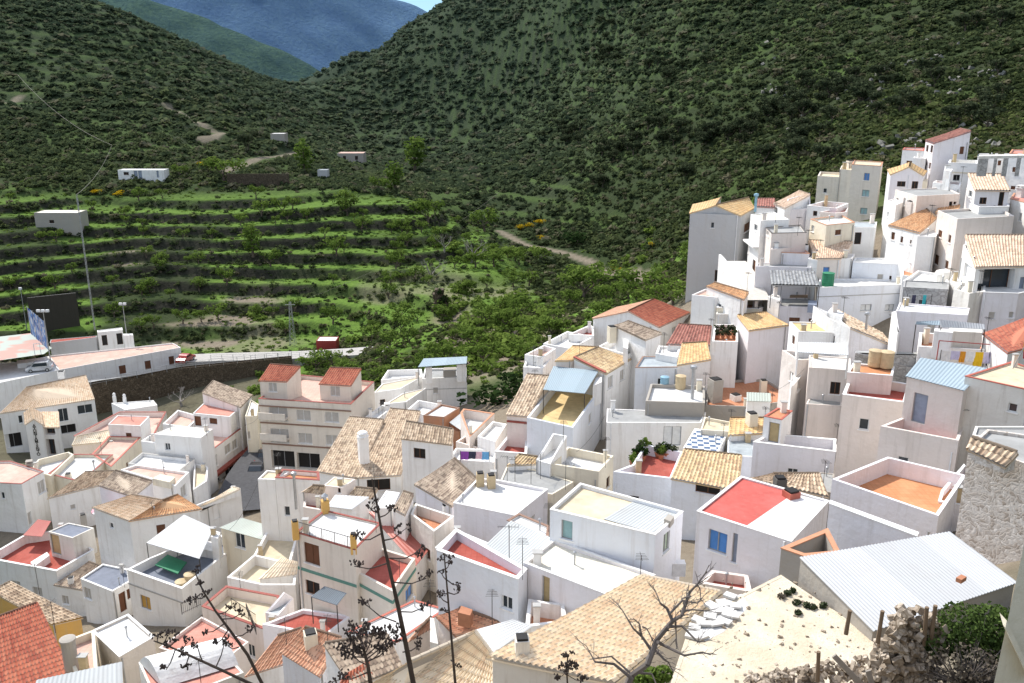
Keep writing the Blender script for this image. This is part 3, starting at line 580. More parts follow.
def rail(v, spec, h=.95, z=None, mat='iron', sp=.14, name='railing', parent=None):
    pts = [spot(v, 'Z %f,%f' % (u, vv), z) for u, vv, _, _ in parse(spec)]; m = MB()
    for a, b_ in zip(pts, pts[1:]):
        up = Vector((0, 0, h)); m.tube(a+up, b_+up, .025, n=5); m.tube(a+up*.12, b_+up*.12, .018, n=5); k = max(2, int((b_-a).length/sp))
        for i in range(k+1): c = a.lerp(b_, i/k); m.tube(c, c+up, .030 if i % 8 == 0 else .011, n=4)
    return m.build(name, mat, parent or v.root)
def awning(v, spec, z, kind='metal', tile='white', posts='', postbase=None, w=.2, name='awning', pmat='iron', pr=.04):
    """roof sheet on posts; 4 points eave, eave, upper, upper"""
    P = parse(spec); pts = [at_z(u, vv, z+dz) if YY is None else at_y(u, vv, YY) for u, vv, dz, YY in P]
    m = MB(); tile_face(m, *pts, w=w, near=False, metal=kind == 'metal', amp=.022 if kind == 'metal' else .055, over=.05)
    o = m.build(name, ('metal_' if kind == 'metal' else 'tile_')+tile, v.root)
    zb = v.zf if postbase is None else postbase
    for i in [int(c) for c in posts]:
        p = pts[i]; q = MB(); q.tube((p.x, p.y, zb), (p.x, p.y, p.z-.01), pr, n=6); q.build('post', pmat, o)
    return o, pts
def slab(v, spec, z, h, mat, name, z0=None):
    """solid block on a roof, outlined at height z"""
    pts = [at_z(u, vv, z+dz) for u, vv, dz, _ in parse(spec)]
    if len(pts) == 3: pts.append(pts[0]+pts[2]-pts[1])
    m = MB(); m.prism([Vector((p.x, p.y, (z-h) if z0 is None else z0)) for p in pts], pts); return m.build(name, mat, v.root)
# ---------------------------------------------------------------- stone walls
def stone_mat(name, a, b_, mortar, scale=2.2, dist=.12):
    m, n, b = new_mat(name); p = geo_pos(n); d = n.add('VectorMath', operation='ADD'); nz = n.add('TexNoise'); nz.inputs['Scale'].default_value = 1.5; n.link(p, nz.inputs['Vector'])
    n.link(p, d.inputs[0]); n.link(nz.outputs['Color'], d.inputs[1])
    vo = n.add('TexVoronoi', feature='DISTANCE_TO_EDGE'); vo.inputs['Scale'].default_value = scale; n.link(d.outputs[0], vo.inputs['Vector'])
    vc = n.add('TexVoronoi'); vc.inputs['Scale'].default_value = scale; n.link(d.outputs[0], vc.inputs['Vector'])
    sp = n.add('SeparateColor'); n.link(vc.outputs['Color'], sp.inputs[0]); c = n.mix(sp.outputs[0], a, b_); c = n.mix(n.ramp(n.noise(p, 7, 5, .7), .5, .8, (0, 0, 0), (.6, .6, .6)), c, tuple(x*.5 for x in a))
    c = n.mix(n.ramp(vo.outputs['Distance'], .02, .12, (1, 1, 1), (0, 0, 0)), c, mortar); n.link(c, b.inputs['Base Color'])
    bump(n, b, n.math('MINIMUM', vo.outputs['Distance'], .25), 1.0, dist); MATS[name] = m
stone_mat('wall_stone', (.42, .35, .29), (.78, .72, .66), (.66, .60, .54), 5.0, .035)
stone_mat('wall_darkstone', (.085, .062, .040), (.15, .115, .078), (.05, .038, .026), 2.4)
stone_mat('wall_greystone', (.38, .37, .36), (.50, .49, .48), (.30, .29, .28), 2.0, .06)
# ================================================================ town hall and the sports ground, far left
h = house('town_hall', 'white town hall with AYUNTAMIENTO lettered down its tower', 'town hall')
v = vol(h, 'U 0,362 645,265 585,105,2.4 180,187,2.4', Y=129, kind='tile', tile='tan', wins='U 0:g 398,330,465,420 528,305,632,365 125,378,155,432 0:K 398,442,520,505 30,500,150,600', w=.3)
chim(v, 'U 420,105', 1.0, .7, 'open', z=v.z+2.2)
v2 = vol(h, 'U 158,350,0@124.6 164,345,0@129.5 215,345,.9@129.5 278,345,0@129.5 274,338,0@124.6 214,300,.9@124.6', z=v.z-.1, kind='tile', tile='tan', w=.3, name='tower_wall', ridge=False)
v3 = vol(h, 'U 284,402,0@125.4 392,385,0@125.4 390,300,.9@129.5 280,300,.9@129.5', z=v.z-.9, kind='tile', tile='tan', w=.3, ridge=False, name='balcony_wall', wins='U 0:B 300,412,372,512 310,540,378,655')
_a, _b = v2.pts[0], v2.pts[4]; _d = (_b-_a).normalized(); _n = Vector((_d.y, -_d.x, 0)); _n = _n if _n.y < 0 else -_n
cu = bpy.data.curves.new('lettering', 'FONT'); cu.body = '\n'.join('AYUNTAMIENTO'); cu.size = .68; cu.align_x = 'CENTER'; cu.extrude = .02; cu.space_line = .61; cu.offset = .012
_to = bpy.data.objects.new('lettering', cu); COL.objects.link(_to); bpy.context.view_layer.update()
_me = bpy.data.meshes.new_from_object(_to.evaluated_get(bpy.context.evaluated_depsgraph_get())); bpy.data.objects.remove(_to)
lo = link('lettering', _me, h); _me.materials.clear(); _me.materials.append(MATS['iron'])
_mid = (_a+_b)/2; lo.matrix_local = Matrix.Translation(Vector((_mid.x, _mid.y, v2.z-.45))+_n*.03-world_loc(h)) @ Matrix(((_d.x, 0, _n.x, 0), (_d.y, 0, _n.y, 0), (0, 1, 0, 0), (0, 0, 0, 1)))
h = house('depot_building', 'long low white building with three brown windows and a pink flat roof', 'building')
vd = vol(h, 'V 300,460 925,345 885,322 250,388', Y=150, floor='pink', par=.25, wins='V 0:b 610,437,645,482 742,413,773,458 865,390,892,435')
h = house('parking_deck', 'pale concrete parking deck with the silver car on it', 'parking deck')
vp = vol(h, 'V -90,545 299,461.3 249,389.3 95,420 -90,432', z=vd.z-.1, floor='white', par=.06)
slab(vp, 'V 85,412 235,395 240,412 88,430', vp.z+.75, .85, 'wall_white', 'parapet')
h = house('court_wall', 'tall dark grey concrete ball wall at the back of the sports court', 'wall')
vol(h, 'V 138,92 388,66', Y=176, depth=.5, par=.03, wall='soot', floor='grey')
h = house('changing_hut', 'small white hut with two dark doors beside the sports court', 'hut')
vol(h, 'V 500,268 628,255 625,243 497,258', Y=166, par=.1, floor='white', wins='V 0:kd 522,282,550,335 598,272,628,330')
h = house('store_box', 'windowless white cube with rounded top joined to no other building, right of the court hut', 'shed')
vol(h, 'V 634,283 682,283 678,274 630,275', Y=166, par=.04, floor='white')
h = house('court_terrace', 'grey block wall with red tiled top at the foot of the court', 'wall')
vol(h, 'V 255,322 435,300 490,292 500,285 260,305', Y=162, par=.05, floor='red', wall='grey')
h = house('retaining_wall', 'long brown rubble retaining wall below the long white building', 'retaining wall')
vr = vol(h, 'Z 60,398,-1.1@144 182,371,.6@152 292,360.5,1.4@156 292,360,1.4@157 182,370,.6@153.2 60,397,-1.1@145.2', z=CZ-50.3, par=.02, wall='darkstone', floor='grey')
# ================================================================ houses on the left, behind to front
h = house('house', 'small white house with two round chimney pots below the brown retaining wall', 'house')
v = vol(h, 'V 570,630 640,665 805,640 785,615', Y=124, par=.12, floor='white'); chim(v, 'V 588,622', .4, .7, 'dome'); chim(v, 'V 640,628', .4, .7, 'dome')
h = house('house', 'pink terraced house with stepped maroon copings right beside the town hall', 'house')
v = vol(h, 'A 290,378 470,283 655,283 600,390 430,420', Y=112, par=.7, floor='pink', cap='maroon', wall='rose')
v2 = vol(h, 'A 425,332 552,338 588,300 462,297', Y=110, par=.08, floor='palered', wall='white', name='stair_room_wall')
h = house('house', 'narrow house with a pale tiled lean-to in front of the town hall', 'house')
vol(h, 'A 285,412 430,398 447,352,.8 300,380,.8', Y=108, kind='tile', tile='pale', wall='rose')
h = house('house', 'cream house with a pink roof terrace framed by a broad red coping', 'house')
v = vol(h, 'A 362,450 428,380 556,382 438,500', Y=104, par=.35, floor='pink', cap='red', wall='cream')
h = house('house', 'low house with a white terrace under the cream wall in front of the town hall', 'house')
v = vol(h, 'A 188,528 290,450 445,452 320,560', Y=98, par=.35, floor='white', cap='maroon', wall='cream'); chim(v, 'A 270,545', .6, .6, 'open', 'wall_cream')
v = vol(h, 'A 120,510 200,535 290,450 270,440 150,470', Y=98.5, par=.8, floor='white', wall='cream', name='yard_wall')
h = house('house', 'white house with two brown tiled slopes and a flue, left of the parasol', 'house')
v = vol(h, 'A 390,570 525,615 598,556,.35 455,514,1.0', Y=89, kind='tile', tile='brown', wall='lilac', w=.28, wins='A 0:s 545,612,580,640')
v2 = vol(h, 'A 190,622 388,572,.1 452,516,.8 335,520,.8', Y=92, kind='tile', tile='old', wall='white', w=.28); pipe(v2, 'A 375,530', 1.6)
h = house('house', 'white house with a pale blue roof terrace and a pink terrace below it', 'house')
v = vol(h, 'A 505,488 700,522 765,468 560,445', Y=97, par=.35, floor='white', cap='grey')
v2 = vol(h, 'A 475,510 690,575 745,520 540,490', Y=93, par=.3, floor='pink', wins='A 1:s 712,570,735,622'); slab(v2, 'A 600,545 668,560 690,540 630,528', v2.z+.5, .8, 'wall_cream', 'yard_wall')
h = house('house', 'tall white street house with two long maroon balcony copings facing the parked cars', 'house')
v = vol(h, 'A 818,447 972,333 925,300 775,385', Y=103, par=.5, floor='pink', cap='maroon', ledge=[(0, 3.0, .35, .7, 'cap_maroon', 'balcony'), (0, 5.4, .15, .08, 'cap_grey', 'string_course')],
    wins='A 0:s 885,410,910,448 915,392,935,430 830,455,858,505 0:g 845,545,870,585 888,500,925,548 0:k 935,470,960,520')
v2 = vol(h, 'A 760,288 905,302 965,248 800,250', Y=110.5, base=v.zf, par=.1, floor='palered', name='upper_wall', wins='A 0:bd 766,300,792,338 0:b 825,308,855,331')
h = house('house', 'white house with a brown single-slope tiled roof behind the green roof tank', 'house')
vol(h, 'A 945,262 990,215 840,160,1.2 797,206,.9', Y=111, kind='tile', tile='brown', over=.2)
h = house('house', 'white cubic house with plain pale flat roof, left of the maroon balconies', 'house')
v = vol(h, 'A 607,370 790,385 838,350 690,337', Y=100, par=.06, floor='pale'); v2 = vol(h, 'A 555,398 610,405 640,380 590,375', Y=101, par=.5, floor='white', name='side_wall')
v3 = vol(h, 'A 765,485 820,500 815,555 760,590', Y=99, par=.4, floor='sand', name='porch_wall')
h = house('house', 'small pink walled yard house up against the maroon balcony street house', 'house')
v = vol(h, 'A 640,330 740,345 790,300 700,275', Y=110, par=.7, floor='pink', wall='white')
h = house('house', 'ochre and cream narrow house right of the left street', 'house')
v = vol(h, 'A 965,300 988,235 1018,252 1012,300', Y=108, par=.2, floor='white', wall='cream', wins='A 3:s 975,360,985,390')
h = house('house', 'pink roofed house cut by the left edge of the photo', 'house')
v = vol(h, 'A -90,560 85,568 172,518 40,477 -90,480', Y=93, par=.2, floor='pink', cap='maroon', wins='A 1:s 148,552,178,606 E 1:s 30,48,66,98 104,8,126,62 A 0:g 5,600,18,625'); chim(v, 'A 118,500', .6, .5, 'pot', 'wall_cement')
h = house('house', 'white house with a red roof terrace and ochre stair door near the left edge', 'house')
v = vol(h, 'E -60,190 222,242 370,158 260,75 95,100', Y=80, par=.9, floor='red', cap='white', wins='E 0:s 130,305,166,342 45,280,80,305')
v2 = vol(h, 'E 190,85 285,110 370,70 270,50', Y=82, base=v.zf, par=.1, floor='slate', wall='dirty', name='stair_room_wall', wins='E 0:ad 196,98,236,172'); chim(v2, 'E 330,45', .6, .8, 'open', 'wall_cement')
slab(v, 'E 120,205 185,165 195,178 135,222', v.zf+.8, .8, 'wall_white', 'partition')
awning(v, 'E 92,100 165,105 200,45 150,38', v.z+.6, tile='red')
h = house('house', 'low house under a strip of mossy brown tiles, left of the small white house', 'house')
v = vol(h, 'E 215,292 330,312 400,222,.8 350,205,.8', Y=77, kind='tile', tile='brown', w=.28, wins='E 0:s 246,338,270,372'); chim(v, 'E 280,280', .5, .4, 'open', z=v.z+.3)
h = house('house', 'small white house with blue-grey flat roof tucked left of the awning terrace', 'house')
v = vol(h, 'E 318,272 442,322 512,282 505,235 405,214', Y=75, par=.1, floor='slate', cap='white', wins='E 0:s 332,308,358,350 1:bd 470,322,498,402 500,310,514,352')  # slate floor colour stands for the shadow on a white roof
h = house('house', 'tall white house with a broad orange-tan tiled roof and two blank walls', 'house')
v = vol(h, 'E 368,-8 510,38 785,-5 620,-40', Y=81, par=.05, floor='grey'); 
h2v = vol(h, 'E 366,-12 510,40 640,-38,.9 520,-60,.9', z=v.z+.03, base=v.z-.1, kind='tile', tile='tan', w=.28, name='gable_wall'); vol(h, 'E 510,40 795,-8 700,-60,.7 640,-38,.9', z=v.z+.03, base=v.z-.1, kind='tile', tile='orange', w=.28, name='gable_wall')
h = house('house', 'white house with a slate-blue roof terrace under a big white awning on posts', 'house')
v = vol(h, 'E 500,236 716,312 947,128 835,88 590,190', Y=72, par=.85, floor='slate', cap='white', wins='E 0:o 555,340,592,390 1:s 800,360,840,400', ledge=[(0, 1.3, .12, .06, 'cap_grey', 'string_course')])
awning(v, 'E 578,130 785,192 840,72 725,20', v.zf+2.3, tile='white', posts='012', w=.3)
slab(v, 'E 610,215 700,250 735,205 660,175', v.zf+.75, .1, 'plastic_green', 'tarpaulin')
slab(v, 'E 770,150 850,165 865,130 790,118', v.zf+.8, .9, 'wall_white', 'sink_block')
v2 = vol(h, 'E 830,105 858,112 868,88 842,80', Y=74, base=v.zf, par=.05, floor='white', name='post_wall')
h = house('house', 'cream house with grey-green corrugated roof and a barred window, behind the sand patios', 'house')
v = vol(h, 'P 210,345 425,405 500,350,.5 320,298,.5', Y=75, kind='metal', tile='green', wall='cream', wins='P 0:g 283,378,332,450')
h = house('house', 'pale tiled low house in front of the street, with a long white side wall', 'house')
v = vol(h, 'P 90,275 130,232 310,145,.5 300,140,.5 70,235,.5', Y=84, par=.05, floor='white', wall='white'); vol(h, 'P 100,238 132,230 305,148,.5 270,140,.5', z=v.z+.25, base=v.z, kind='tile', tile='pale', w=.28, name='eaves_wall')
h = house('house', 'white walled house with a small sand patio and lean-to of broken tiles', 'house')
v = vol(h, 'P 375,490 440,370 600,372 600,400 560,545', Y=69, par=.7, floor='sand', wall='white'); 
v2 = vol(h, 'P 240,600 380,483 520,515 600,520 590,640 420,640', Y=65, par=.9, floor='brick' if 0 else 'sand', wall='white')
v3 = vol(h, 'P 408,605 600,580 600,520,.9 520,500,.9', Y=64.5, base=v2.zf, kind='tile', tile='pale', w=.3, name='shed_wall', ridge=False)
h = house('house', 'house with a large sand roof terrace edged by a maroon railing wall', 'house')
v = vol(h, 'O 60,290 185,185 455,235 500,330 440,430', Y=60, par=.75, floor='sand', cap='maroon', wall='rose'); rail(v, 'Z 246.6,610.0 Z 256.6,635.0', .6, z=v.z)
rail(v, 'O 215,300 340,385', .9, z=v.z)
v2 = vol(h, 'O 385,320 450,335 530,245,.2 480,215,.9', Y=58, base=v.zf, par=.04, floor='zinc', wall='lilac', name='stair_room_wall')
h = house('house', 'salmon roofed house with a curved white railing terrace at the bottom of the left half', 'house')
v = vol(h, 'O -160,500 60,340 300,470 130,600', Y=53, par=.25, floor='palered', wall='rose'); rail(v, 'O -40,330 55,285', .9, z=v.z+.4)
h = house('house', 'beige box house with a clean white flat roof, right of the red tiled corner roof', 'house')
v = vol(h, 'E 362,478 470,580 607,500 505,412', Y=52, par=.12, floor='white', cap='white', wall='beige')
h = house('house', 'house with a bright red tiled roof filling the bottom left corner', 'house')
v = vol(h, 'E -120,800 285,650 145,366,2.0 -100,455,2.0', Y=44, kind='tile', tile='red', w=.24, wall='cream')
h = house('house', 'house with old mossy beige tiles over an ochre wall, just behind the red corner roof', 'house')
v = vol(h, 'E 205,448 318,422 40,283,1.2 -30,320,1.2', Y=55, kind='tile', tile='old', wall='ochre', w=.26)
h = house('house', 'shed with a grey corrugated roof cut by the bottom edge beside the red corner roof', 'house')
v = vol(h, 'E 120,760 480,690 476,600,.4 150,670,.4', Y=42, kind='metal', tile='zinc', wall='cream')
h = house('house', 'narrow pink terrace house with a round plastered flue beside the beige box', 'house')
v = vol(h, 'E 240,520 372,470 385,640 300,650', Y=50, par=.5, floor='pink', wall='cream'); m_ = MB(); p_ = spot(v, 'E 285,630'); m_.lathe(p_, [(.42, -.2), (.42, 2.1), (.48, 2.1), (.48, 2.25), (.3, 2.3)], 14); m_.build('round_flue', 'wall_cement', h)
h = house('house', 'house under a white rounded vault roof at the bottom edge', 'house')
v = vol(h, 'E 545,600 620,770 960,640 850,520', Y=44, par=.1, floor='palered', wall='dirty')
_p = [at_z(*parse('E '+q)[0][:2], v.z) for q in ('548,598', '640,700', '940,610', '850,525')]; mb_ = MB(); K_ = 10
for i in range(K_):
    t0, t1 = i/K_, (i+1)/K_; f0, f1 = [Vector((0, 0, 1.0*math.sin(math.pi*t))) for t in (t0, t1)]
    mb_.face((_p[0].lerp(_p[1], t0)+f0, _p[0].lerp(_p[1], t1)+f1, _p[3].lerp(_p[2], t1)+f1, _p[3].lerp(_p[2], t0)+f0))
for A_, B_ in ((_p[0], _p[1]), (_p[3], _p[2])): mb_.face([A_]+[A_.lerp(B_, i/K_)+Vector((0, 0, 1.0*math.sin(math.pi*i/K_))) for i in range(1, K_)]+[B_])
mb_.build('vault_roof', 'wall_white', h)
# ================================================================ centre: back to front
h = house('apartment_block', 'beige four-storey apartment block with two red tiled penthouses', 'apartment block')
v = vol(h, 'B 72,232 437,254 528,165 240,138', Y=101, par=.45, floor='pink', cap='maroon', wall='beige', wins='B 0:s 115,262,187,318 222,276,278,318 333,284,389,324 122,350,192,404 230,367,284,408 338,374,386,414 0:K 125,436,215,505 225,446,315,510',
    ledge=[(0, 2.9, .15, .12, 'cap_brown', 'string_course'), (0, 5.6, .15, .12, 'cap_brown', 'string_course'), (0, .75, .12, .15, 'cap_brown', 'string_course')])
_e = v.pts[0], v.pts[1]
for dz in (2.25, 4.9):
    a = v.pts[0].lerp(v.pts[1], .02); b_ = v.pts[0].lerp(v.pts[1], .31); mb_ = MB(); d_ = (b_-a).normalized(); nn = Vector((d_.y, -d_.x, 0)); dn = Vector((0, 0, -dz)); up = Vector((0, 0, .85))
    for s0, s1 in ((a, b_),): mb_.prism([a+dn+nn*.003, b_+dn+nn*.003, b_+dn+nn*.9, a+dn+nn*.9], [a+dn+nn*.003+up*.15, b_+dn+nn*.003+up*.15, b_+dn+nn*.9+up*.15, a+dn+nn*.9+up*.15])
    mb_.prism([a+dn+nn*.8+up*.15, b_+dn+nn*.8+up*.15, b_+dn+nn*.9+up*.15, a+dn+nn*.9+up*.15], [a+dn+nn*.8+up, b_+dn+nn*.8+up, b_+dn+nn*.9+up, a+dn+nn*.9+up]); mb_.build('balcony', 'wall_beige', h)
vol(h, 'B 77,158 183,162 237,104,1.3 120,95,1.3', Y=102, base=v.zf, kind='tile', tile='red', wall='beige', name='penthouse_wall', w=.3, wins='B 0:s 112,168,145,204')
vol(h, 'B 313,171 436,178 476,113,1.3 357,109,1.3', Y=102, base=v.zf, kind='tile', tile='red', wall='beige', name='penthouse_wall', w=.3, wins='B 0:s 356,182,394,222')
h = house('house', 'white house with two small sand-coloured roofs right behind the apartment block', 'house')
v = vol(h, 'B 527,207 630,192 718,143 560,172', Y=109, par=.1, floor='sand'); v2 = vol(h, 'B 572,252 655,243 735,188 640,210', Y=105, par=.1, floor='sand')
v3 = vol(h, 'B 555,158 720,140 715,114 582,118', Y=115, par=.8, floor='white'); v4 = vol(h, 'B 490,305 540,312 605,262 560,255', Y=102, par=.5, floor='white'); chim(v4, 'B 580,285', .6, .9, 'pot')
h = house('house', 'house with pale blue metal roof on posts at the edge of the gardens', 'house')
v = vol(h, 'B 718,152 893,146 893,108 728,112', Y=113, par=.3, floor='grey', wall='white', ledge=[(0, 1.5, .08, .05, 'cap_grey', 'string_course')])
awning(v, 'B 702,107 892,93 894,66 724,74', v.zf+2.6, tile='blue', posts='01'); slab(v, 'B 730,110 755,108 755,100 732,100', v.zf+2.2, 2.2, 'wall_white', 'partition'); slab(v, 'B 800,122 850,120 850,106 802,108', v.zf+1.2, 1.2, 'wall_cement', 'partition')
slab(v, 'B 853,98 890,96 890,86 855,88', v.zf+2.4, 2.4, 'wall_white', 'partition')
h = house('house', 'white open box house with high parapets beside the terracotta framed house', 'house')
v = vol(h, 'B 660,272 738,300 810,256 702,236', Y=101, par=.8, floor='white')
h = house('house', 'terracotta walled house with a white flat roof and brown rim, below the blue metal roof', 'house')
v = vol(h, 'B 722,298 805,306 865,268 792,254', Y=96, par=.12, floor='white', cap='brown', wall='terracotta'); awning(v, 'B 826,325 868,354 920,320,.3 872,288,.3', v.z-.6, tile='zinc', posts='01', postbase=v.z-3)
v2 = vol(h, 'B 815,345 862,362 915,325 870,315', Y=94.5, z=v.z-1.4, par=.4, floor='terracotta', wall='terracotta', name='side_wall')
h = house('house', 'rose house with a terracotta coping round its white terrace at the garden edge', 'house')
v = vol(h, 'B 868,288 905,382 1002,290 880,272', Y=93, par=1.0, floor='white', cap='terracotta' if 0 else 'orange', wall='rose')
h = house('house', 'small cluttered rose-walled house behind the hanging laundry', 'house')
v = vol(h, 'B 850,400 990,440 1005,372 905,365', Y=88, par=.8, floor='terracotta', wall='rose'); slab(v, 'B 930,390 988,405 990,360 960,355', v.z+.5, 1.5, 'wall_cement', 'stair_block')
slab(v, 'B 895,372 935,380 945,358 905,350', v.z+.4, 1.4, 'wall_cream', 'stair_block')
vl = v
h = house('house', 'long white wall house carrying the washing line', 'house')
v = vol(h, 'B 820,468 1000,482 1015,430 850,425', Y=83, par=.5, floor='white', wall='white')
h = house('house', 'large house with two long ribbed tan roofs and a stout white chimney', 'house')
v = vol(h, 'B 305,515 456,541 566,314,2.6 432,303,2.6', Y=86, kind='tile', tile='old', w=.3, wall='white'); v2 = vol(h, 'B 456,541 632,530 710,282,2.9 592,270,2.9', z=v.z, kind='tile', tile='old', w=.3, wall='white', wins='B 0:k 500,548,592,592')
chim(v2, 'B 488,472', 1.0, 2.6, 'dome', z=v.z+.8)
h = house('house', 'white tower-like house with one dark window and a short mossy tiled roof', 'house')
v = vol(h, 'B 636,383 832,407 838,350,1.0 655,320,1.0', Y=83, kind='tile', tile='old', w=.28, wins='B 0:k 684,427,730,466', over=.2)
h = house('house', 'white box house with a raised orange roof terrace facing the street', 'house')
v = vol(h, 'P 398,97 485,100 560,62 445,52', Y=73, par=.15, floor='sand'); v2 = vol(h, 'P 487,92 715,105 712,62 525,48', z=v.z+.15, par=.35, floor='orange', cap='maroon', wins='P 0:g 535,238,562,285'); 
h = house('house', 'low rose house with a cream box and mossy tiles behind the beige house', 'house')
v = vol(h, 'P 630,240 730,258 760,180,.3 640,165,.3', Y=68, par=.3, floor='red', wall='rose'); v2 = vol(h, 'P 735,130 830,142 898,98 790,85', Y=70, par=.05, floor='sand', wall='rose', name='box_wall', wins='P 0:k 808,135,822,168')
v3 = vol(h, 'P 628,160 735,170 740,135,.5 680,130,.5', Y=69, kind='tile', tile='old', wall='rose', name='shed_wall'); pipe(v, 'P 595,245', 3.0, .12); vol(h, 'P 860,185 985,195 1010,150,.6 900,140,.6', Y=70, kind='tile', tile='old', wall='white', name='shed_wall')
h = house('house', 'red metal-sheet roofed house right behind the beige house with the railing', 'house')
v = vol(h, 'Q 155,345 345,75 N 250,545 20,420', Y=59, par=.05, floor='red') if 0 else vol(h, 'N 130,690 250,545 30,420,.8 -110,420,.8', Y=60, kind='metal', tile='red', w=.45, wins='Q 0:n 408,0,432,100')
v2 = vol(h, 'P 760,235 880,250 965,190,.4 800,180,.4', Y=66, kind='metal', tile='white', w=.3, wall='white', name='shed_wall')
h = house('house', 'beige corner house with a green band, white railed roof terrace and barred brown window', 'house')
v = vol(h, 'P 592,372 895,462 1030,325 740,258', Y=58, par=.12, floor='white', cap='maroon', wall='beige', wins='P 0:b 637,430,713,533 0:k 645,622,715,690', ledge=[(0, 2.7, .22, .05, 'pane_green', 'green_band')])
rail(v, 'P 600,372 885,458', .9, z=v.z); chim(v, 'P 592,378', .45, 1.0, 'open', 'wall_ochre', z=v.z); chim(v, 'P 745,262', .55, .9, 'tin', 'wall_ochre', z=v.z); chim(v, 'P 890,452', .4, 1.1, 'open', 'wall_ochre', z=v.z)
v2 = vol(h, 'F 440,235 600,320 690,190 560,150', Y=56.5, par=.5, floor='red', wall='beige', name='lower_wall', ledge=[(0, .75, .22, .05, 'pane_green', 'green_band'), (1, .75, .22, .05, 'pane_green', 'green_band')], wins='F 1:l 652,300,680,352')
chim(v2, 'F 482,235', .6, 1.1, 'open', 'wall_ochre')
awning(v, 'O 622,240 752,282 800,222 690,188', v.z-2.9, tile='dark', posts='01', postbase=v.z-5.0, w=.16)
h = house('house', 'house with a red-brown tiled patio below the beige corner house', 'house')
v = vol(h, 'O 370,380 690,440 830,335 580,300', Y=55, par=.3, floor='red', wall='lilac')
h = house('house', 'salmon tiled house with a squat round chimney at the foot of the brown patio', 'house')
v = vol(h, 'O 470,520 665,640 775,450,1.0 590,395,1.3', Y=47, kind='tile', tile='salmon', wall='bluish', w=.24); chim(v, 'O 618,462', .75, .55, 'open', 'wall_cream', z=v.z+.9)
v2 = vol(h, 'O 290,640 480,580 570,400,1.0 450,440,1.0', Y=48, kind='tile', tile='salmon', wall='white', w=.24)
h = house('house', 'bottom house with a mossy roof half red tile, behind the dark agave cluster', 'house')
v = vol(h, 'O 830,690 1080,590 1010,430,.9 690,480,.9', Y=40, kind='tile', tile='brown', wall='white', w=.26)
vol(h, 'Q -70,710 245,575 180,520,.3 -30,640,.3', z=v.z+.02, base=v.z-.5, kind='tile', tile='red', wall='white', w=.26, name='lower_wall', ridge=False)
h = house('house', 'house under a plain bluish white sloping roof in the bottom centre', 'house')
v = vol(h, 'Q -10,420 240,475 490,305 330,258', Y=50, par=.06, floor='white', cap='red', wall='white')
h = house('house', 'house with a salmon red tiled roof and one clay trough chimney, bottom centre', 'house')
v = vol(h, 'Q 450,340 545,435 790,375,.5 560,300,.6', Y=44, kind='tile', tile='salmon', wall='rose', w=.24); slab(v, 'Q 552,320 615,335 628,305 570,285', v.z+1.3, .8, 'clay', 'chimney'); slab(v, 'Q 410,345 430,350 450,480 410,470', v.z+.6, 1.5, 'wall_dirty', 'party_wall')
v2 = vol(h, 'Q 290,470 410,400 415,345,.3 340,420,.3', Y=43, kind='tile', tile='salmon', wall='rose', w=.24)
h = house('house', 'bottom house with big old barrel tiles in front of the salmon roof', 'house')
v = vol(h, 'Q 150,720 760,760 735,520,1.2 640,420,1.6 310,570,1.1', Y=32, par=.02, floor='grey', wall='cement') if 0 else vol(h, 'Q 120,740 740,830 730,540,1.0 640,420,1.6', Y=31, kind='tile', tile='pale', wall='cement', w=.24, amp=.08)
v2 = vol(h, 'Q 90,700 250,740 640,425,1.5 315,570,1.2', z=v.z+.04, base=v.z-.5, kind='tile', tile='pale', wall='cement', w=.24, amp=.08, name='side_wall')
h = house('house', 'small shed with a pale fibre-cement roof wedged beside the big barrel tiles', 'house')
v = vol(h, 'Q 655,410 740,520 930,390,.3 840,360,.3', Y=38, kind='metal', tile='white', wall='white')
h = house('house', 'house under the wide cream-tan tiled roof in the bottom centre, with a soot-black chimney mouth', 'house')
v = vol(h, 'G 50,572 530,672 945,325,.9 640,262,.9', Y=30.5, kind='tile', tile='pale', wall='dirty', w=.24, amp=.085, over=.2); chim(v, 'G 165,650', .55, 1.7, 'open', 'wall_dirty', z=v.z-1.0)
# ---------------- middle
h = house('house', 'white house with a bright white flat roof and twin ochre chimneys', 'house')
v = vol(h, 'N 325,375 640,440 808,305 540,255 450,250', Y=62, par=.18, floor='white', cap='white', wall='lilac')
for q in ('N 462,285', 'N 518,295'): chim(v, q, .6, 1.1, 'open', 'wall_ochre' if 0 else 'fibro')
h = house('house', 'house with a red roof terrace below the twin chimneys', 'house')
v = vol(h, 'N 232,605 430,680 500,580 335,512', Y=57, par=.5, floor='red', cap='white', wall='rose')
v2 = vol(h, 'F 785,158 970,212 1010,165 850,75', Y=56, par=.7, floor='red', cap='orange', wall='bluish') if 0 else None
h = house('house', 'white house with an old heavily mossed tiled roof left of the twin chimneys', 'house')
v = vol(h, 'N 130,275 318,385 450,255,.3 330,145,1.0', Y=69, kind='tile', tile='brown', w=.28, wall='lilac', over=.15)
h = house('house', 'small walled brown patio house squeezed behind the red metal roof', 'house')
v = vol(h, 'N 105,430 225,520 330,440 130,375', Y=64, par=.9, floor='terracotta', wall='dirty'); chim(v, 'N 285,425', .5, .7, 'open')
v2 = vol(h, 'N 20,400 75,430 118,330,.4 70,315,.4', Y=64, kind='tile', tile='brown', wall='white', name='shed_wall'); v3 = vol(h, 'N -80,400 10,400 50,320 -20,310', Y=65, par=.05, floor='white', name='shed_wall')
h = house('house', 'flat grey roofed house with many antennas behind the twin chimneys', 'house')
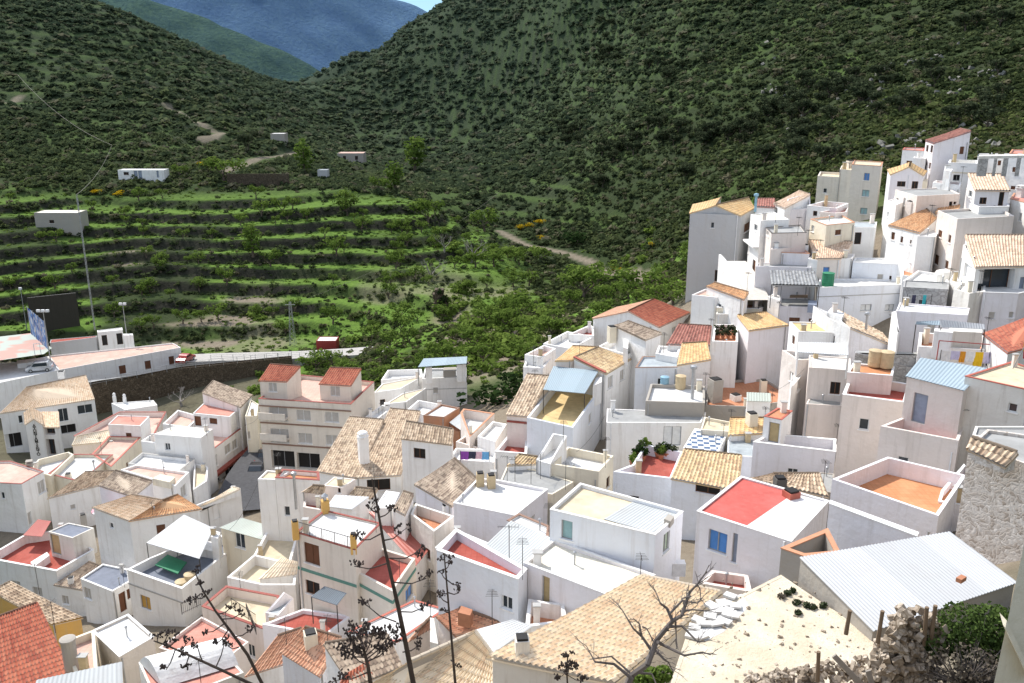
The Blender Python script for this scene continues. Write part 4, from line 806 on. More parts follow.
v = vol(h, 'N 560,270 830,330 940,265 760,205 600,180', Y=66.5, par=.08, floor='grey', wall='cream'); [antenna(v, q) for q in ('N 600,260', 'N 640,262', 'N 722,275', 'N 770,250')]
vt = vol(h, 'N 605,178 745,172 770,140,.4 660,125,.4', Y=69, kind='tile', tile='yellow', w=.3, wall='white', name='shed_wall')
h = house('house', 'white house with a slanting stair hood and walled white terrace in the centre', 'house')
v = vol(h, 'C 280,488 468,518 526,455 345,420', Y=68, par=.75, floor='white', wall='cream', wins='C 1:k 498,540,510,580'); v2 = vol(h, 'C 222,475 276,490 342,380,1.3 288,370,1.3', Y=68.5, par=.03, floor='white', cap='white', name='stair_room_wall')
h = house('house', 'white house with half zinc half sandy roof and teal shutters', 'house')
v = vol(h, 'G 276,0 690,100 800,8 C 395,566', Y=46, par=.18, floor='sand', cap='white', wall='bluish', wins='G 0:t 320,42,364,116 1:e 722,90,746,162')
_q = [at_z(*parse(q)[0][:2], v.zf) for q in ('G 487,38', 'G 680,92', 'G 790,8', 'C 600,640')]; mb_ = MB(); tile_face(mb_, *_q, w=.2, near=False, metal=True, amp=.022, over=0); mb_.build('zinc_sheet', 'metal_zinc', h)
slab(v, 'G 725,35 750,45 765,25 742,15', v.zf+.4, .4, 'wall_cement', 'roof_hatch')
p_ = at_z(*parse('G 762,225')[0][:2], v.z-3.2); mb_ = MB(); mb_.box((p_.x+.25, p_.y-.1, p_.z), .75, .5, .8); ac = mb_.build('air_conditioner', 'plastic_white', h)
h = house('house', 'white low house with a cream flat roof in the shade of the teal shuttered house', 'house')
v = vol(h, 'G 172,210 490,332 690,258 290,118', Y=43.5, par=.14, floor='pale', cap='white', wall='lilac', wins='G 0:ad 243,262,274,382')
h = house('house', 'white house with blue-grey zinc roof, left of the cream flat roof', 'house')
v = vol(h, 'G 0,165 165,218 290,115,.4 125,45,.4', Y=46, kind='metal', tile='zinc', wall='bluish', w=.2)
v2 = vol(h, 'F 770,150 F 1020,250 G 170,280 G 185,240 F 1000,160 F 830,85', Y=45.2, par=.5, floor='red', wall='bluish', wins='G 1:g 82,340,128,398') if 0 else vol(h, 'F 775,160 G 150,275 G 185,235 F 850,75', Y=45, par=.5, floor='red', cap='white', wall='bluish', wins='G 0:g 84,340,127,392'); antenna(v2, 'G 115,200')
v3 = vol(h, 'C 340,715 500,745 C 500,700 C 420,680', Y=49, par=.06, floor='white', cap='maroon', name='back_wall') if 0 else vol(h, 'N 600,465 810,560 N 815,495 660,430', Y=50, par=.1, floor='white', cap='brown', name='back_wall')
h = house('house', 'tiny sunken patio house with a terracotta floor between the zinc roof and the cream-tan tiles', 'house')
v = vol(h, 'G 178,460 345,440 330,370 190,350', Y=40, par=.9, floor='terracotta', wall='white')
# ---------------- village edge by the gardens
h = house('house', 'white gabled house with a bright red right-hand roof slope at the garden edge', 'house')
v = vol(h, 'M 772,240 930,165 748,97,1.6 560,140 436,195 618,158,1.6', Y=102, kind='tile', tile='red', w=.32, wins='M 0:s 840,240,862,275'); v.roof.data.materials.append(MATS['tile_salmon'])
_nf = len(v.roof.data.polygons)
for _p in v.roof.data.polygons:
    if _p.index >= _nf//2: _p.material_index = 1
h = house('house', 'small white house with a dark brown tiled lean-to in front of the red gable', 'house')
v = vol(h, 'M 552,230 708,302 782,272,.3 615,210,.5', Y=96.5, kind='tile', tile='brown', w=.3, over=.25); pipe(v, 'M 724,385', 3.4, .12, z=v.z-3.6, head=False); chim(v, 'M 530,300', .8, 1.4, 'open', 'wall_cream', z=v.z-1.5)
v2 = vol(h, 'M 460,340 620,385 700,320 560,290', Y=96, par=.8, floor='white'); slab(v2, 'M 590,345 615,352 620,258 597,255', v2.zf+2.0, 2.0, 'wall_white', 'buttress')
h = house('house', 'white house with a bare white roof terrace overlooking the gardens', 'house')
v = vol(h, 'M 180,325 325,352 438,290 303,262', Y=99, par=.7, floor='white'); v2 = vol(h, 'M 310,278 440,284 438,240 420,228', Y=102, par=.7, floor='red')
h = house('house', 'lowest white house on the garden edge with a stepped parapet', 'house')
v = vol(h, 'M 85,382 180,395 245,350 182,333', Y=93, par=.6, floor='pink'); v2 = vol(h, 'M 78,445 180,450 240,380 100,385', Y=91, par=.3, floor='white'); antenna(v2, 'M 130,440')
h = house('house', 'white house with a sand-coloured sloping roof and rose wall, next to the garden edge', 'house')
v = vol(h, 'M 245,412 320,412 465,345,.3 330,338,.3', Y=90, kind='tile', tile='ochre', w=.4, wall='rose', amp=.03)
h = house('house', 'white street house with a yellow ribbed roof edged in dark red', 'house')
v = vol(h, 'M 500,478 626,402 465,343,1.1 338,398,1.0', Y=88, kind='tile', tile='yellow', w=.4, over=.15, wins='M 0:s 512,492,537,553 573,460,596,515 0:k 619,438,636,484 0:s 475,540,490,580')
mb_ = MB(); a, b_ = v.pts[3]+Vector((0, 0, .06)), v.pts[0]+Vector((0, 0, .06)); d_ = (b_-a).normalized(); n_ = d_.cross(Vector((0, 0, 1))).normalized(); up = Vector((0, 0, .12)); o_ = n_*.16
mb_.prism([a-o_, b_-o_, b_+o_, a+o_], [a-o_+up, b_-o_+up, b_+o_+up, a+o_+up]); mb_.build('verge', 'cap_red', h)
h = house('house', 'white street house with a yellow-floored roof terrace under a sheet of blue metal', 'house')
v = vol(h, 'C 185,305 366,345 492,170 300,160', Y=80, par=.95, floor='yellow', wall='bluish', wins='C 1:s 475,240,485,275 428,290,438,330 0:w 380,380,392,420'); awning(v, 'C 250,196 412,211 466,122,.25 290,104,.25', v.zf+2.5, tile='blue', posts='01')
slab(v, 'C 445,180 480,165 480,140 455,150', v.zf+2.3, 2.3, 'wall_white', 'partition')
h = house('house', 'house with a steep old tiled slope left of the blue metal sheet', 'house')
v = vol(h, 'C 106,292 192,300 272,142,2.0 186,135,2.0', Y=82, kind='tile', tile='old', w=.3, wall='rose', ledge=[(0, .6, .2, .1, 'cap_maroon', 'string_course')])
v2 = vol(h, 'C 60,440 184,450 188,385 110,378', Y=79, par=.7, floor='red', wall='white', cap='white'); v3 = vol(h, 'C -10,380 60,400 105,330 50,320', Y=86, par=.4, floor='white')
# ---------------- middle right
h = house('house', 'wide white house with a chalk-white roof terrace over a weathered grey parapet', 'house')
v = vol(h, 'C 652,240 886,248 885,180 672,172', Y=78, par=.35, floor='white', wall='cement'); v0 = vol(h, 'C 498,325 870,325 890,285 500,270', Y=76, par=.06, floor='grey', wall='white', name='lower_wall', wins='C 0:w 722,340,792,415')
v1 = vol(h, 'C 612,110 780,108 910,80 905,70 640,66', Y=85, par=.12, floor='zinc', wall='bluish', cap='brown', name='upper_wall'); pipe(v, 'C 835,232', 3.0, .16); 
h = house('house', 'white house with a plain orange tiled roof patch above the chalk-white terrace', 'house')
v = vol(h, 'C 778,97 908,75 892,8,.7 797,14,.7', Y=84, kind='tile', tile='ochre', w=.4, amp=.02)
h = house('house', 'house with a maroon diamond tiled roof between the red gable and the flower terrace', 'house')
v = vol(h, 'R 140,70 355,75 365,-20,1.0 200,-30,1.0', Y=90, kind='tile', tile='maroon', w=.35); v2 = vol(h, 'R 80,120 190,140 210,85 95,80', Y=88, par=.3, floor='white'); antenna(v2, 'R 120,120')
h = house('house', 'house with a terracotta terrace and a streaked grey chimney block', 'house')
v = vol(h, 'R 335,385 555,392 780,360 775,330 640,250 360,260', Y=81, par=.25, floor='terracotta', wall='cement'); chim(v, 'R 380,365', 1.1, 2.3, 'open', 'wall_cement'); chim(v, 'R 488,360', .8, .6, 'open'); chim(v, 'R 628,320', .6, 1.3, 'open', 'wall_cream')
h = house('house', 'tall white blank-walled house with a tan roof and flower pots on its terrace', 'house')
v = vol(h, 'K 410,592 640,560 510,488,.5 345,506,.5', Y=88, kind='tile', tile='ochre', w=.35, amp=.03, wall='lilac', wins='R 0:g 417,160,464,216 425,264,468,292', over=.2)
v2 = vol(h, 'K 190,660 345,665 345,560 205,560', Y=87, par=.7, floor='terracotta', name='terrace_wall')
h = house('house', 'low shed with a mossy corrugated lid beside the terracotta terrace', 'house')
v = vol(h, 'R 550,362 668,365 665,325,.3 550,320,.3', Y=76, kind='metal', tile='green'); 
h = house('house', 'house with small cream and yellow tiled roofs behind the chequered slab', 'house')
v = vol(h, 'R 455,535 632,525 640,450,.4 465,450,.4', Y=72, kind='tile', tile='ochre', w=.4, amp=.02); chim(v, 'R 570,480', .8, 1.0, 'open', 'wall_cream', z=v.z+.3); v2 = vol(h, 'R 310,510 460,520 465,470,.2 330,445,.2', Y=73, par=.04, floor='sand', wall='cream', name='flat_wall')
v3 = vol(h, 'R 448,640 585,650 585,560 450,555', Y=69, par=.05, floor='zinc', wall='bluish', name='annexe_wall')
h = house('house', 'small white block topped by a blue and white chequered slab', 'house')
v = vol(h, 'C 800,425 935,447 978,362 845,348', Y=70, par=.02, floor='check', wall='white')
h = house('house', 'white house with a bright yellow-tan barrel tiled roof and bluish front', 'house')
v = vol(h, 'C 755,542 962,577 D 108,398,.9 C 805,432,.9', Y=62.5, kind='tile', tile='yellow', w=.3, wall='bluish', wins='C 0:k 848,568,946,606') if 0 else vol(h, 'C 755,542 1015,590 1030,455,.9 805,430,.9', Y=62.5, kind='tile', tile='yellow', w=.3, wall='bluish', wins='C 0:k 848,568,946,606')
h = house('house', 'house with a red patio crowded with potted plants', 'house')
v = vol(h, 'C 525,518 755,545 800,440 650,410 600,490', Y=66, par=.9, floor='red', wall='bluish'); vpat = v
h = house('house', 'white terrace house with a little stair tower capped in red tiles', 'house')
v = vol(h, 'D 112,345 390,378 392,335 235,322 150,325', Y=66, par=.8, floor='grey', wall='lilac', cap='white'); vt = vol(h, 'D 148,258 208,270 244,240 194,230', Y=67, base=v.zf, par=.03, floor='terracotta', cap='red', name='stair_room_wall', wins='D 0:ad 163,278,199,346'); pipe(v, 'D 148,330', 2.2, .09, head=False)
h = house('house', 'house ruin with a strip of crumbling brown tiles behind the red and white roof', 'house')
v = vol(h, 'D 95,465 365,525 335,450,.3 180,450,.3', Y=60, kind='tile', tile='old', w=.3, wall='cement'); v2 = vol(h, 'D 310,505 385,515 385,450 335,445', Y=60, par=.05, floor='grey', wall='cement', name='annexe_wall')
h = house('house', 'house with a roof half red paint half white, blue shutter on its front', 'house')
v = vol(h, 'Z 697,511.5 791,542 829,501 741,476.5', Y=43, par=.06, floor='redpaint', wall='lilac', cap='white', wins='G 0:l 898,84,973,167 Z 0:y 732,533,737,563', caph=.04)
_q = [at_z(a, b_, v.zf+.012) for a, b_ in ((745.5, 526.5), (790, 540.5), (827, 501.5), (796, 492))]; mb_ = MB(); mb_.face(_q); mb_.build('white_roof_half', 'floor_white', h); chim(v, 'Z 791,497', .7, .35, 'open', 'cap_red'); chim(v, 'Z 780,482', .6, .25, 'open', 'cap_dark')
pipe(v, 'Z 736,590', 3.6, .07, z=v.z-5.0, mat='plastic_white', head=False)
v2 = vol(h, 'Z 700,583 752,592 748,575 712,570', Y=40, par=.5, floor='red', wall='rose', name='yard_wall')
h = house('house', 'tall white house end wall above the stair tower, with a flat canopy porch', 'house')
v = vol(h, 'D 300,92 440,104 440,60 300,50', Y=73, par=.1, floor='white', wall='rose', wins=''); awning(v, 'D 262,42 432,52 430,12 265,8', v.z+1.9, tile='white', posts='01', pr=.08, pmat='wall_white'); v0 = vol(h, 'D 240,160 300,92 300,50 240,60', Y=72.9, par=.1, floor='white', name='side_wall', wins='D 0:s 262,120,275,165')
vol(h, 'D 290,215 410,222 412,200 300,195', Y=71.6, par=.05, floor='grey', name='lower_wall', wall='rose')
h = house('house', 'white house with a red-rimmed step terrace and two brown roof tanks beside it', 'house')
v = vol(h, 'D 413,185 625,212 640,150 440,118', Y=64, par=.65, floor='red', wall='rose', cap='white'); v2 = vol(h, 'S 120,372 350,390 360,345 150,325', Y=65.5, z=v.z+.9, par=.1, floor='orange', wall='rose', name='upper_wall', cap='white'); pipe(v, 'S 222,430', 2.0, .05, head=False)
h = house('stone_wall', 'long grey rubble parapet behind the two brown roof tanks', 'wall')
v = vol(h, 'S 160,270,0@70 490,345,-1.25@69.5 495,335,-1.25@70.3 165,262,0@70.8', Y=70, par=.02, floor='grey', wall='greystone')
h = house('house', 'pink plastered house with a blue metal roof and a slatted grey-blue door', 'house')
v = vol(h, 'S 425,390 715,462 825,350,.4 500,298,.4', Y=59, kind='metal', tile='blue', wall='rose', w=.25, wins='S 0:yd 452,478,526,632')
v2 = vol(h, 'D 545,292 800,322 812,280 620,235', Y=57.5, par=.75, floor='red', wall='rose', name='terrace_wall') if 0 else vol(h, 'S 290,645 690,720 720,640 430,590', Y=57.5, par=.9, floor='red', wall='rose', name='terrace_wall')
h = house('house', 'big windowless beige house with a red-rimmed flat roof by the flag', 'house')
v = vol(h, 'S 722,392 1080,470 1090,360 960,318', Y=57, par=.08, floor='sand', cap='red', wall='dirty'); vflag = v
h = house('house', 'house with a deep orange floored roof patio and pink copings', 'house')
v = vol(h, 'D 378,468 736,592 830,455 565,393', Y=50, par=1.1, floor='orange', wall='lilac')
v2 = vol(h, 'D 735,545 830,560 850,460 822,420,.5 745,510,.3', Y=49, par=.05, floor='orange', cap='white', wall='lilac', name='annexe_wall')
h = house('ruined_house', 'ruined house wall of rough pale rubble with broken roof edge at the right', 'ruin')
v = vol(h, 'D 840,352 1070,430 1120,330 900,300', Y=38, par=.15, floor='grey', wall='stone')
vol(h, 'D 838,362,.3 960,420,.1 1000,380,.5 850,330,.6', z=v.z, base=v.z-.2, kind='tile', tile='old', w=.26, wall='stone', name='roof_edge'); 
vol(h, 'D 850,320 1080,360 1080,290 860,290', Y=41, par=.1, floor='grey', wall='dirty', name='back_wall')
h = house('yard_wall', 'long lilac plaster wall with white top under the orange floored patio', 'wall')
v = vol(h, 'H 368,48 662,158 668,146 372,38', Y=39, par=.03, floor='white', wall='lilac', cap='white')
h = house('yard_enclosure', 'low cement yard enclosure with orange inside beside the corrugated tin roof', 'yard')
v = vol(h, 'H 206,198 285,226 405,215 362,133', Y=35.5, par=.9, floor='grey', wall='cement', cap='orange')
h = house('tin_roof_shed', 'shed under the big silver corrugated tin roof', 'shed')
v = vol(h, 'H 515,470 992,310 770,143,.4 272,228,.4', Y=25.3, kind='metal', tile='tin', w=.15, wall='cement', over=.1)
h = house('house', 'house with a flat sandy earth roof in front of the tin roof', 'house')
v = vol(h, 'H -190,720 640,720 505,478 360,390 205,285 80,348 0,402 -110,480', Y=22.25, par=.01, floor='earth', wall='earth'); vsand = v
# ================================================================ upper right hillside quarter
h = house('house', 'tall plain grey gabled house standing alone at the left end of the upper village', 'house')
v = vol(h, 'I 60,552,0@114 360,582,0@112 440,545,0@119 400,508,0@124 80,508,0@122', Y=114, kind='none', wall='grey', wins='K 0:k 206,238,230,306 I 0:g 183,608,203,642 I 1:b 382,612,414,660')
zt = v.z; vol(h, 'I 360,580,0@112 440,545,0@119 405,508,1.1@120.5 215,513,1.1@113.3', z=zt, base=zt-.05, kind='tile', tile='ochre', w=.3, amp=.03, wall='grey', name='gable_wall'); vol(h, 'I 60,552,0@114 215,513,1.1@113.3 240,508,1.1@120.5 80,508,0@122', z=zt, base=zt-.05, kind='tile', tile='ochre', faces=[(3, 0, 1, 2)], wall='grey', name='gable_wall', w=.3, amp=.03)
h = house('house', 'white balcony house with a low brown roof right of the grey gabled house', 'house')
v = vol(h, 'I 420,560,0@108 482,575,0@103 650,572,0@104 560,540,0@110', Y=108, par=.1, floor='pale', wins='K 0:k 385,60,410,130 0:bd 430,175,447,260 I 0:g 440,620,460,660', ledge=[(0, 3.0, .2, .7, 'wall_white', 'balcony')]); v2 = vol(h, 'I 445,545,0@113 560,556,0@112 555,545,.4@117 450,530,.4@117', z=v.z+.3, kind='tile', tile='maroon', w=.3, name='back_wall'); pipe(v2, 'I 447,540', 1.8, .15, mat='plastic_blue')
h = house('house', 'white house with a dark-edged lean-to roof beside the ramp', 'house')
v = vol(h, 'I 510,640,0@103 545,668,0@99 758,600,0@99.5 720,585,0@105', Y=103, par=.12, floor='grey', cap='dark', wall='rose', wins='I 0:s 515,660,530,690')
h = house('house', 'small white house with pale pink tiled roof under the beige hillside block', 'house')
v = vol(h, 'I 557,495,0@113 622,525,0@109 770,460,1.2@112 705,440,1.2@116', Y=113, kind='tile', tile='hill', w=.3, wins='I 0:s 565,520,580,555'); vol(h, 'I 620,530,0@109.5 775,530,0@110.5 770,460,1.6@113 640,470,.9@112.5', z=v.z-.3, par=.05, floor='white', name='side_wall', wall='lilac', wins='I 0:k 700,508,745,525')
h = house('house', 'stepped beige three-storey block with teal shutters against the hillside', 'house')
v = vol(h, 'I 818,332,0@128 1000,332,0@126 1000,325,0@132 830,325,0@134', Y=128, par=.3, floor='sand', wall='beige', wins='I 0:g 850,405,873,434 0:n 948,404,990,440'); v2 = vol(h, 'I 950,292,0@126.5 1030,292,0@125 1030,280,0@131 960,280,0@132', Y=126.5, par=.1, floor='sand', wall='beige', name='upper_wall')
v3 = vol(h, 'J 0,265,0@124.5 170,300,0@122 180,290,0@128 10,255,0@131', Y=124.5, par=.12, floor='sand', wall='beige', cap='orange', wins='J 0:l 70,315,104,360 0:t 58,415,102,455 48,522,90,560', name='right_wall'); chim(v2, 'I 1010,285', .9, 1.0, 'open', 'wall_beige')
h = house('house', 'white parapet terrace house under the beige hillside block', 'house')
v = vol(h, 'I 755,510,0@110 930,530,0@107.5 1000,505,0@112 850,495,0@114', Y=110, par=.6, floor='pink', cap='white', wins='I 0:k 790,540,815,570')
v2 = vol(h, 'I 830,530,0@107 925,545,0@106 990,560,0@107 1000,520,0@111', Y=107, z=v.z-.3, par=.3, floor='red', wall='rose', name='lower_wall')
h = house('house', 'cream and rose house with a brown shuttered window in the middle of the upper village', 'house')
v = vol(h, 'I 775,590,0@104 870,625,0@99.5 1040,600,0@101.5 960,580,0@107', Y=104, par=.2, floor='white', wall='cream', cap='cap' if 0 else 'cap_' and 'orange', wins='I 0:s 780,625,797,665 1:b 922,652,957,683'); vol(h, 'I 1010,598,0@102 L 130,70,0@102 L 140,30,0@106 I 1030,590,0@106', Y=102, z=v.z-.6, par=.1, floor='zinc', name='annexe_wall', wins='L 0:kd 15,14,55,85')
h = house('house', 'white house with a pinkish barrel tiled roof and a blue window, below the cream house', 'house')
v = vol(h, 'K 815,165 952,165 1022,70,1.0 768,62,1.0', Y=96.5, kind='tile', tile='hill', w=.3, wall='rose', wins='K 0:l 850,220,888,260', over=.2); chim(v, 'K 740,130', .6, .8, 'open', z=v.z); vol(h, 'K 765,120,0@97 818,165,0@96.1 830,165,0@99 790,100,0@99', z=v.z-.2, par=.05, name='side_wall')
v2 = vol(h, 'K 945,170 1022,170 1040,140 960,140', Y=95, z=v.z-.2, par=.05, floor='white', name='tower_wall'); 
h = house('house', 'low white house with an orange rim and blank front beside the pinkish barrel tiles', 'house')
v = vol(h, 'K 605,135 770,142 745,122 610,122', Y=98.5, par=.15, floor='palered', cap='orange', wall='lilac', wins='K 0:g 606,155,616,205'); v2 = vol(h, 'K 450,215 780,222 770,195 460,195', Y=97, par=.1, floor='grey', wall='lilac', name='lower_wall')
v3 = vol(h, 'K 540,115 755,95 760,80 545,105', Y=98, par=.05, floor='slate', name='back_wall', wall='rose')
h = house('house', 'white house with an open bar terrace under a grey tiled awning', 'house')
v = vol(h, 'K 590,452 818,458 818,400 600,400', Y=93, par=.08, floor='grey', wall='lilac', wins='K 0:b 648,520,712,548 765,526,798,548'); awning(v, 'K 545,322 828,330 802,248,.7 535,240,.7', v.zf+2.6, kind='tile', tile='grey', posts='01', w=.35); 
slab(v, 'K 525,345 592,400 600,520 530,480', v.zf+.3, 4, 'wall_white', 'side_wall') if 0 else vol(h, 'K 528,345,0@93.4 595,400,0@91.8 600,380,0@93.6 560,340,0@95', Y=93.2, z=v.zf+1.0, par=.05, floor='white', name='side_wall')
vbar = v
slab(v, 'K 652,395 760,395 760,385 655,385', v.zf+.95, .15, 'wood', 'counter'); slab(v, 'K 760,440 812,445 815,420 765,415', v.zf+.9, .9, 'pane_greyblue', 'cabinet'); slab(v, 'K 700,330 800,332 800,320 705,318', v.zf+1.4, .7, 'pane_dark', 'shelf'); slab(v, 'K 548,268 806,268 806,264 548,264', v.zf+2.6, 2.6, 'wall_cement', 'rear_partition'); slab(v, 'K 820,322 826,322 806,266 800,266', v.zf+2.5, 2.5, 'wall_cement', 'side_partition')
h = house('house', 'broad white house with a white roof terrace and two faint blind windows', 'house')
v = vol(h, 'K 820,345 L 305,325 L 300,295 K 830,290', Y=92, par=.12, floor='white', cap='white', wall='bluish', wins='L 0:w 50,442,116,480 196,442,250,480', ledge=[(0, .9, .08, .05, 'cap_grey', 'string_course')]); 
v2 = vol(h, 'L 5,192 300,207 285,172 20,165', Y=97, par=.1, floor='white', cap='white', wall='bluish', name='upper_wall', wins='L 0:s 148,262,184,318 0:k 221,272,235,300')
h = house('house', 'white house with a sloping old tiled roof and a tall grey flue pipe', 'house')
v = vol(h, 'S 130,130 355,235,-1.3 330,195,-.9 70,45,.9 22,38,.9', Y=76, kind='none', wall='lilac') if 0 else vol(h, 'S 135,140,1.1 360,235,-.9 300,170,-.5 60,45,1.4', Y=76, kind='tile', tile='old', w=.3, wall='lilac', ridge=False); pipe(v, 'S 205,230', 2.8, .13, z=v.z-1.2)
v2 = vol(h, 'S 22,38,1.3@78.5 135,140,1.1@75.7 60,45,1.4@79', z=v.z, par=.02, floor='white', name='side_wall')
h = house('house', 'white box house with a flat ochre roof beside the bar terrace', 'house')
v = vol(h, 'K 705,606 940,612 872,552 650,548', Y=78, par=.05, floor='yellow', cap='white', wins='K 3:b 665,625,682,683'); v2 = vol(h, 'K 620,560,0@79 705,680,0@76 960,670,0@76.5 955,640,0@78', z=v.z-2.0, par=.4, floor='grey', name='lower_wall', wall='rose'); vol(h, 'K 880,460,0@79.5 955,590,0@77.5 970,560,0@79 900,455,0@81', z=v.z+1.5, par=.03, name='side_wall')
h = house('house', 'cream parapet terrace house curving below the ramp', 'house')
v = vol(h, 'K 218,462 480,470 490,420 225,410', Y=95, par=.5, floor='pink', wall='cream', cap='white'); vol(h, 'K 215,500 520,500 480,475 220,475', Y=94, par=.1, floor='white', name='lower_wall', wall='dirty')
h = house('house', 'low white house with an orange-brown tiled slope below the ramp', 'house')
v = vol(h, 'K 160,330 380,410 405,370,.4 205,312,.4', Y=98, kind='tile', tile='orange', w=.3); v2 = vol(h, 'K 70,385 215,400 350,380 150,350', Y=97, par=.2, floor='pink', name='lower_wall')
h = house('house', 'big white two-faced house with brown shutters, shade-tinted right wall, centre of the upper right', 'house')
v = vol(h, 'J 500,610,0@95 628,588,0@89 960,602,0@91 850,575,0@98', Y=95, z=at_y(852+628/5.942, 120+588/5.942, 89).z, par=.25, floor='grey', wall='rose', wins='L 0:b 512,0,535,44 572,28,588,78 488,145,515,205 552,180,572,232 1:b 826,52,866,95')  # pinkish shade of the right face put into the rose plaster
h = house('house', 'white house under an orange ribbed roof with small brown windows on its lit face', 'house')
v = vol(h, 'J 217,622,0@98 400,682,0@93 500,600,.9@97 430,550,1.4@101', Y=98, z=at_y(852+217/5.942, 120+622/5.942, 98).z, kind='tile', tile='orange', w=.35, wins='L 0:b 232,12,254,58 287,38,303,76 343,58,354,82'); v2 = vol(h, 'L 390,40,0@92.5 500,20,0@92 520,0,0@96 400,10,0@97', z=v.z-.3, par=.05, floor='white', name='wing_wall'); vol(h, 'J 500,550,0@99 625,525,0@98 640,505,.4@102 520,530,.4@103', Y=99, kind='tile', tile='orange', wall='rose', name='rear_wall')
h = house('house', 'white terraced house with long flat roof and shade-tinted end wall, below the gabled white house', 'house')
v = vol(h, 'J 255,428,0@106 388,452,0@100 642,440,0@102 560,425,0@108', Y=100, z=at_y(852+388/5.942, 120+452/5.942, 100).z, par=.12, floor='grey', wall='rose', wins='J 0:s 262,462,275,505 304,462,318,510 336,475,350,520 1:k 577,485,597,515 603,485,620,502'); v2 = vol(h, 'J 205,480,0@104 260,520,0@100.5 300,520,0@103 250,470,0@106', Y=104, par=.1, name='wing_wall'); chim(v2, 'J 345,580', .9, 1.8, 'open', 'wall_rose', z=v.z-2.6)  # rose plaster carries the end wall's pinkish shade as colour
h = house('house', 'white gabled house with a tan roof and two dark openings under its gable', 'house')
v = vol(h, 'J 230,322,0@112 215,275,0@118 345,270,1.0@117 440,322,0@116 425,325,0@111 340,285,1.0@111.5', Y=112, kind='tile', tile='ochre', w=.3, amp=.03, wall='lilac', wins='J 4:k 355,364,392,410 5:k 268,364,318,396')
slab(v, 'J 402,365 450,365 450,350 405,350', v.z-.8, 2.4, 'wall_cream', 'porch_block')
h = house('house', 'topmost white house with a red mono-pitch roof and one brown shutter', 'house')
v = vol(h, 'J 437,132,0@120 488,135,0@115 705,75,1.35@116.5 640,70,1.35@122', Y=115, z=at_y(852+488/5.942, 120+135/5.942, 115).z, kind='tile', tile='maroon', faces=[(0, 1, 2, 3)], w=.35, wins='J 0:k 440,148,454,190 466,150,480,195 432,250,443,290 456,252,468,292 1:b 640,158,666,203', wall='lilac')
h = house('house', 'small white flat house left of the topmost red-roofed house', 'house')
v = vol(h, 'J 300,178,0@123 430,180,0@121 430,172,0@126 310,172,0@127', Y=123, par=.15, floor='palered', cap='red', wins='J 0:b 322,242,356,272'); vol(h, 'J 365,225,0@118 440,225,0@117 440,210,0@120 370,210,0@120', Y=118, par=.1, floor='white', name='wing_wall')
h = house('house', 'white house with flat parapet and recessed arch between the topmost house and the pergola ruin', 'house')
v = vol(h, 'J 572,255,0@110 745,260,0@108.5 745,245,0@113 580,240,0@114', Y=110, par=.4, floor='pale', cap='cream' if 0 else 'white', wins='J 0:K 600,325,640,362', ledge=[(0, 1.0, .15, .08, 'wall_cream', 'string_course')]); v2 = vol(h, 'J 545,300,0@107 590,310,0@106 600,280,0@109 560,280,0@109', Y=107, par=.05, name='wing_wall'); vol(h, 'J 480,370,0@108 640,420,0@105 650,390,0@108 500,350,0@110', Y=108, par=.5, floor='red', name='terrace_wall')
slab(v2, 'J 560,300 580,302 580,290 562,290', v2.z+.8, .9, 'wall_white', 'chimney')
h = house('house', 'white house with a roofless pergola ruin of pale stone pillars on top', 'house')
v = vol(h, 'J 745,225,0@113 938,225,0@112 938,205,0@118 750,205,0@118', Y=113, par=.2, floor='grey', cap='grey', wins='J 0:b 780,232,802,264 866,240,886,270 0:s 762,340,790,362 846,345,876,362')
for a, b_ in ((757, 815), (850, 868), (905, 935), (985, 1010)): slab(v, 'J %d,205 %d,205 %d,198 %d,198' % (a, b_, b_, a), v.z+2.0, 2.2, 'wall_greystone', 'pillar')
slab(v, 'J 755,215 1030,210 1030,203 757,207', v.z+2.25, .25, 'wall_dirty', 'lintel')
h = house('house', 'tall white house with orange rim at the right edge, second from the top', 'house')
v = vol(h, 'J 935,200,0@108 1060,205,0@106 1060,185,0@113 950,185,0@114', Y=108, par=.1, floor='palered', cap='orange', wins='J 0:b 952,280,984,310 942,392,970,414')
h = house('house', 'white house with a pinkish tiled porch roof and recessed terrace near the right edge', 'house')
v = vol(h, 'J 735,412,0@96.5 935,415,0@96 888,360,1.2@100 690,355,1.2@101', Y=96.5, kind='tile', tile='hill', w=.3, wall='lilac', wins='J 0:k 872,428,902,510 758,460,800,500', over=.2); v2 = vol(h, 'J 690,500,0@97 755,520,0@94 935,510,0@94.5 935,480,0@97', Y=94, z=at_y(852+755/5.942, 120+520/5.942, 94).z, par=.8, floor='white', cap='white', name='terrace_wall', wins='J 0:g 680,530,708,575'); vol(h, 'J 685,375,0@99.5 735,412,0@96.4 745,410,0@98 700,370,0@101', z=v.z-.2, par=.05, name='side_wall', wins='J 0:g 692,420,714,460'); pipe(v2, 'J 760,560', 3, .15, z=v2.z-2)
chim(v, 'J 655,470', 1.2, 3.0, 'open', 'wall_rose', z=v.z-3.2)
h = house('house', 'plain white house at the right edge below the orange-rimmed one', 'house')
v = vol(h, 'J 940,470,0@97 1060,490,0@93 1080,460,0@100 960,450,0@102', Y=97, par=.1, floor='palered', wall='white', cap='cap' if 0 else 'orange'); chim(v, 'J 1000,460', .7, 1.0, 'pot')
h = house('house', 'white house with a big glazed porch under pale barrel tiles, right edge', 'house')
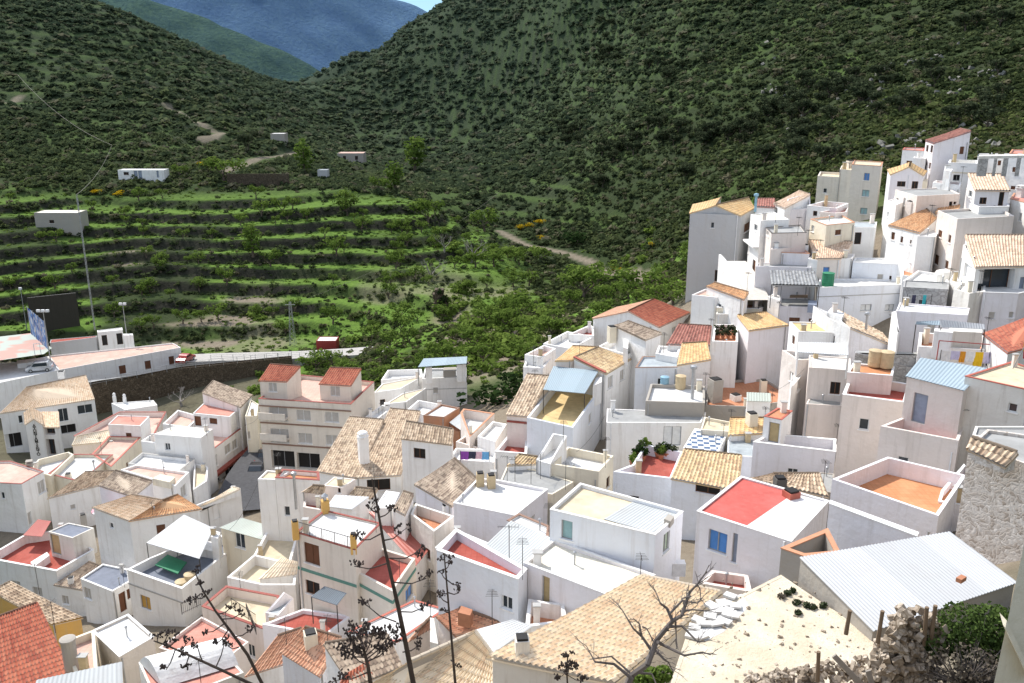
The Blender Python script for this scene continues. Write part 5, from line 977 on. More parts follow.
v = vol(h, 'L 738,215,0@80 1060,228,0@80.5 1060,110,1.8@86 668,105,1.8@86', Y=80, kind='tile', tile='hill', w=.3, amp=.06, wins='L 0:B 752,232,962,366 0:yd 995,280,1024,360', over=.2, ridge=True); vol(h, 'L 655,130,1.2@85 738,215,0@79.9 750,215,0@82 690,130,1.2@86', z=v.z-.15, par=.02, name='side_wall', wins='L 0:B 662,205,720,300')
v2 = vol(h, 'L 780,372,0@78.5 990,380,0@78 1060,385,0@79 1060,340,0@82 780,340,0@82', Y=78.5, par=.1, floor='white', cap='white', wall='lilac', name='lower_wall', wins='L 0:s 810,486,852,530 932,486,970,524'); 
h = house('house', 'white house with a flaking front and crooked rubble cornice left of the glass porch', 'house')
v = vol(h, 'L 605,350,0@80 700,372,0@78.2 785,372,0@79 780,330,0@82 640,320,0@83', Y=80, par=.3, floor='white', wall='dirty'); v2 = vol(h, 'L 580,300,0@84 640,330,0@82 650,300,0@84 600,280,0@87', Y=84, par=.1, name='wing_wall'); 
h = house('house', 'round-cornered white terrace house with an arched niche behind the grey stone wall', 'house')
v = vol(h, 'L 300,318,0@86 500,330,0@84 580,300,0@85 560,262,0@89 390,255,0@91', Y=86, z=at_y(852+500/5.942, 230+330/5.942, 84).z, par=.3, floor='white'); m_ = MB(); p_ = spot(v, 'L 540,300'); m_.lathe((p_.x, p_.y, v.zf-.2), [(.85, 0), (.85, .9), (.7, 1.15), (.3, 1.3)], 16); m_.build('oven_dome', 'wall_dirty', h); v2 = vol(h, 'L 300,268,0@92 385,272,0@91 385,240,0@94 300,235,0@95', Y=92, par=.1, floor='terracotta', name='rear_wall')
h = house('stone_house', 'grey bare stone house wall with a washing line and turquoise cloth', 'house')
v = vol(h, 'L 305,338,0@82 575,340,0@81 575,320,0@84 310,320,0@85', Y=82, par=.1, floor='grey', wall='greystone')
h = house('house', 'white yard house with an open brown-roofed stall and red pipe frame', 'house')
v = vol(h, 'L 262,480,0@77 690,495,0@75.5 700,460,0@78 280,450,0@80', Y=77, par=.1, floor='white', wall='lilac'); v1 = vol(h, 'L 235,500,0@76.5 262,680,0@70 272,680,0@70 262,478,0@77', Y=76.5, z=v.z, par=.02, name='side_wall', floor='white')
v2 = vol(h, 'L 395,690,0@68 790,700,0@67 795,620,0@71 400,610,0@72', Y=68, z=CZ-68*.300, par=.8, floor='terracotta', name='terrace_wall'); _o, _p = awning(v2, 'L 380,560 520,565 525,540,.2 385,545,.2', v2.zf+2.4, tile='blue', posts='01'); _o, _p = awning(v2, 'L 530,575 790,588 785,560,.3 520,533,.5', v2.zf+2.5, tile='white', posts='01')
slab(v2, 'L 490,600 600,610 600,590 490,585', v2.zf+2.2, 2.2, 'wall_white', 'partition'); slab(v2, 'L 570,600 775,610 775,585 580,580', v2.zf+2.0, 2.0, 'wall_dirty', 'partition')
h = house('house', 'white house with a smooth red roof beside the flag at the right edge', 'house')
v = vol(h, 'L 790,565,0@68 930,710,0@63 1100,700,0@65 1080,520,1.0@70', Y=68, z=at_y(852+930/5.942, 230+700/5.942, 64).z, kind='tile', tile='red', w=.3, amp=.03, faces=[(0, 1, 2, 3)])
for hh in HOUSES:
    if '_new' in hh: del hh['_new']
# ---------------------------------------------------------------- far hill and mountain, bluish haze painted into their colours
def ridge_hill(name, prof, Yr, front, back, mat_cols, amp, seed, x0, x1, step):
    us = np.array([p[0] for p in prof]); vs = np.array([p[1] for p in prof])
    X = np.arange(x0, x1, step); Y = np.arange(Yr-front, Yr+back, step); XX, YY = np.meshgrid(X, Y)
    zr = CZ+(76.6-np.interp(512+F*XX/Yr, us, vs))/F*Yr
    d = YY-Yr; Z = zr-np.abs(d)*np.where(d < 0, .50, .35)
    k = np.minimum(1, np.abs(d)/60+.12)
    Z = Z+(fbm(XX.ravel(), YY.ravel(), amp*7, 5, seed).reshape(XX.shape)-.5)*amp*2.0*k+(fbm(XX.ravel(), YY.ravel(), amp*.9, 3, seed+9).reshape(XX.shape)-.5)*amp*.28
    me = grid_mesh(name, XX, YY, Z); m, n, b = new_mat(name); p = geo_pos(n); f = n.noise(p, .045*900/Yr, 6, .7); g = n.noise(p, .25*900/Yr, 5, .75)
    c = n.mix(n.ramp(f, .38, .62, (0, 0, 0), (1, 1, 1)), mat_cols[0], mat_cols[1]); c = n.mix(n.ramp(g, .42, .66, (0, 0, 0), (1, 1, 1)), c, mat_cols[2])
    n.link(c, b.inputs['Base Color']); b.inputs['Roughness'].default_value = 1; b.inputs['Specular IOR Level'].default_value = 0; bump(n, b, g, 1.0, 5*Yr/900); me.materials.append(m)
    tag(link(name, me), 'wooded slope in the distance', kind='structure')
ridge_hill('hill', [(-100, -60), (60, -14), (118, 0), (165, 8), (210, 21), (260, 39), (315, 62), (350, 84), (420, 120), (600, 170)], 950, 420, 300, [(.075, .13, .12), (.11, .18, .135), (.065, .115, .12)], 46, 5, -800, 120, 6)
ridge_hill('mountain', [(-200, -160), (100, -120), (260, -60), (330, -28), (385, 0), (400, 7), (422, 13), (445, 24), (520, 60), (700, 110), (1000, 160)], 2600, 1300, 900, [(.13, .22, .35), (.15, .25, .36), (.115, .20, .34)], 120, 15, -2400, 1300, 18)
# ---------------------------------------------------------------- vegetation
def leafmat(name, stops, trans=.25):
    m = bpy.data.materials.new(name); m.use_nodes = True; n = NT(m); out = n.n['Material Output']; n.n.remove(n.n['Principled BSDF'])
    at = n.add('Attribute', attribute_name='tint'); r = n.add('ValToRGB'); e = r.color_ramp.elements
    e[0].position = stops[0][0]; e[0].color = lin(stops[0][1]); e[1].position = stops[-1][0]; e[1].color = lin(stops[-1][1])
    for p, c in stops[1:-1]: q = e.new(p); q.color = lin(c)
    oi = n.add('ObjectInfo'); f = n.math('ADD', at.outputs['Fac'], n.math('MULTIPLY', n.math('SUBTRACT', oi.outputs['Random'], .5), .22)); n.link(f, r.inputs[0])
    if name == 'leaf_scrub':
        ps = n.add('SeparateXYZ'); n.link(geo_pos(n), ps.inputs[0]); hz = n.add('MapRange'); n.link(ps.outputs[1], hz.inputs[0]); hz.inputs[1].default_value = 150; hz.inputs[2].default_value = 600; hz.inputs[3].default_value = 0; hz.inputs[4].default_value = .6; rc = n.mix(hz.outputs[0], r.outputs[0], (.105, .145, .115))  # distance haze painted into the scrub leaf colour
    else: rc = r.outputs[0]
    d = n.add('BsdfDiffuse'); t = n.add('BsdfTranslucent'); mx = n.add('MixShader'); mx.inputs[0].default_value = trans
    n.link(rc, d.inputs[0]); n.link(rc, t.inputs[0]); n.link(d.outputs[0], mx.inputs[1]); n.link(t.outputs[0], mx.inputs[2]); n.link(mx.outputs[0], out.inputs[0]); MATS[name] = m
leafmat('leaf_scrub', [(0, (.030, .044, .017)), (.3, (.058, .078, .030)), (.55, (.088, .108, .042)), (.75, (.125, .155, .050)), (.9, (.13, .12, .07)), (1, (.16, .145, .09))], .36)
leafmat('leaf_olive', [(0, (.022, .032, .018)), (.5, (.050, .066, .034)), (1, (.085, .10, .055))])
leafmat('leaf_light', [(0, (.045, .075, .016)), (.5, (.105, .165, .032)), (1, (.18, .25, .055))], .38)
leafmat('leaf_dark', [(0, (.010, .020, .008)), (.5, (.022, .042, .014)), (1, (.04, .07, .02))])
leafmat('leaf_yellow', [(0, (.10, .10, .015)), (.4, (.40, .27, .01)), (1, (.60, .42, .02))])
leafmat('leaf_bush', [(0, (.020, .035, .012)), (.5, (.055, .090, .025)), (1, (.11, .16, .045))])
leafmat('leaf_dry', [(0, (.06, .05, .04)), (.5, (.12, .10, .08)), (1, (.19, .17, .13))])
def leaves(nq, centers, r_fn, size, rg, flat=0.35):
    """nq random quads in clumps; returns verts (nq*4,3), tint per quad"""
    cen = np.array([c[:3] for c in centers]); rad = np.array([c[3] for c in centers]); w = rad**2; k = rg.choice(len(cen), nq, p=w/w.sum())
    d = rg.normal(size=(nq, 3)); d /= np.linalg.norm(d, axis=1)[:, None]; rr = rad[k]*rg.uniform(.55, 1.08, nq)**.6
    P = cen[k]+d*rr[:, None]*np.array([1, 1, .85]); nm = d+rg.normal(size=(nq, 3))*.8; nm /= np.linalg.norm(nm, axis=1)[:, None]
    t = np.cross(nm, rg.normal(size=(nq, 3))); t /= np.linalg.norm(t, axis=1)[:, None]; b = np.cross(nm, t); s = size*rg.uniform(.6, 1.35, nq)[:, None]
    a = rg.uniform(.5, 1, nq)[:, None]
    V_ = np.stack([P-t*s-b*s*a*.4, P+t*s*.2-b*s*a, P+t*s+b*s*a*.4, P-t*s*.2+b*s*a], 1).reshape(-1, 3)
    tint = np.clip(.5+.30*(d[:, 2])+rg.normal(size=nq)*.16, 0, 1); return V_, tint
def quads_mesh(name, V_, tint, mat):
    nq = len(tint); me = bpy.data.meshes.new(name); me.vertices.add(nq*4); me.vertices.foreach_set('co', V_.astype(np.float32).ravel()); me.loops.add(nq*4); me.loops.foreach_set('vertex_index', np.arange(nq*4, dtype=np.int32))
    me.polygons.add(nq); me.polygons.foreach_set('loop_start', np.arange(0, nq*4, 4, dtype=np.int32)); me.polygons.foreach_set('loop_total', np.full(nq, 4, np.int32))
    a = me.attributes.new('tint', 'FLOAT', 'FACE'); a.data.foreach_set('value', tint.astype(np.float32)); me.materials.append(MATS[mat]); me.update(); return me
def scatter(name, label, P3, size, tints, mat, nq=42, variants=5, seed=3, leaf=.34, flat=.75):
    rg = np.random.default_rng(seed); VS = []; TS = []
    var = []
    for i in range(variants):
        c = [(0, 0, .45, .62)]+[(rg.uniform(-.5, .5), rg.uniform(-.5, .5), rg.uniform(.2, .75), rg.uniform(.3, .5)) for _ in range(4)]
        var.append(leaves(nq, c, None, leaf, rg))
    vi = rg.integers(0, variants, len(P3)); an = rg.uniform(0, 6.28, len(P3))
    for i in range(variants):
        s = np.where(vi == i)[0]; V_, t = var[i]; ca, sa = np.cos(an[s]), np.sin(an[s]); sz = size[s][:, None]
        X = V_[None, :, 0]*ca[:, None]-V_[None, :, 1]*sa[:, None]; Y = V_[None, :, 0]*sa[:, None]+V_[None, :, 1]*ca[:, None]
        VS.append(np.stack([X*sz+P3[s, 0:1], Y*sz+P3[s, 1:2], V_[None, :, 2]*sz*flat+P3[s, 2:3]-.1*sz], -1).reshape(-1, 3)); TS.append((t[None]*.5-.25+tints[s][:, None]).ravel())
    return tag(link(name, quads_mesh(name, np.concatenate(VS), np.clip(np.concatenate(TS), 0, 1), mat)), label, kind='stuff')
def in_house(x, y):
    m = np.zeros(len(x), bool)
    for z, b, c, l, n_ in VOLS: m |= (np.hypot(x-c.x, y-c.y) < 7)
    return m
N_ = 112000; u_ = rng.uniform(-90, 1110, N_); Y_ = 122+rng.beta(1.0, 1.25, N_)*(640-122); X_ = (u_-512)/F*Y_
keep = np.ones(N_, bool); keep &= ~in_house(X_, Y_); keep &= ~((Y_ < 165) & (u_ < 300)); keep &= ~((Y_ < 128) & (u_ > 640) & (u_ < 980))
for nm in PATHS:
    if len(PATHS[nm]) > 1: keep &= polydist(X_, Y_, [(p.x, p.y) for p in PATHS[nm]]) > 3.0
tmk = terrace_mask(X_, Y_); e_ = .8; zz_ = T(X_, Y_); gr = np.hypot((T(X_+e_, Y_)-zz_)/e_, (T(X_, Y_+e_)-zz_)/e_)
keep &= ~((tmk > .4) & (gr < .55) & (rng.random(N_) < .93)); keep &= ~((Y_ < 172) & (u_ > 380) & (u_ < 640) & (rng.random(N_) < .62))
f2_ = (T0(X_, Y_)/3.4) % 1; keep &= ~((Y_ > 250) & (f2_ < .34) & (rng.random(N_) < .62) & (fbm(X_, Y_, 80, 2, 171) > .42)); dens = fbm(X_, Y_, 34, 4, 111); keep &= rng.random(N_) < np.clip(.55+(dens-.33)*3.2, .42, 1)
X_, Y_, zz_, dens, tmk, gr = X_[keep], Y_[keep], zz_[keep], dens[keep], tmk[keep], gr[keep]; n_ = len(X_)
sz = rng.gamma(4.0, .28, n_)*np.interp(Y_, [120, 200, 350, 640], [.75, .95, 1.5, 2.1]); sz = np.clip(sz*.70, .35, 2.7)*np.where(tmk > .4, .72, 1)
ti = np.clip((fbm(X_, Y_, 24, 3, 121)*.4+fbm(X_, Y_, 95, 2, 123)*.55-.08)*.85+rng.normal(0, .13, n_), .05, .98); ti = np.where(rng.random(n_) < .12, rng.uniform(.75, 1, n_), np.minimum(ti, .78)); ti = np.where((Y_ < 175) & (rng.random(n_) < .6), np.clip(ti+.22, 0, .78), ti)
P3_ = np.stack([X_, Y_, zz_], 1); near_ = Y_ < 300
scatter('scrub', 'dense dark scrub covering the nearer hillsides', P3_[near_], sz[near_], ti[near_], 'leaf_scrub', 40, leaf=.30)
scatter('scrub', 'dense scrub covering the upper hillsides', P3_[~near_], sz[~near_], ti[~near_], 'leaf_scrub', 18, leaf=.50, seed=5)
print('INFO scrub', n_)
# fresh green shrubs on the valley floor and along the terrace walls
N3 = 4200; X3 = rng.uniform(-75, 60, N3); Y3 = rng.uniform(118, 225, N3); k3 = ~in_house(X3, Y3) & (rng.random(N3) < np.clip((fbm(X3, Y3, 20, 3, 151)-.44)*5, 0, 1)) & ((Y3 > 172) | (X3 > -45-.2*(Y3-150))) & ((Y3 < 190) | (X3 > -25+.25*(Y3-190))) & (512+F*X3/Y3 < 655)
k3 &= polydist(X3, Y3, [(p.x, p.y) for p in PATHS['river']]) > 3
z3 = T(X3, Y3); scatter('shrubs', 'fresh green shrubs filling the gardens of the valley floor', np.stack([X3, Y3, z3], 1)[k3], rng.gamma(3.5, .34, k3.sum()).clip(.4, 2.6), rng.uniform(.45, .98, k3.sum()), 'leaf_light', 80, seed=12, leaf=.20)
N4 = 9000; X4 = rng.uniform(-150, 15, N4); Y4 = rng.uniform(166, 262, N4); tk = terrace_mask(X4, Y4); z4 = T(X4, Y4); g4 = np.hypot((T(X4+.5, Y4)-z4)/.5, (T(X4, Y4+.5)-z4)/.5); g5 = np.abs(T(X4, Y4+1.6)-z4)
k4 = (tk > .5) & (((g4 > .5) & (rng.random(N4) < .22)) | ((g4 < .4) & (g5 > .8) & (rng.random(N4) < .20)) | (rng.random(N4) < .012))
scatter('shrubs', 'dark weeds and shrubs growing on the terrace walls', np.stack([X4, Y4, z4], 1)[k4], rng.gamma(3.5, .22, k4.sum()).clip(.3, 1.8), rng.uniform(.1, .62, k4.sum()), 'leaf_scrub', 50, seed=14, leaf=.24)
# grass tussocks and herbs along the treads and gardens
N2 = 9000; X2 = rng.uniform(-150, 50, N2); Y2 = rng.uniform(122, 255, N2); z2 = T(X2, Y2); g2 = np.hypot((T(X2+.6, Y2)-z2)/.6, (T(X2, Y2+.6)-z2)/.6)
k2 = (g2 < .45) & ~in_house(X2, Y2) & (rng.random(N2) < np.clip((fbm(X2, Y2, 18, 3, 131)-.3)*3, 0, 1)) & ((Y2 > 166) | (X2 > -55))
for nm in ('river', 'low_track'): k2 &= polydist(X2, Y2, [(p.x, p.y) for p in PATHS[nm]]) > 2.5
scatter('grass', 'bright green grass and herbs on the terrace treads', np.stack([X2, Y2, z2], 1)[k2], rng.uniform(.25, .8, k2.sum()), rng.uniform(.3, .8, k2.sum()), 'leaf_light', 26, seed=8, leaf=.30, flat=.5)
# ---------------------------------------------------------------- single trees
def limb(mb, p, d, ln, r, depth, ends, rg, n=5, spread=.75, up=.25):
    q = p.copy(); seg = 3
    for i in range(seg):
        d = (d+Vector((rg.uniform(-.18, .18), rg.uniform(-.18, .18), rg.uniform(-.05, .15)))).normalized(); e = q+d*ln/seg; mb.tube(q, e, r*(1-.5*i/seg), r*(1-.5*(i+1)/seg), n, False); q = e
    ends.append(q.copy())
    if depth > 0:
        for j in range(rg.choice([2, 3])):
            dd = (d+Vector((rg.uniform(-1, 1), rg.uniform(-1, 1), rg.uniform(-.3, .6)))*spread+Vector((0, 0, up))).normalized(); limb(mb, q, dd, ln*rg.uniform(.62, .85), r*.52, depth-1, ends, rg, n, spread, up)
plain('bark', (.13, .10, .075), .9); plain('bark_pale', (.30, .27, .24), .9)
TREES = {}
def tree_proto(kind, i):
    rg = random.Random(hash(kind) % 97+i*13 if 0 else sum(map(ord, kind))+i*13); ng = np.random.default_rng(sum(map(ord, kind))+i); tb = MB(); ends = []
    H = dict(almond=1, olive=1, poplar=1, bare=1, shrub=.3, broom=.25)[kind]
    if kind == 'poplar':
        tb.tube((0, 0, 0), (0, 0, .45), .028, .02, 6, False); tb.tube((0, 0, .45), (.01, 0, .95), .02, .006, 6, False); cl = [(ng.uniform(-.06, .06), ng.uniform(-.06, .06), z_, .07+.11*math.sin(math.pi*min(1, (1.05-z_)*1.1))) for z_ in np.linspace(.22, .98, 13)]
    elif kind in ('shrub', 'broom'): tb.tube((0, 0, -.05), (0, 0, .3), .04, .02, 5, False); cl = [(0, 0, .35, .34)]+[(ng.uniform(-.32, .32), ng.uniform(-.32, .32), ng.uniform(.2, .6), ng.uniform(.16, .28)) for _ in range(7)]
    else:
        tb.tube((0, 0, -.06), (.01, .01, .16), .042, .034, 7, False)
        for a in range(4 if kind != 'bare' else 5):
            t = a*6.28/4+rg.uniform(-.5, .5); limb(tb, Vector((.01, .01, .14+.03*a)), Vector((math.cos(t)*.75, math.sin(t)*.75, .8)).normalized(), .26, .022, 2 if kind != 'bare' else 3, ends, rg)
        cl = [(e.x, e.y, min(e.z, .92), rg.uniform(.09, .17)) for e in ends[1:]]+[(0, 0, .55, .2)]
    tm_ = tb.build('trunk', 'bark_pale' if kind == 'bare' else 'bark'); cm_ = None
    if kind != 'bare':
        V_, t_ = leaves(dict(almond=420, olive=520, poplar=420, shrub=300, broom=300)[kind], cl, None, dict(almond=.042, olive=.048, poplar=.036, shrub=.055, broom=.05)[kind], ng)
        cm_ = quads_mesh('crown', V_, t_, dict(almond='leaf_light', olive='leaf_olive', poplar='leaf_light', shrub='leaf_dark', broom='leaf_yellow')[kind])
    COL.objects.unlink(tm_); me_ = tm_.data; bpy.data.objects.remove(tm_); return me_, cm_
def plant_tree(kind, p, h, label, group=None, name=None, w=1.0, mat=None):
    i = random.randrange(3); k = (kind, i)
    if k not in TREES: TREES[k] = tree_proto(kind, i)
    tr, cr = TREES[k]; o = thing(name or ('tree' if kind not in ('shrub', 'broom') else 'shrub'), label, 'tree' if kind not in ('shrub', 'broom') else 'shrub', p, group)
    s = h; o.rotation_euler = (0, 0, random.uniform(0, 6.28)); t = link('trunk' if kind not in ('shrub', 'broom') else 'stem', tr, o); t.scale = (s*w, s*w, s)
    if cr: c = link('crown' if kind not in ('shrub', 'broom') else 'foliage', cr, o); c.scale = (s*w, s*w, s)
    return o
def gpx(sheet, x, y): s = SHEET[sheet]; return ground(s[0]+x/s[2], s[1]+y/s[2])
def px_h(p, px): return px*p.y/F*1.02
TG = 'small trees on the farm terraces'
for x_, y_, hp in [(440,470,14),(410,525,14),(545,520,13),(620,505,16),(500,612,15),(550,607,13),(597,603,17),(700,592,12),(745,592,11),(805,578,13),(740,455,16),(920,425,18),(770,312,15),(715,315,14),(380,275,12),(340,320,10),(500,380,10),(580,376,8),(150,515,14),(385,632,14),(420,622,13),(780,642,16),(910,612,18),(490,212,12),(570,205,14),(700,270,12),(945,296,17),(400,430,11),(840,330,12),(30,515,12),(800,300,12),(940,420,10)]:
    p = gpx('X', x_, y_)
    if p: plant_tree('almond', p, px_h(p, hp)*1.25, 'small light green tree growing on the farm terraces', TG, w=1.15)
for x_, y_, hp in [(20,262,18),(60,305,14),(240,285,26),(395,305,22),(205,440,14),(720,445,22),(480,385,14),(190,610,16),(265,650,18),(350,610,18),(400,560,22),(455,575,24),(490,395,14),(110,200,16),(330,600,14)]:
    p = gpx('Y', x_, y_)
    if p: plant_tree('almond', p, px_h(p, hp)*1.2, 'leafy green tree among the gardens on the valley floor', 'trees on the valley floor', w=1.2)
for x0_, x1_, y0_, y1_, cnt in ((-30, 8, 176, 226, 26), (-42, 42, 128, 176, 52)):
    k_ = 0
    while k_ < cnt:
        x_, y_ = random.uniform(x0_, x1_), random.uniform(y0_, y1_)
        if y_ < 150 and x_ < -30 or in_house(np.array([x_]), np.array([y_]))[0]: continue
        plant_tree('almond', Vector((x_, y_, Ts(x_, y_))), random.uniform(2.4, 4.6), 'leafy green tree among the gardens on the valley floor', 'trees on the valley floor', w=random.uniform(1.1, 1.5)); k_ += 1
tc = 0
while tc < 46:
    x_, y_ = random.uniform(-130, -5), random.uniform(172, 250)
    if terrace_mask(np.array([x_]), np.array([y_]))[0] < .6: continue
    z_ = Ts(x_, y_)
    if math.hypot((Ts(x_+.6, y_)-z_)/.6, (Ts(x_, y_+.6)-z_)/.6) > .4 or fbm(np.array([x_]), np.array([y_]), 30, 2, 201)[0] < .42: continue
    plant_tree('almond', Vector((x_, y_, z_)), random.uniform(2.2, 3.8), 'small light green tree growing on the farm terraces', TG, w=1.15); tc += 1
for (s_, x_, y_, hp, kind, lab, w) in [('Y',668,488,34,'almond','broad fresh green tree with a forked dark trunk, middle of the gardens',1.5),('Y',815,490,34,'almond','broad fresh green tree in the gardens nearest the tall grey house',1.5),('Y',910,505,24,'almond','bright green bushy tree touching the red gabled house',1.6),
   ('Y',650,340,16,'shrub','round bright green bush standing alone by the stream bend',1.9),('Y',150,200,26,'poplar','pale green upright tree at the head of the terraces, left of the bare poplar',1.6),('Y',205,140,28,'poplar','tall feathery brownish poplar at the head of the terraces',1.9),
   ('X',832,200,27,'poplar','tallest pale green poplar above the terraces, near the flat-roofed farm',1.5),('X',612,222,24,'almond','rounded bright green tree beside the white hillside hut',1.5),('X',692,430,28,'poplar','upright green tree standing mid terraces',1.6),
   ('Y',360,390,24,'bare','leafless grey tree on the valley spur',1.3),('Y',250,440,22,'bare','leafless grey tree left of the ivy ruin',1.3),('Y',285,360,18,'bare','leafless twiggy tree high on the spur',1.2),('A',715,260,18,'bare','leafless grey bush against the brown retaining wall',1.9),('B',300,112,18,'almond','fresh green tree right behind the apartment block',1.7),
   ('C',60,250,28,'shrub','dark green thicket beside the lowest white houses',1.9),('C',140,190,22,'shrub','dark leafy bush left of the steep old tiled slope',1.7),('X',680,140,20,'olive','dark conifer-like tree by the hillside track',1.0)]:
    p = gpx(s_, x_, y_)
    if p: plant_tree(kind, p, px_h(p, hp)*1.15, lab, w=w)
for q in [('Y',495,300),('Y',545,285),('Y',555,330),('Y',755,415),('X',550,182),('X',325,262),('X',262,258),('Z',530,228),('Z',655,247)]:
    p = gpx(*q)
    if p: plant_tree('broom', p, px_h(p, 7), 'yellow flowering broom bush on the valley slope', 'yellow broom bushes', w=1.8)
oc = 0
for tr_ in range(900):
    u, v = random.uniform(540, 1000), random.uniform(25, 200)
    if v > 190-.16*max(0, u-640)*.9 or fbm(np.array([u]), np.array([v*2.2]), 60, 3, 141)[0] < .5: continue
    p = ground(u, v+random.uniform(-2, 2), 125)
    if p is None or p.y < 135 or p.y > 420: continue
    plant_tree('olive', p, random.uniform(3.4, 5.2), 'dark grey-green olive tree on the slope above the village', 'olive trees on the slope above the village', w=1.25); oc += 1
    if oc >= 130: break
print('INFO olives', oc)
# ---------------------------------------------------------------- roads
def ribbon(name, label, pts, width, mat, h=.05, z=None):
    mb = MB(); P2 = []
    for a, b_ in zip(pts, pts[1:]):
        k = max(1, int((b_-a).length/1.5))
        for i in range(k): P2.append(a.lerp(b_, i/k))
    P2.append(pts[-1]); L = []; R_ = []
    for i, p in enumerate(P2):
        d = (P2[min(i+1, len(P2)-1)]-P2[max(i-1, 0)]); d.z = 0; d.normalize(); n_ = Vector((-d.y, d.x, 0)); zz = p.z if z == 'pts' else max(Ts(p.x+n_.x*k_, p.y+n_.y*k_) for k_ in (-width/2, 0, width/2))+h
        L.append(Vector((p.x+n_.x*width/2, p.y+n_.y*width/2, zz))); R_.append(Vector((p.x-n_.x*width/2, p.y-n_.y*width/2, zz)))
    dn = Vector((0, 0, -(3 if z == 'pts' else .6)))
    for i in range(len(L)-1):
        mb.face((R_[i], R_[i+1], L[i+1], L[i])); mb.face((R_[i]+dn, R_[i+1]+dn, R_[i+1], R_[i])); mb.face((L[i], L[i+1], L[i+1]+dn, L[i]+dn))
    return tag(mb.build(name, mat), label, kind='structure'), L, R_
plain('asphalt', (.075, .075, .08), .9, var=.3); plain('concrete_pale', (.66, .62, .56), .9, var=.15); plain('concrete', (.42, .40, .37), .9, var=.25)
st = [ground(u, v) for u, v in ((272, 458), (262, 470), (254, 482), (246, 500), (243, 516))]
STREET = ribbon('street', 'grey street between the apartment block and the white houses', st, 6.5, 'asphalt')
_pts = [at_y(u, v, Y) for u, v, Y in ((180, 358.5, 161), (215, 357, 161), (292, 355, 160), (345, 352, 158), (388, 349, 157), (402, 343, 162))]
pass
ribbon('road', 'pale road running along the foot of the terraces', _pts, 5.0, 'concrete', z='pts')
def fence(name, label, cat, pts, h, mat, sp=2.0, wires=3, group=None):
    o = thing(name, label, cat, pts[0], group); 
    for a, b_ in zip(pts, pts[1:]):
        k = max(1, round((b_-a).length/sp))
        for i in range(k+1):
            q = MB(); c = a.lerp(b_, i/k); q.tube(c-Vector((0, 0, .2)), c+Vector((0, 0, h)), .04, n=5); q.build('post', mat, o)
    q = MB()
    for a, b_ in zip(pts, pts[1:]):
        for j in range(wires): zz = Vector((0, 0, h*(j+1)/wires)); q.tube(a+zz, b_+zz, .025, n=4)
    q.build('rail', mat, o); return o
vr_ = [Vector((p.x, p.y, p.z)) for p in (vr.pts[0], vr.pts[1], vr.pts[2])]
fence('railing', 'thin grey railing along the top of the brown retaining wall', 'railing', vr_, 1.1, 'steel', 2.4)
fence('railing', 'pale railing along the road at the foot of the terraces', 'railing', [p+Vector((0, -2.3, .1)) for p in _pts[1:4]], 1.0, 'steel', 2.2)
# the ramp with its parapet in the upper village
rp = [at_y(u, v, Y) for u, v, Y in ((733, 261, 106), (738, 266, 103.5), (744, 276, 100), (751, 289, 96.5), (757, 300, 94))]
o_, L_, R__ = ribbon('road', 'pale concrete ramp climbing past the grey gabled house', rp, 3.0, 'concrete_pale', z='pts')
pw = MB()
for i in range(len(L_)-1):
    a, b_ = (R__ if R__[0].x < L_[0].x else L_)[i:i+2]; up = Vector((0, 0, .8)); dn = Vector((0, 0, -2.6)); t = Vector((-.25, 0, 0)); pw.prism([a+dn, b_+dn, b_+dn+t, a+dn+t], [a+up, b_+up, b_+up+t, a+up+t])
tag(pw.build('parapet_wall', 'wall_white'), 'curving white parapet wall along the outer side of the ramp', 'wall')
# ---------------------------------------------------------------- sports court, masts, pylons
Yc = 160; zc = at_y(10, 352, 152).z
cm_ = MB(); cm_.face([at_z(u, v, zc) for u, v in ((-40, 366), (44, 354), (52, 348), (32, 333), (-40, 341))]); 
m, n, b = new_mat('court'); p = geo_pos(n); f = n.noise(p, .15, 2); n.link(n.ramp(f, .48, .52, (.50, .31, .26), (.42, .46, .41)), b.inputs['Base Color']); MATS['court'] = m
tag(cm_.build('court_floor', 'court'), 'red and green painted sports court', kind='structure')
m, n, b = new_mat('mural'); p = geo_pos(n); f = n.noise(p, .45, 3); g = n.noise(n.scaled(p, (1, 1, .6)), 1.3, 3); n.link(n.mix(n.ramp(g, .5, .56, (0, 0, 0), (1, 1, 1)), n.ramp(f, .4, .6, (.03, .08, .28), (.14, .28, .55)), (.55, .58, .62)), b.inputs['Base Color']); MATS['mural'] = m
o = thing('fence_screen', 'tall blue and white patterned screen standing beside the sports court', 'screen', at_z(32, 347, zc)); q = MB()
A_, B_ = at_z(31.5, 334, zc), at_z(48.5, 350, zc); h_ = 5.2; nn = Vector((.05, -.05, 0)); q.prism([A_, B_, B_+nn, A_+nn], [A_+Vector((0, 0, h_)), B_+Vector((0, 0, h_)), B_+nn+Vector((0, 0, h_)), A_+nn+Vector((0, 0, h_))]); q.build('panel', 'mural', o)
for t in (0, .33, .66, 1): q = MB(); c = A_.lerp(B_, t)+Vector((-.1, .1, 0)); q.tube(c-Vector((0, 0, .3)), c+Vector((0, 0, h_+.2)), .06, n=6); q.build('post', 'steel', o)
o = thing('goal', 'small white goal frame on the sports court', 'goal', at_z(38, 356, zc)); q = MB(); c = at_z(35, 355, zc); e = at_z(41, 354, zc)
for a, b_ in ((c, c+Vector((0, 0, 2))), (e, e+Vector((0, 0, 2))), (c+Vector((0, 0, 2)), e+Vector((0, 0, 2)))): q.tube(a, b_, .06, n=6)
q.build('frame', 'plastic_white', o)
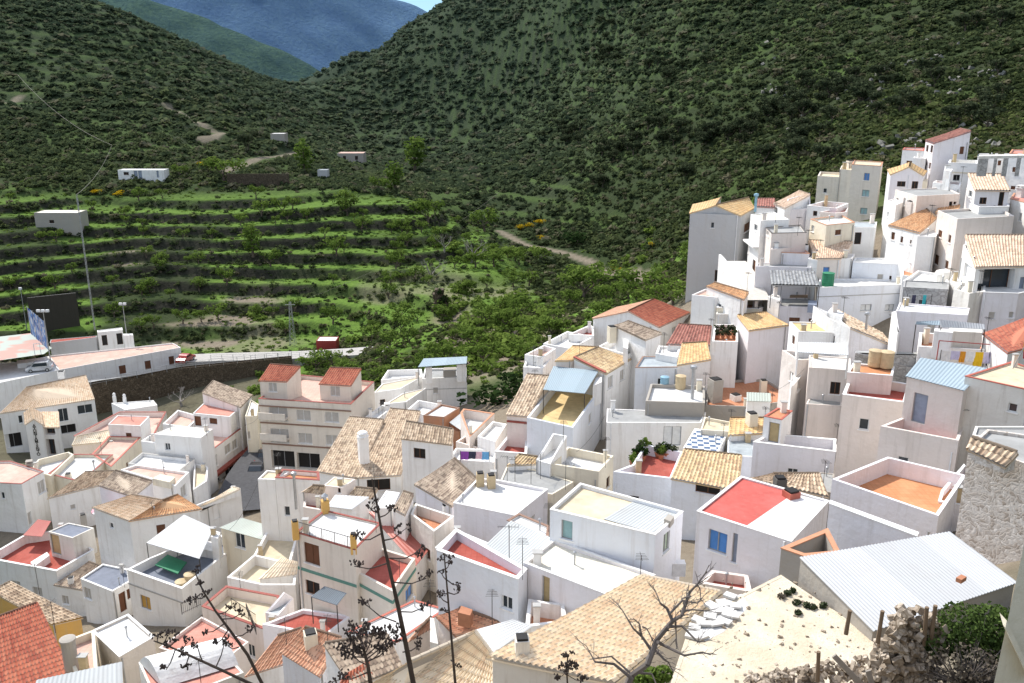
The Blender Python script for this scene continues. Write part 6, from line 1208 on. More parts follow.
def floodlight(label, u, v, Y, h, lamps):
    p = at_y(u, v, Y); o = thing('floodlight', label, 'floodlight', p); q = MB(); q.tube(p-Vector((0, 0, 1.5)), p+Vector((0, 0, h)), .11, .07, 8); q.build('mast', 'steel', o); q = MB(); w_ = .8*(lamps-1)/2
    q.tube(p+Vector((-w_, 0, h)), p+Vector((w_, 0, h)), .05, n=5); q.build('crossbar', 'steel', o)
    for i in range(lamps): l = MB(); c = p+Vector((-w_+.8*i, -.1, h+.25)); l.box(c, .55, .35, .42); l.box(c+Vector((0, -.18, 0)), .47, .02, .34); l.build('lamp', 'plastic_white', o)
floodlight('three-lamp floodlight mast beside the blue screen', 50, 357, 152, 8.2, 3); floodlight('twin-lamp floodlight mast right of the court hut', 127, 338, 168, 6.6, 2)
floodlight('single-lamp floodlight mast left of the dark ball wall', 27, 330, 178, 8.5, 1)
p0 = at_y(95, 330, 158); top = 140/F*158
o = thing('radio_mast', 'very tall thin white guyed lattice mast rising above the sports court', 'mast', p0); q = MB()
for a in range(3): d = Vector((math.cos(a*2.09)*.13, math.sin(a*2.09)*.13, 0)); q.tube(p0+d, p0+d+Vector((0, 0, top)), .03, n=5)
for i in range(int(top/.8)):
    for a in range(3):
        d = Vector((math.cos(a*2.09)*.13, math.sin(a*2.09)*.13, i*.8)); e = Vector((math.cos((a+1)*2.09)*.13, math.sin((a+1)*2.09)*.13, i*.8+.8)); q.tube(p0+d, p0+e, .025, n=4)
q.build('lattice', 'steel', o)
o = thing('pylon', 'grey lattice power pylon beside the red canopy at the foot of the terraces', 'pylon', ground(293, 345)); q = MB(); g = ground(293, 345)
for sx_ in (-1, 1):
    for sy_ in (-1, 1): q.tube(g+Vector((sx_*.6, sy_*.6, -.3)), g+Vector((sx_*.15, sy_*.15, 9)), .05, n=4)
for i in range(9):
    w0, w1 = .6-.05*i, .55-.05*i; q.tube(g+Vector((-w0, -w0, i)), g+Vector((w1, -w1, i+1)), .03, n=4); q.tube(g+Vector((w0, -w0, i)), g+Vector((-w1, -w1, i+1)), .03, n=4)
q.tube(g+Vector((-1, 0, 8.4)), g+Vector((1, 0, 8.4)), .05, n=4); q.build('lattice', 'steel', o)
def cable(label, a, b_, sag, r=.03):
    q = MB(); prev = a; K = 18
    for i in range(1, K+1): t = i/K; c = a.lerp(b_, t)-Vector((0, 0, sag*4*t*(1-t))); q.tube(prev, c, r, n=3, cap=False); prev = c
    return tag(q.build('power_line', 'wood_grey'), label, 'cable')
g2 = ground(115, 170); pt = g2+Vector((0, 0, 7)); tp = p0+Vector((0, 0, top))
cable('thin pale cable climbing from the bend above the white hut to the left hilltop', pt, ground(20, 92)+Vector((0, 0, 6)), 3, .035)
cable('thin pale cable from the bend above the white hut down to the tall mast', pt, tp, 1.5, .03)
cable('thin cable sagging over the terraces from the pylon to the right', g+Vector((0, 0, 8.4)), ground(500, 215)+Vector((0, 0, 7)), 3, .022)
# ---------------------------------------------------------------- small buildings on the far slope
def hut(label, u, v, Y, wpx, hgt, dep, wall, floor, wins='', cap=None, name='hut', cat='hut'):
    h = house(name, label, cat); p = at_y(u, v, Y); g_ = gg; z = gg.z+hgt; w_ = wpx/F*Y
    q = Vector((p.x, p.y)); vv = 76.6+(CZ-z)/Y*F
    return vol(h, 'Z %f,%f,0@%f %f,%f,0@%f' % (u-wpx/2, vv, Y, u+wpx/2, vv, Y), z=z, Y=Y, depth=dep, par=.08, floor=floor, wall=wall, wins=wins, cap=cap, th=.15)
gg = ground(140, 181); hut('long white hut with blue-grey doors alone on the slope above the terraces', 140, 0, gg.y, 46, 3.0, 4, 'white', 'white', 'X 0:yd 366,193,376,215 378,193,388,215 428,193,434,212 0:k 338,197,352,205')
gg = ground(55, 228); hut('grey stone hut with a pale flat roof left of the terraces', 55, 0, gg.y, 44, 3.6, 5, 'cement', 'pale', 'X 0:k 135,328,148,337')
gg = ground(277, 143); hut('small stone hut beside the bend of the hill track', 277, 0, gg.y, 14, 3.2, 5, 'cement', 'white')
gg = ground(350, 163); hut('long flat-roofed farm building with pinkish roofs at the head of the terraces', 350, 0, gg.y, 26, 3.6, 7, 'cement', 'pink', 'Z 0:k 343,156,346,160 355,156,358,160')
gg = ground(322, 178); hut('tiny blue-grey shed among the trees at the head of the terraces', 322, 0, gg.y, 10, 2.4, 3, 'grey', 'zinc')
gg = ground(257, 187); hut('brown dry stone retaining wall at the top of the terraces', 257, 0, gg.y, 62, 3.6, .6, 'darkstone', 'grey', name='stone_wall', cat='wall')
gg = at_y(326, 350, 162); hv = hut('red canopy with a white top by the road below the terraces', 326, 0, 163, 20, 1.5, 3, 'white', 'white', name='canopy', cat='canopy'); hv.wallo.data.materials.clear(); hv.wallo.data.materials.append(plain('red_paint', (.28, .035, .03)))
g = ground(440, 312); o = thing('stone_ruin', 'ivy covered stump of a stone tower on the valley spur', 'ruin', g); q = MB()
for i in range(5): q.box(g+Vector((random.uniform(-.4, .4), 0, .8+i*.9)), 3.2-i*.35, 2.6-i*.2, 1.0)
q.build('wall', 'wall_darkstone', o); V_, t_ = leaves(420, [(.6, -.9, 1.5, 1.2), (.9, -.7, 3.0, 1.1), (.2, -.6, 4.4, .8)], None, .22, np.random.default_rng(4)); link('ivy', quads_mesh('ivy', V_, t_, 'leaf_dark'), o)
# ---------------------------------------------------------------- vehicles
plain('tyre', (.02, .02, .02), .8); plain('light_white', (.8, .8, .8), .2); plain('light_red', (.4, .02, .02), .3)
def car(label, p, ang, col, L=4.2, Wd=1.75, Hh=1.75, van=True, cat='car'):
    o = thing('parked_car', label, cat, p); ca, sa = math.cos(ang), math.sin(ang)
    T_ = lambda x, y, z: Vector((p.x+x*ca-y*sa, p.y+x*sa+y*ca, p.z+z))
    prof = [(-L/2, .35), (-L/2, 1.0), (-L/2+.12, 1.05), (-L*.36, Hh-.08), (-L*.33, Hh), (L*.12, Hh), (L*.2, Hh-.12), (L*.31, 1.08), (L*.47, .92), (L/2, .75), (L/2, .35)] if van else [(-L/2, .35), (-L/2, .85), (-L*.42, .98), (-L*.3, 1.02), (-L*.2, Hh-.06), (-L*.15, Hh), (L*.05, Hh), (L*.12, Hh-.06), (L*.25, .98), (L*.44, .85), (L/2, .65), (L/2, .35)]
    q = MB(); A_ = [T_(x, -Wd/2*(1 if z < 1.05 else .88), z) for x, z in prof]; B_ = [T_(x, Wd/2*(1 if z < 1.05 else .88), z) for x, z in prof]; q.prism(A_, B_); q.build('body', col, o)
    for s in (-1, 1):
        wv = MB(); x0, x1 = (-L*.36, L*.26) if van else (-L*.25, L*.18); y = s*(Wd/2*.94+.012); z0, z1 = 1.1, Hh-.12
        wv.face([T_(x0+.1, s*(Wd/2+.004), z0), T_(x1, s*(Wd/2+.004), z0), T_(x1-.42, s*(Wd/2*.89+.006), z1), T_(x0+.18, s*(Wd/2*.89+.006), z1)]); wv.build('window', 'pane_glass', o)
    wv = MB(); a = prof[7 if van else 8]; b_ = prof[6 if van else 7]; k_ = .82
    wv.face([T_(a[0]+.012, -Wd/2*k_, a[1]+.03), T_(a[0]+.012, Wd/2*k_, a[1]+.03), T_(b_[0]+.015, Wd/2*k_*.93, b_[1]+.01), T_(b_[0]+.015, -Wd/2*k_*.93, b_[1]+.01)]); wv.build('windscreen', 'pane_glass', o)
    for x in (-L*.31, L*.31):
        for s in (-1, 1):
            c = T_(x, s*(Wd/2-.08), .33); d = T_(x, s*(Wd/2+.02), .33); t = MB(); t.tube(c, d, .33, n=14); w_ = t.build('wheel', 'tyre', o); r_ = MB(); r_.tube(d-(d-c)*.2, d+(d-c)*.12, .2, n=10); r_.build('rim', 'steel', w_)
    for s in (-1, 1):
        l = MB(); l.box(T_(L/2-.02, s*.6, .72), .1, .28, .14, (Vector((ca, sa, 0)), Vector((-sa, ca, 0)), Vector((0, 0, 1)))); l.build('headlight', 'light_white', o)
        l = MB(); l.box(T_(-L/2+.0, s*.7, .95), .08, .14, .24, (Vector((ca, sa, 0)), Vector((-sa, ca, 0)), Vector((0, 0, 1)))); l.build('tail_light', 'light_red', o)
    return o
plain('paint_silver', (.55, .57, .60), .25, .3, .5); plain('paint_black', (.02, .02, .025), .2, 0, .5); plain('paint_red', (.35, .04, .03), .3, 0, .5)
car('silver van-like car parked on the pale concrete deck', at_z(40, 371, vp.zf), 3.45, 'paint_silver')
_s = st; _dv = (_s[3]-_s[1]); an = math.atan2(_dv.y, _dv.x)
pc = ground(250, 477); pc.z = max(Ts(pc.x, pc.y), pc.z)+.25; car('black car parked in the street beside the apartment block', pc+Vector((.9, 0, 0)), an, 'paint_black', Hh=1.5, van=False)
pc = ground(259, 466); pc.z += .25; car('dark car half hidden in the shade of the apartment block', pc+Vector((.6, .8, 0)), an+.1, 'paint_black', Hh=1.5, van=False)
pc = _pts[0].copy(); pc = at_y(186, 362, 158.5); pc.z += .1; car('red car at the right-hand end of the long white building', pc, 1.4, 'paint_red', Hh=1.5, van=False)
# ---------------------------------------------------------------- things on roofs
def tank(label, spec, r, h, mat, z, lid=True):
    u, v, dz, YY = parse(spec)[0]; p = at_z(u, v, z); o = thing('water_tank', label, 'water tank', p); q = MB(); q.lathe(p, [(r*.94, 0), (r, h*.08), (r, h*.30), (r*1.03, h*.33), (r, h*.36), (r, h*.63), (r*1.03, h*.66), (r, h*.69), (r, h*.94), (r*.96, h)], 16); q.build('body', mat, o, True)
    if lid: q = MB(); q.lathe(p+Vector((0, 0, h)), [(r*1.05, 0), (r*1.05, .06), (r*.3, .16)], 16); q.build('lid', mat, o)
    return o
def find(txt): return next(hh for hh in HOUSES if txt in hh['label'])
VH = {}
for hh in HOUSES: pass
def V_of(txt, k=0): return [v for v in ALLV if txt in v.root['label']][k]
z_ = V_of('chalk-white roof terrace').zf
tank('small blue plastic tank on the chalk-white roof terrace', 'R 125,290', .42, .95, 'plastic_blue', z_); tank('beige cylinder tank on the chalk-white roof terrace', 'R 206,300', .5, 1.25, 'fibro', z_)
z_ = V_of('red-rimmed step terrace', 1).zf+.1
tank('left of the two brown fibre tanks on the little orange roof', 'S 258,338', .52, 1.25, 'fibro', z_); tank('right of the two brown fibre tanks on the little orange roof', 'S 315,345', .55, 1.25, 'fibro', z_)
tank('green water tank on the broad white terrace right of the bar awning', 'K 876,332', .62, 1.35, 'plastic_green', V_of('broad white house').zf); tank('green water tank behind the maroon balcony house', 'A 905,268', .55, 1.2, 'plastic_green', V_of('two long maroon').z+1.9)
z_ = V_of('slate-blue roof terrace').zf
tank('larger round beige tub in the corner of the slate-blue terrace', 'E 750,285', .5, .8, 'fibro', z_); tank('smaller round beige tub in the corner of the slate-blue terrace', 'E 714,300', .5, .45, 'fibro', z_)
tank('dull yellow tank against the grey bare stone house', 'L 582,482', 1.0, 1.5, plain('tank_yellow', (.50, .46, .20)) and 'tank_yellow', V_of('yard house').z+.0); 
tank('white barrel on the tiny terrace of the salmon roofed house', 'E 775,660', .5, .6, 'plastic_white', V_of('curved white railing').zf)
o_ = V_of('two brown tiled slopes'); p = at_z(*parse('A 412,650')[0][:2], o_.z-1.0)
o = thing('parasol', 'pink and white striped garden parasol on a left-hand roof terrace', 'parasol', p-Vector((0, 0, 2.2))); q = MB(); q.tube(p-Vector((0, 0, 2.2)), p+Vector((0, 0, .1)), .03, n=6); q.build('pole', 'plastic_white', o)
plain('cloth_pink', (.72, .33, .38), .8); plain('cloth_white', (.80, .78, .76), .8); plain('cloth_purple', (.30, .08, .42), .8); plain('cloth_dark', (.05, .05, .09), .8); plain('cloth_blue', (.16, .42, .72), .8); plain('cloth_orange', (.75, .32, .03), .8); plain('cloth_lilac', (.60, .55, .72), .8); plain('cloth_turq', (.05, .42, .45), .8); plain('cloth_rose', (.75, .50, .58), .8); plain('cloth_red', (.55, .03, .03), .8); plain('cloth_gold', (.80, .50, .02), .8)
q = MB(); K_ = 16; R1 = 1.35
for i in range(K_):
    a0, a1 = 6.283*i/K_, 6.283*(i+1)/K_; q.face([p+Vector((0, 0, .12)), p+Vector((R1*math.cos(a0), R1*math.sin(a0), -.5)), p+Vector((R1*math.cos(a1), R1*math.sin(a1), -.5))], mi=(i//2) % 2)
    q.face([p+Vector((R1*math.cos(a0), R1*math.sin(a0), -.5)), p+Vector((R1*math.cos(a1), R1*math.sin(a1), -.5)), p+Vector((R1*math.cos(a1), R1*math.sin(a1), -.64)), p+Vector((R1*math.cos(a0), R1*math.sin(a0), -.64))], mi=(i//2) % 2)
q.build('canopy', ['cloth_pink', 'cloth_white'], o)
def washing(label, A_, B_, items, drop=.8):
    o = thing('washing_line', label, 'washing line', (A_+B_)/2); q = MB(); q.tube(A_, B_, .012, n=4); q.build('line', 'plastic_white', o)
    for c in (A_, B_): q = MB(); q.tube(c-Vector((0, 0, 1.8)), c+Vector((0, 0, .05)), .03, n=5); q.build('post', 'iron', o)
    for t, w_, hh_, mat, lab in items:
        c = A_.lerp(B_, t); d = (B_-A_).normalized(); g = thing('garment', lab, 'garment', c); q = MB(); n_ = Vector((-d.y, d.x, 0)); NX, NZ = 7, 6
        P = [[c+d*w_*(i/(NX-1)-.5)*(1+.05*j/NZ)+Vector((0, 0, -hh_*j/(NZ-1)))+n_*(.07*math.sin(i*1.9+j*.5)*j/NZ) for i in range(NX)] for j in range(NZ)]
        for j in range(NZ-1):
            for i in range(NX-1): q.face((P[j][i], P[j][i+1], P[j+1][i+1], P[j+1][i]))
        q.build('cloth', mat, g)
vl_ = V_of('washing line'); Yl = at_z(*parse('N 370,150')[0][:2], vl_.z).y-.4
A_, B_ = at_y(*parse('N 360,108')[0][:2], Yl), at_y(*parse('N 508,112')[0][:2], Yl)
washing('washing line with four coloured garments above the long white wall', A_, B_, [(.14, .85, .9, 'cloth_purple', 'purple garment, first on the line above the long white wall'), (.40, .8, .8, 'cloth_dark', 'dark garment between the purple and pink ones on the line'), (.63, .7, .8, 'cloth_rose', 'pale pink garment between the dark and blue ones on the line'), (.86, .75, .85, 'cloth_blue', 'bright blue garment at the right end of the line')])
A_, B_ = at_y(*parse('S 600,258')[0][:2], 66), at_y(*parse('S 850,268')[0][:2], 66)
washing('washing line with orange and pale cloths below the red pipe frame', A_, B_, [(.10, .8, .9, 'cloth_white', 'white cloth at the left end of the line under the red pipe frame'), (.30, .7, .7, 'cloth_lilac', 'lilac cloth left of the narrow orange one'), (.45, .45, .9, 'cloth_orange', 'narrow orange cloth on the line under the red pipe frame'), (.60, .8, .8, 'cloth_white', 'white cloth between the two orange ones'), (.78, .7, 1.15, 'cloth_gold', 'wide golden orange cloth on the line under the red pipe frame'), (.95, .6, .9, 'cloth_lilac', 'lilac cloth at the right end of the line under the red pipe frame')])
Yt = 80.5; A_, B_ = at_y(*parse('L 330,385')[0][:2], Yt), at_y(*parse('L 475,385')[0][:2], Yt)
washing('washing line with a turquoise cloth on the grey stone house', A_, B_, [(.28, .35, 1.0, 'cloth_dark', 'dark cloth on the line of the grey stone house'), (.72, .3, .9, 'cloth_turq', 'turquoise cloth on the line of the grey stone house')])
# red pipe frame
o = thing('pipe_frame', 'red painted pipe frame over the yard with the orange washing', 'frame', at_y(*parse('S 590,300')[0][:2], 65.5)); q = MB()
a, b_ = at_y(*parse('S 590,208')[0][:2], 65.5), at_y(*parse('S 850,228')[0][:2], 65.5); q.tube(a, b_, .04, n=6); q.tube(a, a-Vector((0, 0, 2.0)), .04, n=6); q.build('bar', plain('paint_pipe', (.40, .06, .05)) and 'paint_pipe', o)
# flag
p = at_y(*parse('S 970,330')[0][:2], 56.5); o = thing('flag', 'red and yellow flag hanging at the right edge', 'flag', p); q = MB(); q.tube(p-Vector((0, 0, .3)), p+Vector((1.0, -.2, 2.9)), .03, n=6); q.build('pole', 'steel', o); q = MB()
for i in range(9):
    for j in range(8):
        f = lambda i, j: p+Vector((.45+i*.16, -.1+.10*math.sin(i*1.1+j*.5), 2.4-j*.24-i*.09)); q.face((f(i, j), f(i+1, j), f(i+1, j+1), f(i, j+1)), mi=0 if j < 2 or j >= 6 else 1)
q.build('cloth', ['cloth_red', 'cloth_gold'], o)
for (sa, sb, sag, lab) in (('N 640,225', 'G 740,20', .5, 'thin dark cable strung from the antenna roof to the teal shuttered house'), ('A 960,330', 'B 75,300', .4, 'thin dark cable crossing the street to the apartment block'), ('P 400,110', 'P 250,360', .5, 'thin dark cable from the orange roof terrace to the grey-green corrugated roof'), ('C 490,300', 'C 380,440', .4, 'thin dark cable running down beside the blue metal sheet'), ('R 840,200', 'R 640,320', .5, 'thin dark cable sagging above the terracotta terrace')):
    (ua, va, _, _), (ub, vb, _, _) = parse(sa)[0], parse(sb)[0]
    ya = min(ALLV, key=lambda w: abs(512+F*w.poly[0].x/w.poly[0].y-ua)+abs(76.6+F*(CZ-w.z)/w.poly[0].y-va)).poly[0].y; yb = min(ALLV, key=lambda w: abs(512+F*w.poly[0].x/w.poly[0].y-ub)+abs(76.6+F*(CZ-w.z)/w.poly[0].y-vb)).poly[0].y
    q = MB(); A_, B_ = at_y(ua, va, ya), at_y(ub, vb, yb); prev = A_
    for i in range(1, 15): t = i/14; c = A_.lerp(B_, t)-Vector((0, 0, sag*4*t*(1-t))); q.tube(prev, c, .014, n=3, cap=False); prev = c
    tag(q.build('power_line', 'iron'), lab, 'cable')
# plants in pots
POTS = []
def potted(label, p, s=1.0, group=None, white=False, mat='leaf_dark'):
    o = thing('potted_plant', label, 'plant', p, group); q = MB(); q.lathe(p, [(.13*s, 0), (.19*s, .28*s), (.22*s, .28*s), (.22*s, .34*s), (.17*s, .33*s)], 10); q.build('pot', 'plastic_white' if white else 'clay', o)
    key = (mat, random.randrange(3))
    V_, t_ = leaves(90, [(0, 0, .55*s, .26*s), (random.uniform(-.2, .2)*s, .05, .75*s, .2*s), (random.uniform(-.2, .2)*s, -.1, .6*s, .2*s)], None, .09*s, np.random.default_rng(len(POTS))); POTS.append(o); link('foliage', quads_mesh('foliage', V_, t_, mat), o)
vf = V_of('flower pots on its terrace', 1)
for i in range(4):
    for j in range(2): potted('clay pot plant in the two rows on the terrace of the tall blank-walled house', at_z(*parse('K %f,%f' % (222+i*32, 618+j*27))[0][:2], vf.zf), 1.1, 'pot plants in two rows', mat='leaf_olive')
for i, (x_, y_) in enumerate([(600, 495), (615, 478), (632, 462), (650, 450), (668, 440), (700, 462), (712, 470), (735, 465), (762, 468), (610, 505), (640, 475)]): potted('potted plant around the edge of the red patio', at_z(*parse('C %f,%f' % (x_, y_))[0][:2], vpat.zf), random.uniform(1.0, 1.7), 'potted plants of the red patio', mat=('leaf_light', 'leaf_dark', 'leaf_olive')[i % 3])
for i, (x_, y_) in enumerate([]):
    p = at_y(*parse('S %f,%f' % (x_, y_+20))[0][:2], 71); p.z = V_of('yard house', 2).zf; potted('tall leafy plant in the yard left of the stall', p, 1.0, 'yard plants', mat='leaf_olive')
# ---------------------------------------------------------------- dead agave stalks and bare tree in the foreground
plain('stalk', (.085, .062, .048), .9, var=.5); plain('pod', (.060, .044, .038), .8, var=.4); plain('twig', (.16, .14, .13), .9, var=.35)
def pods(q, c, R_, nn_, s):
    for _ in range(nn_):
        d = Vector((random.gauss(0, 1), random.gauss(0, 1), random.gauss(0, .7))); d = d.normalized()*R_*random.random()**.5; e = c+d; ax = Vector((random.gauss(0, .5), random.gauss(0, .5), 1)).normalized()*s*1.5; q.tube(e-ax, e, s*.35, s, 5); q.tube(e, e+ax, s, s*.3, 5)
def px2(spec, Y): return [at_y(u, v, YY or Y) for u, v, _, YY in parse(spec)]
def stalk(label, main, Y, r0, r1, heads, R_=.085, nn_=16, s=.018):
    P = px2(main, Y); P[-1] = P[-1]; g = Vector((P[-1].x, P[-1].y, Ts(P[-1].x, P[-1].y))); o = thing('agave_stalk', label, 'agave stalk', g)
    q = MB(); pts = P+[P[-1]+(P[-1]-P[-2]).normalized()*1.5, g-Vector((0, 0, .2))]; n_ = len(pts)
    for i in range(n_-1): t0, t1 = i/(len(P)-1), (i+1)/(len(P)-1); q.tube(pts[i], pts[i+1], r0+(r1-r0)*min(1, t0), r0+(r1-r0)*min(1, t1), 8, True)
    q.build('stem', 'stalk', o)
    for hd in heads:
        a, b_ = px2(hd, Y); b_ = b_+Vector((0, random.uniform(-.25, .25), 0)); m_ = a.lerp(b_, .55)-Vector((0, 0, (b_-a).length*.12)); q = MB(); rr = min(.012, r1*.5)
        q.tube(a, m_, rr, rr*.8, 5); q.tube(m_, b_, rr*.8, rr*.6, 5); k = 3 if nn_ > 8 else 2
        for j in range(k): e = b_+Vector((random.uniform(-1, 1), random.uniform(-1, 1), random.uniform(.1, .9)))*R_*.9; q.tube(m_.lerp(b_, .7), e, rr*.5, rr*.4, 4); pods(q, e, R_*.62, nn_//k+1, s)
        q.build('seed_head', 'pod', o)
stalk('thickest dead agave stalk, leaning past the beige corner house', 'Z 372,479 377,505 384,545 392,580 398,606 406,645 415,692', 12, .012, .043,
      ['F 545,30 590,15', 'F 560,90 480,100', 'F 565,120 640,70', 'F 590,190 700,150', 'F 580,210 445,238', 'F 605,285 730,290', 'F 620,400 720,410', 'F 615,440 490,400', 'F 540,10 515,-20', 'F 640,560 700,545'], .11, 18, .016)
stalk('slim dead agave stalk just right of the thickest one', 'Z 444,553 446,575 449,610 452,645 456,692', 14, .010, .026,
      ['F 802,195 798,182', 'F 806,210 830,205', 'F 808,235 822,235', 'F 812,275 790,270', 'F 815,275 862,270', 'F 818,325 865,305', 'F 815,330 792,325', 'F 818,365 785,358', 'F 822,405 800,395', 'F 830,590 865,600'], .07, 14, .014)
stalk('dead agave stalk slanting down from the slate-blue terrace, lower left', 'E 770,250 E 800,320 E 850,400 E 910,480 E 975,570 E 1040,700', 13, .010, .030,
      ['E 775,262 758,255', 'E 780,285 800,285', 'E 790,300 832,295', 'E 790,330 755,335', 'E 800,345 785,350', 'E 860,410 910,382', 'E 870,430 955,398', 'E 880,450 800,490', 'E 900,470 850,525', 'E 940,540 880,570', 'E 920,500 985,470'], .075, 15, .015)
stalk('dead agave stalk lying almost flat across the lower left roofs', 'E 605,515 E 660,535 E 740,570 E 850,620 E 1000,690', 12.5, .010, .026,
      ['E 620,520 605,515', 'E 640,530 655,500', 'E 665,540 690,512', 'E 700,555 745,508', 'E 655,540 642,560', 'E 720,565 722,575', 'E 690,550 668,605', 'E 745,572 730,612', 'E 800,600 790,510', 'E 850,620 870,545'], .085, 16, .016)
stalk('stubby dead agave with one broad dark seed mass at the bottom centre', 'F 470,490 F 490,560 F 505,620 F 515,690', 11.5, .016, .034,
      ['F 480,560 440,510', 'F 480,540 470,480', 'F 490,580 430,560', 'F 490,570 520,510', 'F 490,580 560,520', 'F 495,600 590,550', 'F 500,610 430,600', 'F 490,560 500,495', 'F 495,600 550,560', 'F 500,640 390,660', 'F 480,545 425,535', 'F 495,590 580,530'], .15, 34, .018)
stalk('small dark agave seed head below the cream-tan tiles', 'G 345,575 G 342,640 G 345,700', 12, .010, .014, ['G 344,600 345,575', 'G 344,620 320,600', 'G 344,630 310,640', 'G 344,620 370,600', 'G 344,650 405,650', 'G 344,610 360,580', 'G 344,640 325,615'], .08, 18, .016)
o = thing('bare_tree', 'leafless pale tree leaning over the cream-tan tiled roof', 'tree', at_y(*parse('G 570,720')[0][:2], 12.5)); q = MB()
def branch(spec, r0, r1, Y0=12.5):
    P = px2(spec, Y0); n_ = len(P)
    for i in range(1, n_): P[i].y += .12*math.sin(i*2.3)
    for i in range(n_-1): q.tube(P[i], P[i+1], r0+(r1-r0)*i/(n_-1), r0+(r1-r0)*(i+1)/(n_-1), 6)
    for i in range(1, n_):
        for k in range(3 if i > 1 else 1):
            d = (P[i]-P[i-1]).normalized(); e = P[i-1].lerp(P[i], random.random()); f = e+(d+Vector((random.uniform(-1, 1), random.uniform(-.6, .6), random.uniform(-.6, 1)))*.8).normalized()*random.uniform(.10, .30); q.tube(e, f, r1*.8, r1*.45, 4)
            for _ in range(2): h = f+Vector((random.uniform(-1, 1), random.uniform(-1, 1), random.uniform(-.3, 1)))*.10; q.tube(e.lerp(f, .6), h, r1*.5, r1*.35, 4)
_tb = at_y(*parse('G 560,740')[0][:2], 12.5); q.tube(Vector((_tb.x-.4, _tb.y, Ts(_tb.x, _tb.y)-.2)), _tb, .08, .062, 8)
branch('G 560,740 600,665 655,590 700,520 760,440 790,400 830,340 850,290 890,235', .062, .010); q.build('trunk', 'twig', o); q = MB()
for sp_, r in (('G 700,520 725,545 800,555 880,570 910,575', .03), ('G 655,590 690,560 720,570 745,610 760,640', .028), ('G 760,440 740,400 705,350 690,320', .03), ('G 740,460 800,470 850,500 890,530', .026), ('G 790,400 840,405 890,380', .022), ('G 680,560 640,510 600,450 560,400', .03), ('G 640,510 630,460 600,410', .018), ('G 600,665 530,620 450,580 420,545', .03), ('G 590,640 520,590 430,570', .018), ('G 830,340 800,360 790,340', .015), ('G 770,440 775,480 770,530', .018), ('G 620,640 680,660 700,690', .025), ('G 850,290 870,320 865,340', .012), ('G 745,410 800,370 850,350 880,355', .02), ('G 640,460 660,480 700,540', .014)): branch(sp_, r, .007)
q.build('branch', 'twig', o)
# ---------------------------------------------------------------- rubble, stakes, slabs and bushes, bottom right
def stone(q, c, r):
    bm = bmesh.new(); bmesh.ops.create_cube(bm, size=1.5) if random.random() < .75 else bmesh.ops.create_icosphere(bm, subdivisions=1, radius=.9); sc = Vector((random.uniform(.7, 1.4), random.uniform(.7, 1.3), random.uniform(.45, .9)))*r; ro = Matrix.Rotation(random.uniform(0, 6), 3, Vector((random.random(), random.random(), random.random()+.1)).normalized())
    vv = [c+ro@Vector((v.co.x*sc.x*random.uniform(.8, 1.15), v.co.y*sc.y*random.uniform(.8, 1.15), v.co.z*sc.z)) for v in bm.verts]
    for f in bm.faces: q.face([vv[v.index] for v in f.verts])
    bm.free()
stone_mat('rubble', (.30, .24, .18), (.56, .48, .39), (.24, .19, .14), 3.5, .03)
plain('slab_white', (.66, .64, .61), .9)
def gz(p): return Ts(p.x, p.y)
def heap(label, foot, hts, n_, rmin=.07, rmax=.22, Y=20, name='rubble_wall', cat='rubble'):
    """wall stump of piled stones: foot = image line, hts = height along it"""
    P = px2(foot, Y); o = thing(name, label, cat, P[0]); q = MB(); L = len(P)-1
    for _ in range(n_):
        t = random.random()*L; i = min(int(t), L-1); f = t-i; c = P[i].lerp(P[i+1], f); hh_ = hts[i]+(hts[i+1]-hts[i])*f; zz = random.random()**1.2; wd = .45*(1-.6*zz)
        stone(q, Vector((c.x+random.uniform(-wd, wd)*.4, c.y+random.uniform(-wd, wd), c.z+zz*hh_)), random.uniform(rmin, rmax)*(1-.3*zz))
    q.build('stone', 'rubble', o); return o
heap('jagged stump of a rubble wall in front of the corrugated tin roof', 'H 500,690 560,640 640,640 720,650', [.7, 2.0, 2.3, 1.7], 420, Y=20.5)
heap('low line of tumbled stones along the front of the sandy roof', 'H 90,660 230,650 380,640 510,650', [.1, .35, .5, .8], 260, .05, .16, Y=21)
for sp_, h_, lab in (('H 538,470', .55, 'weathered stake leaning on the left side of the rubble stump'), ('H 690,480', .75, 'left of two weathered stakes behind the rubble stump'), ('H 714,480', .8, 'right of two weathered stakes behind the rubble stump'), ('H 330,600', .5, 'short stake standing in the low line of stones'), ('H 432,440', .3, 'short dark stake at the edge of the tin roof')):
    p = px2(sp_, 20.3)[0]; o = MB(); d = Vector((random.uniform(-.1, .1), 0, 1)); o.tube(p-d*.4, p+d*h_*.5, .06, .05, 7); o.tube(p+d*h_*.5, p+d*h_, .05, .055, 7); tag(o.build('wooden_stake', 'wood'), lab, 'stake')
for sp_, lab in (('H 385,560 470,650', 'long pale board lying against the stones'), ('H 500,610 520,680', 'short pale board upright among the stones'), ('H 550,600 560,690', 'grey timber standing in the rubble stump')):
    a, b_ = px2(sp_, 20.2); o = MB(); d = (b_-a).normalized(); s_ = d.cross(Vector((0, 1, 0))).normalized(); o.prism([a-s_*.07, a+s_*.07, a+s_*.07+Vector((0, .05, 0)), a-s_*.07+Vector((0, .05, 0))], [b_-s_*.07, b_+s_*.07, b_+s_*.07+Vector((0, .05, 0)), b_-s_*.07+Vector((0, .05, 0))]); tag(o.build('board', 'wood_grey'), lab, 'board')
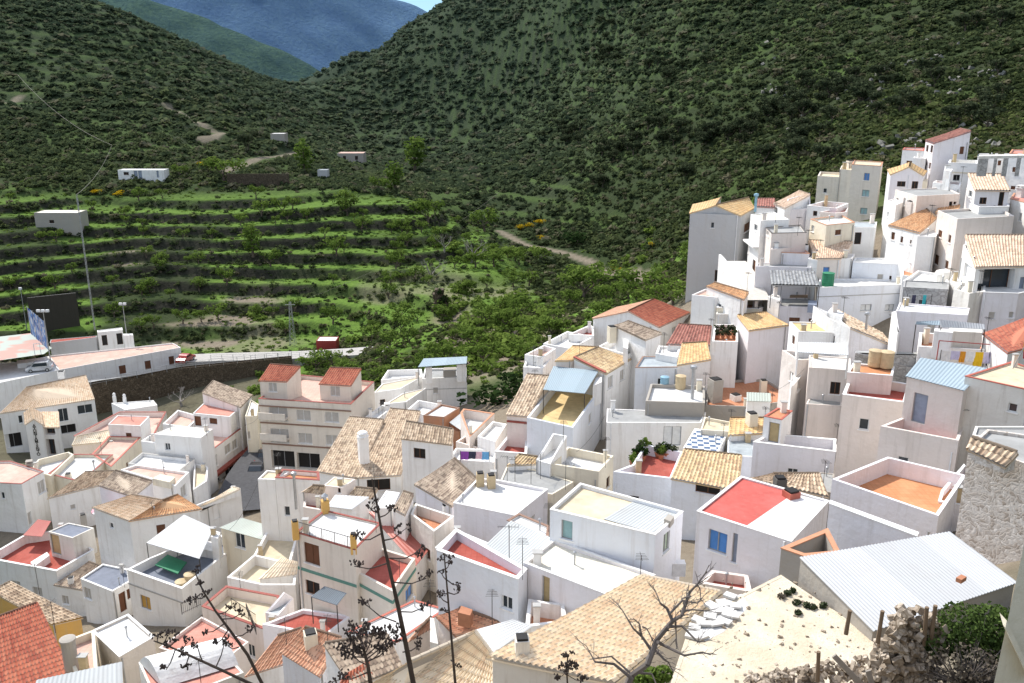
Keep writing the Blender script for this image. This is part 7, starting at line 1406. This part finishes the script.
for i, (x_, y_) in enumerate([(845, 470), (885, 455), (905, 425), (870, 500), (935, 400), (955, 375), (960, 445), (985, 345), (930, 455), (1005, 385), (1000, 420), (860, 440), (915, 385), (975, 410), (835, 500)]):
    p = at_z(*parse('G %f,%f' % (x_, y_))[0][:2], vsand.zf); o = MB(); a = random.uniform(0, 3); ax = (Vector((math.cos(a), math.sin(a), random.uniform(-.08, .08))), Vector((-math.sin(a), math.cos(a), random.uniform(-.1, .1))), Vector((0, 0, 1))); o.box(p+Vector((0, 0, .08)), random.uniform(.32, .55), random.uniform(.25, .4), .08, ax); tag(o.build('stone_slab', 'slab_white'), 'white flat slab lying among others on the edge of the sandy roof', 'slab', 'loose white slabs on the sandy roof')
q = MB()
for j_ in range(1):
    a_ = [at_z(*parse('G %f,%f' % c)[0][:2], vsand.zf+.006) for c in ((835, 470), (905, 395), (985, 345), (1030, 330), (1060, 380), (1010, 430), (960, 480), (880, 520))]; q.face(a_)
q.build('whitewashed_patch', 'floor_white', vsand.root)
q = MB(); p = at_z(*parse('H 812,300')[0][:2], CZ-15.2); q.box(p, .32, .18, .14, (Vector((.8, .6, 0)), Vector((-.6, .8, 0)), Vector((0, 0, 1)))); tag(q.build('brick', 'clay'), 'single brick weighing down the corrugated tin roof', 'brick')
q = MB()
for _ in range(170):
    u, v = random.uniform(-60, 520), random.uniform(300, 650); p = at_z(*parse('H %f,%f' % (u, v))[0][:2], vsand.zf); stone(q, p, random.choice([.02, .03, .04, .06, .08]))
tag(q.build('loose_pebbles', 'rubble'), 'pebbles and debris strewn on the sandy roof', kind='stuff')
def bush(label, c, rads, n_, mat, size, seed, name='bush', cat='bush', stems=14):
    o = thing(name, label, cat, c); V_, t_ = leaves(n_, rads, None, size, np.random.default_rng(seed)); link('foliage', quads_mesh('foliage', V_, t_, mat), o); q = MB()
    for i in range(stems):
        x_, y_, z_, r_ = random.choice(rads); q.tube(c+Vector((x_*.3, y_*.3, -.3)), c+Vector((x_, y_, z_))+Vector((random.uniform(-1, 1), random.uniform(-1, 1), random.uniform(0, 1)))*r_, .02, .006, 4)
    q.build('stem', 'twig', o); return o
p = px2('H 860,520', 20.5)[0]; bush('green spiky bush in front of the corrugated tin roof', p, [(-.9, 0, .2, .6), (-.3, .1, .45, .7), (.4, 0, .5, .7), (.9, .1, .4, .6), (.2, -.3, -.2, .7), (.8, -.3, -.3, .6), (1.3, .1, .5, .5)], 9000, 'leaf_bush', .045, 4)
p = px2('H 830,620', 19.5)[0]; bush('tangle of dry grey brush below the green spiky bush', p, [(-.6, 0, .1, .6), (0, 0, .3, .6), (.5, 0, .1, .6), (1.0, 0, 0, .5), (-.3, 0, -.5, .7), (.6, 0, -.6, .7)], 1500, 'leaf_dry', .05, 6, stems=160)
p = px2('G 680,655', 15)[0]; bush('small green weed clump under the leafless tree', p, [(0, 0, 0, .22), (.2, 0, .05, .18), (-.2, 0, -.1, .2)], 500, 'leaf_light', .05, 8)
for x_, y_ in ((205, 365), (240, 345), (260, 420), (290, 395), (310, 400), (345, 395), (255, 385), (225, 355)):
    p = at_z(*parse('H %f,%f' % (x_, y_))[0][:2], vsand.zf); bush('dry weed tuft growing on the sandy roof', p, [(0, 0, .08, .12), (.08, .05, .05, .1)], 90, random.choice(['leaf_dry', 'leaf_olive']), .05, int(x_), 'weed', 'weed', 4)['group'] = 'weed tufts on the sandy roof'
q = MB()
for _ in range(170):
    u, v = random.uniform(760, 1015), random.uniform(40, 165); p = ground(u, v, 130, 330)
    if p is None or p.y < 138 or fbm(np.array([p.x]), np.array([p.y]), 22, 3, 181)[0] < .5: continue
    for k in range(3): c = p+Vector((random.uniform(-2.2, 2.2), random.uniform(-1.5, 1.5), 0)); c.z = Ts(c.x, c.y)+.2; stone(q, c, random.uniform(.25, .75))
stone_mat('outcrop', (.15, .15, .13), (.26, .25, .22), (.16, .15, .13), .8, .2); tag(q.build('rocks', 'outcrop'), 'pale rock outcrops breaking through the scrub above the village', kind='stuff')
# near building at the right edge
h = house('building_corner', 'bare cream end wall filling the right edge of the foreground', 'wall')
a = at_y(994, 683, 8.5); b_ = at_y(1024, 545, 8.5); dn = (a-b_)*3; up = (b_-a)*.35; hv = MB(); back = Vector((1.5, 1.6, 0)); sd = Vector((2.6, .3, 0))
hv.prism([a+dn, a+dn+sd, a+dn+sd+back, a+dn+back], [b_+up, b_+up+sd, b_+up+sd+back, b_+up+back]); h.location = a+dn; h.pop('_new', None); hv.build('wall', 'wall_cream', h)
a2, b2 = at_y(1003, 625, 8.46), at_y(1030, 683, 8.46); q = MB(); q.prism([a2, b2, b2+Vector((.0, .1, .09)), a2+Vector((0, .1, .09))], [a2+Vector((0, -.05, 0)), b2+Vector((0, -.05, 0)), b2+Vector((0, -.05, .09)), a2+Vector((0, -.05, .09))]); q.build('ledge', 'wall_cream', h)
for hh in HOUSES:
    if '_new' in hh: del hh['_new']
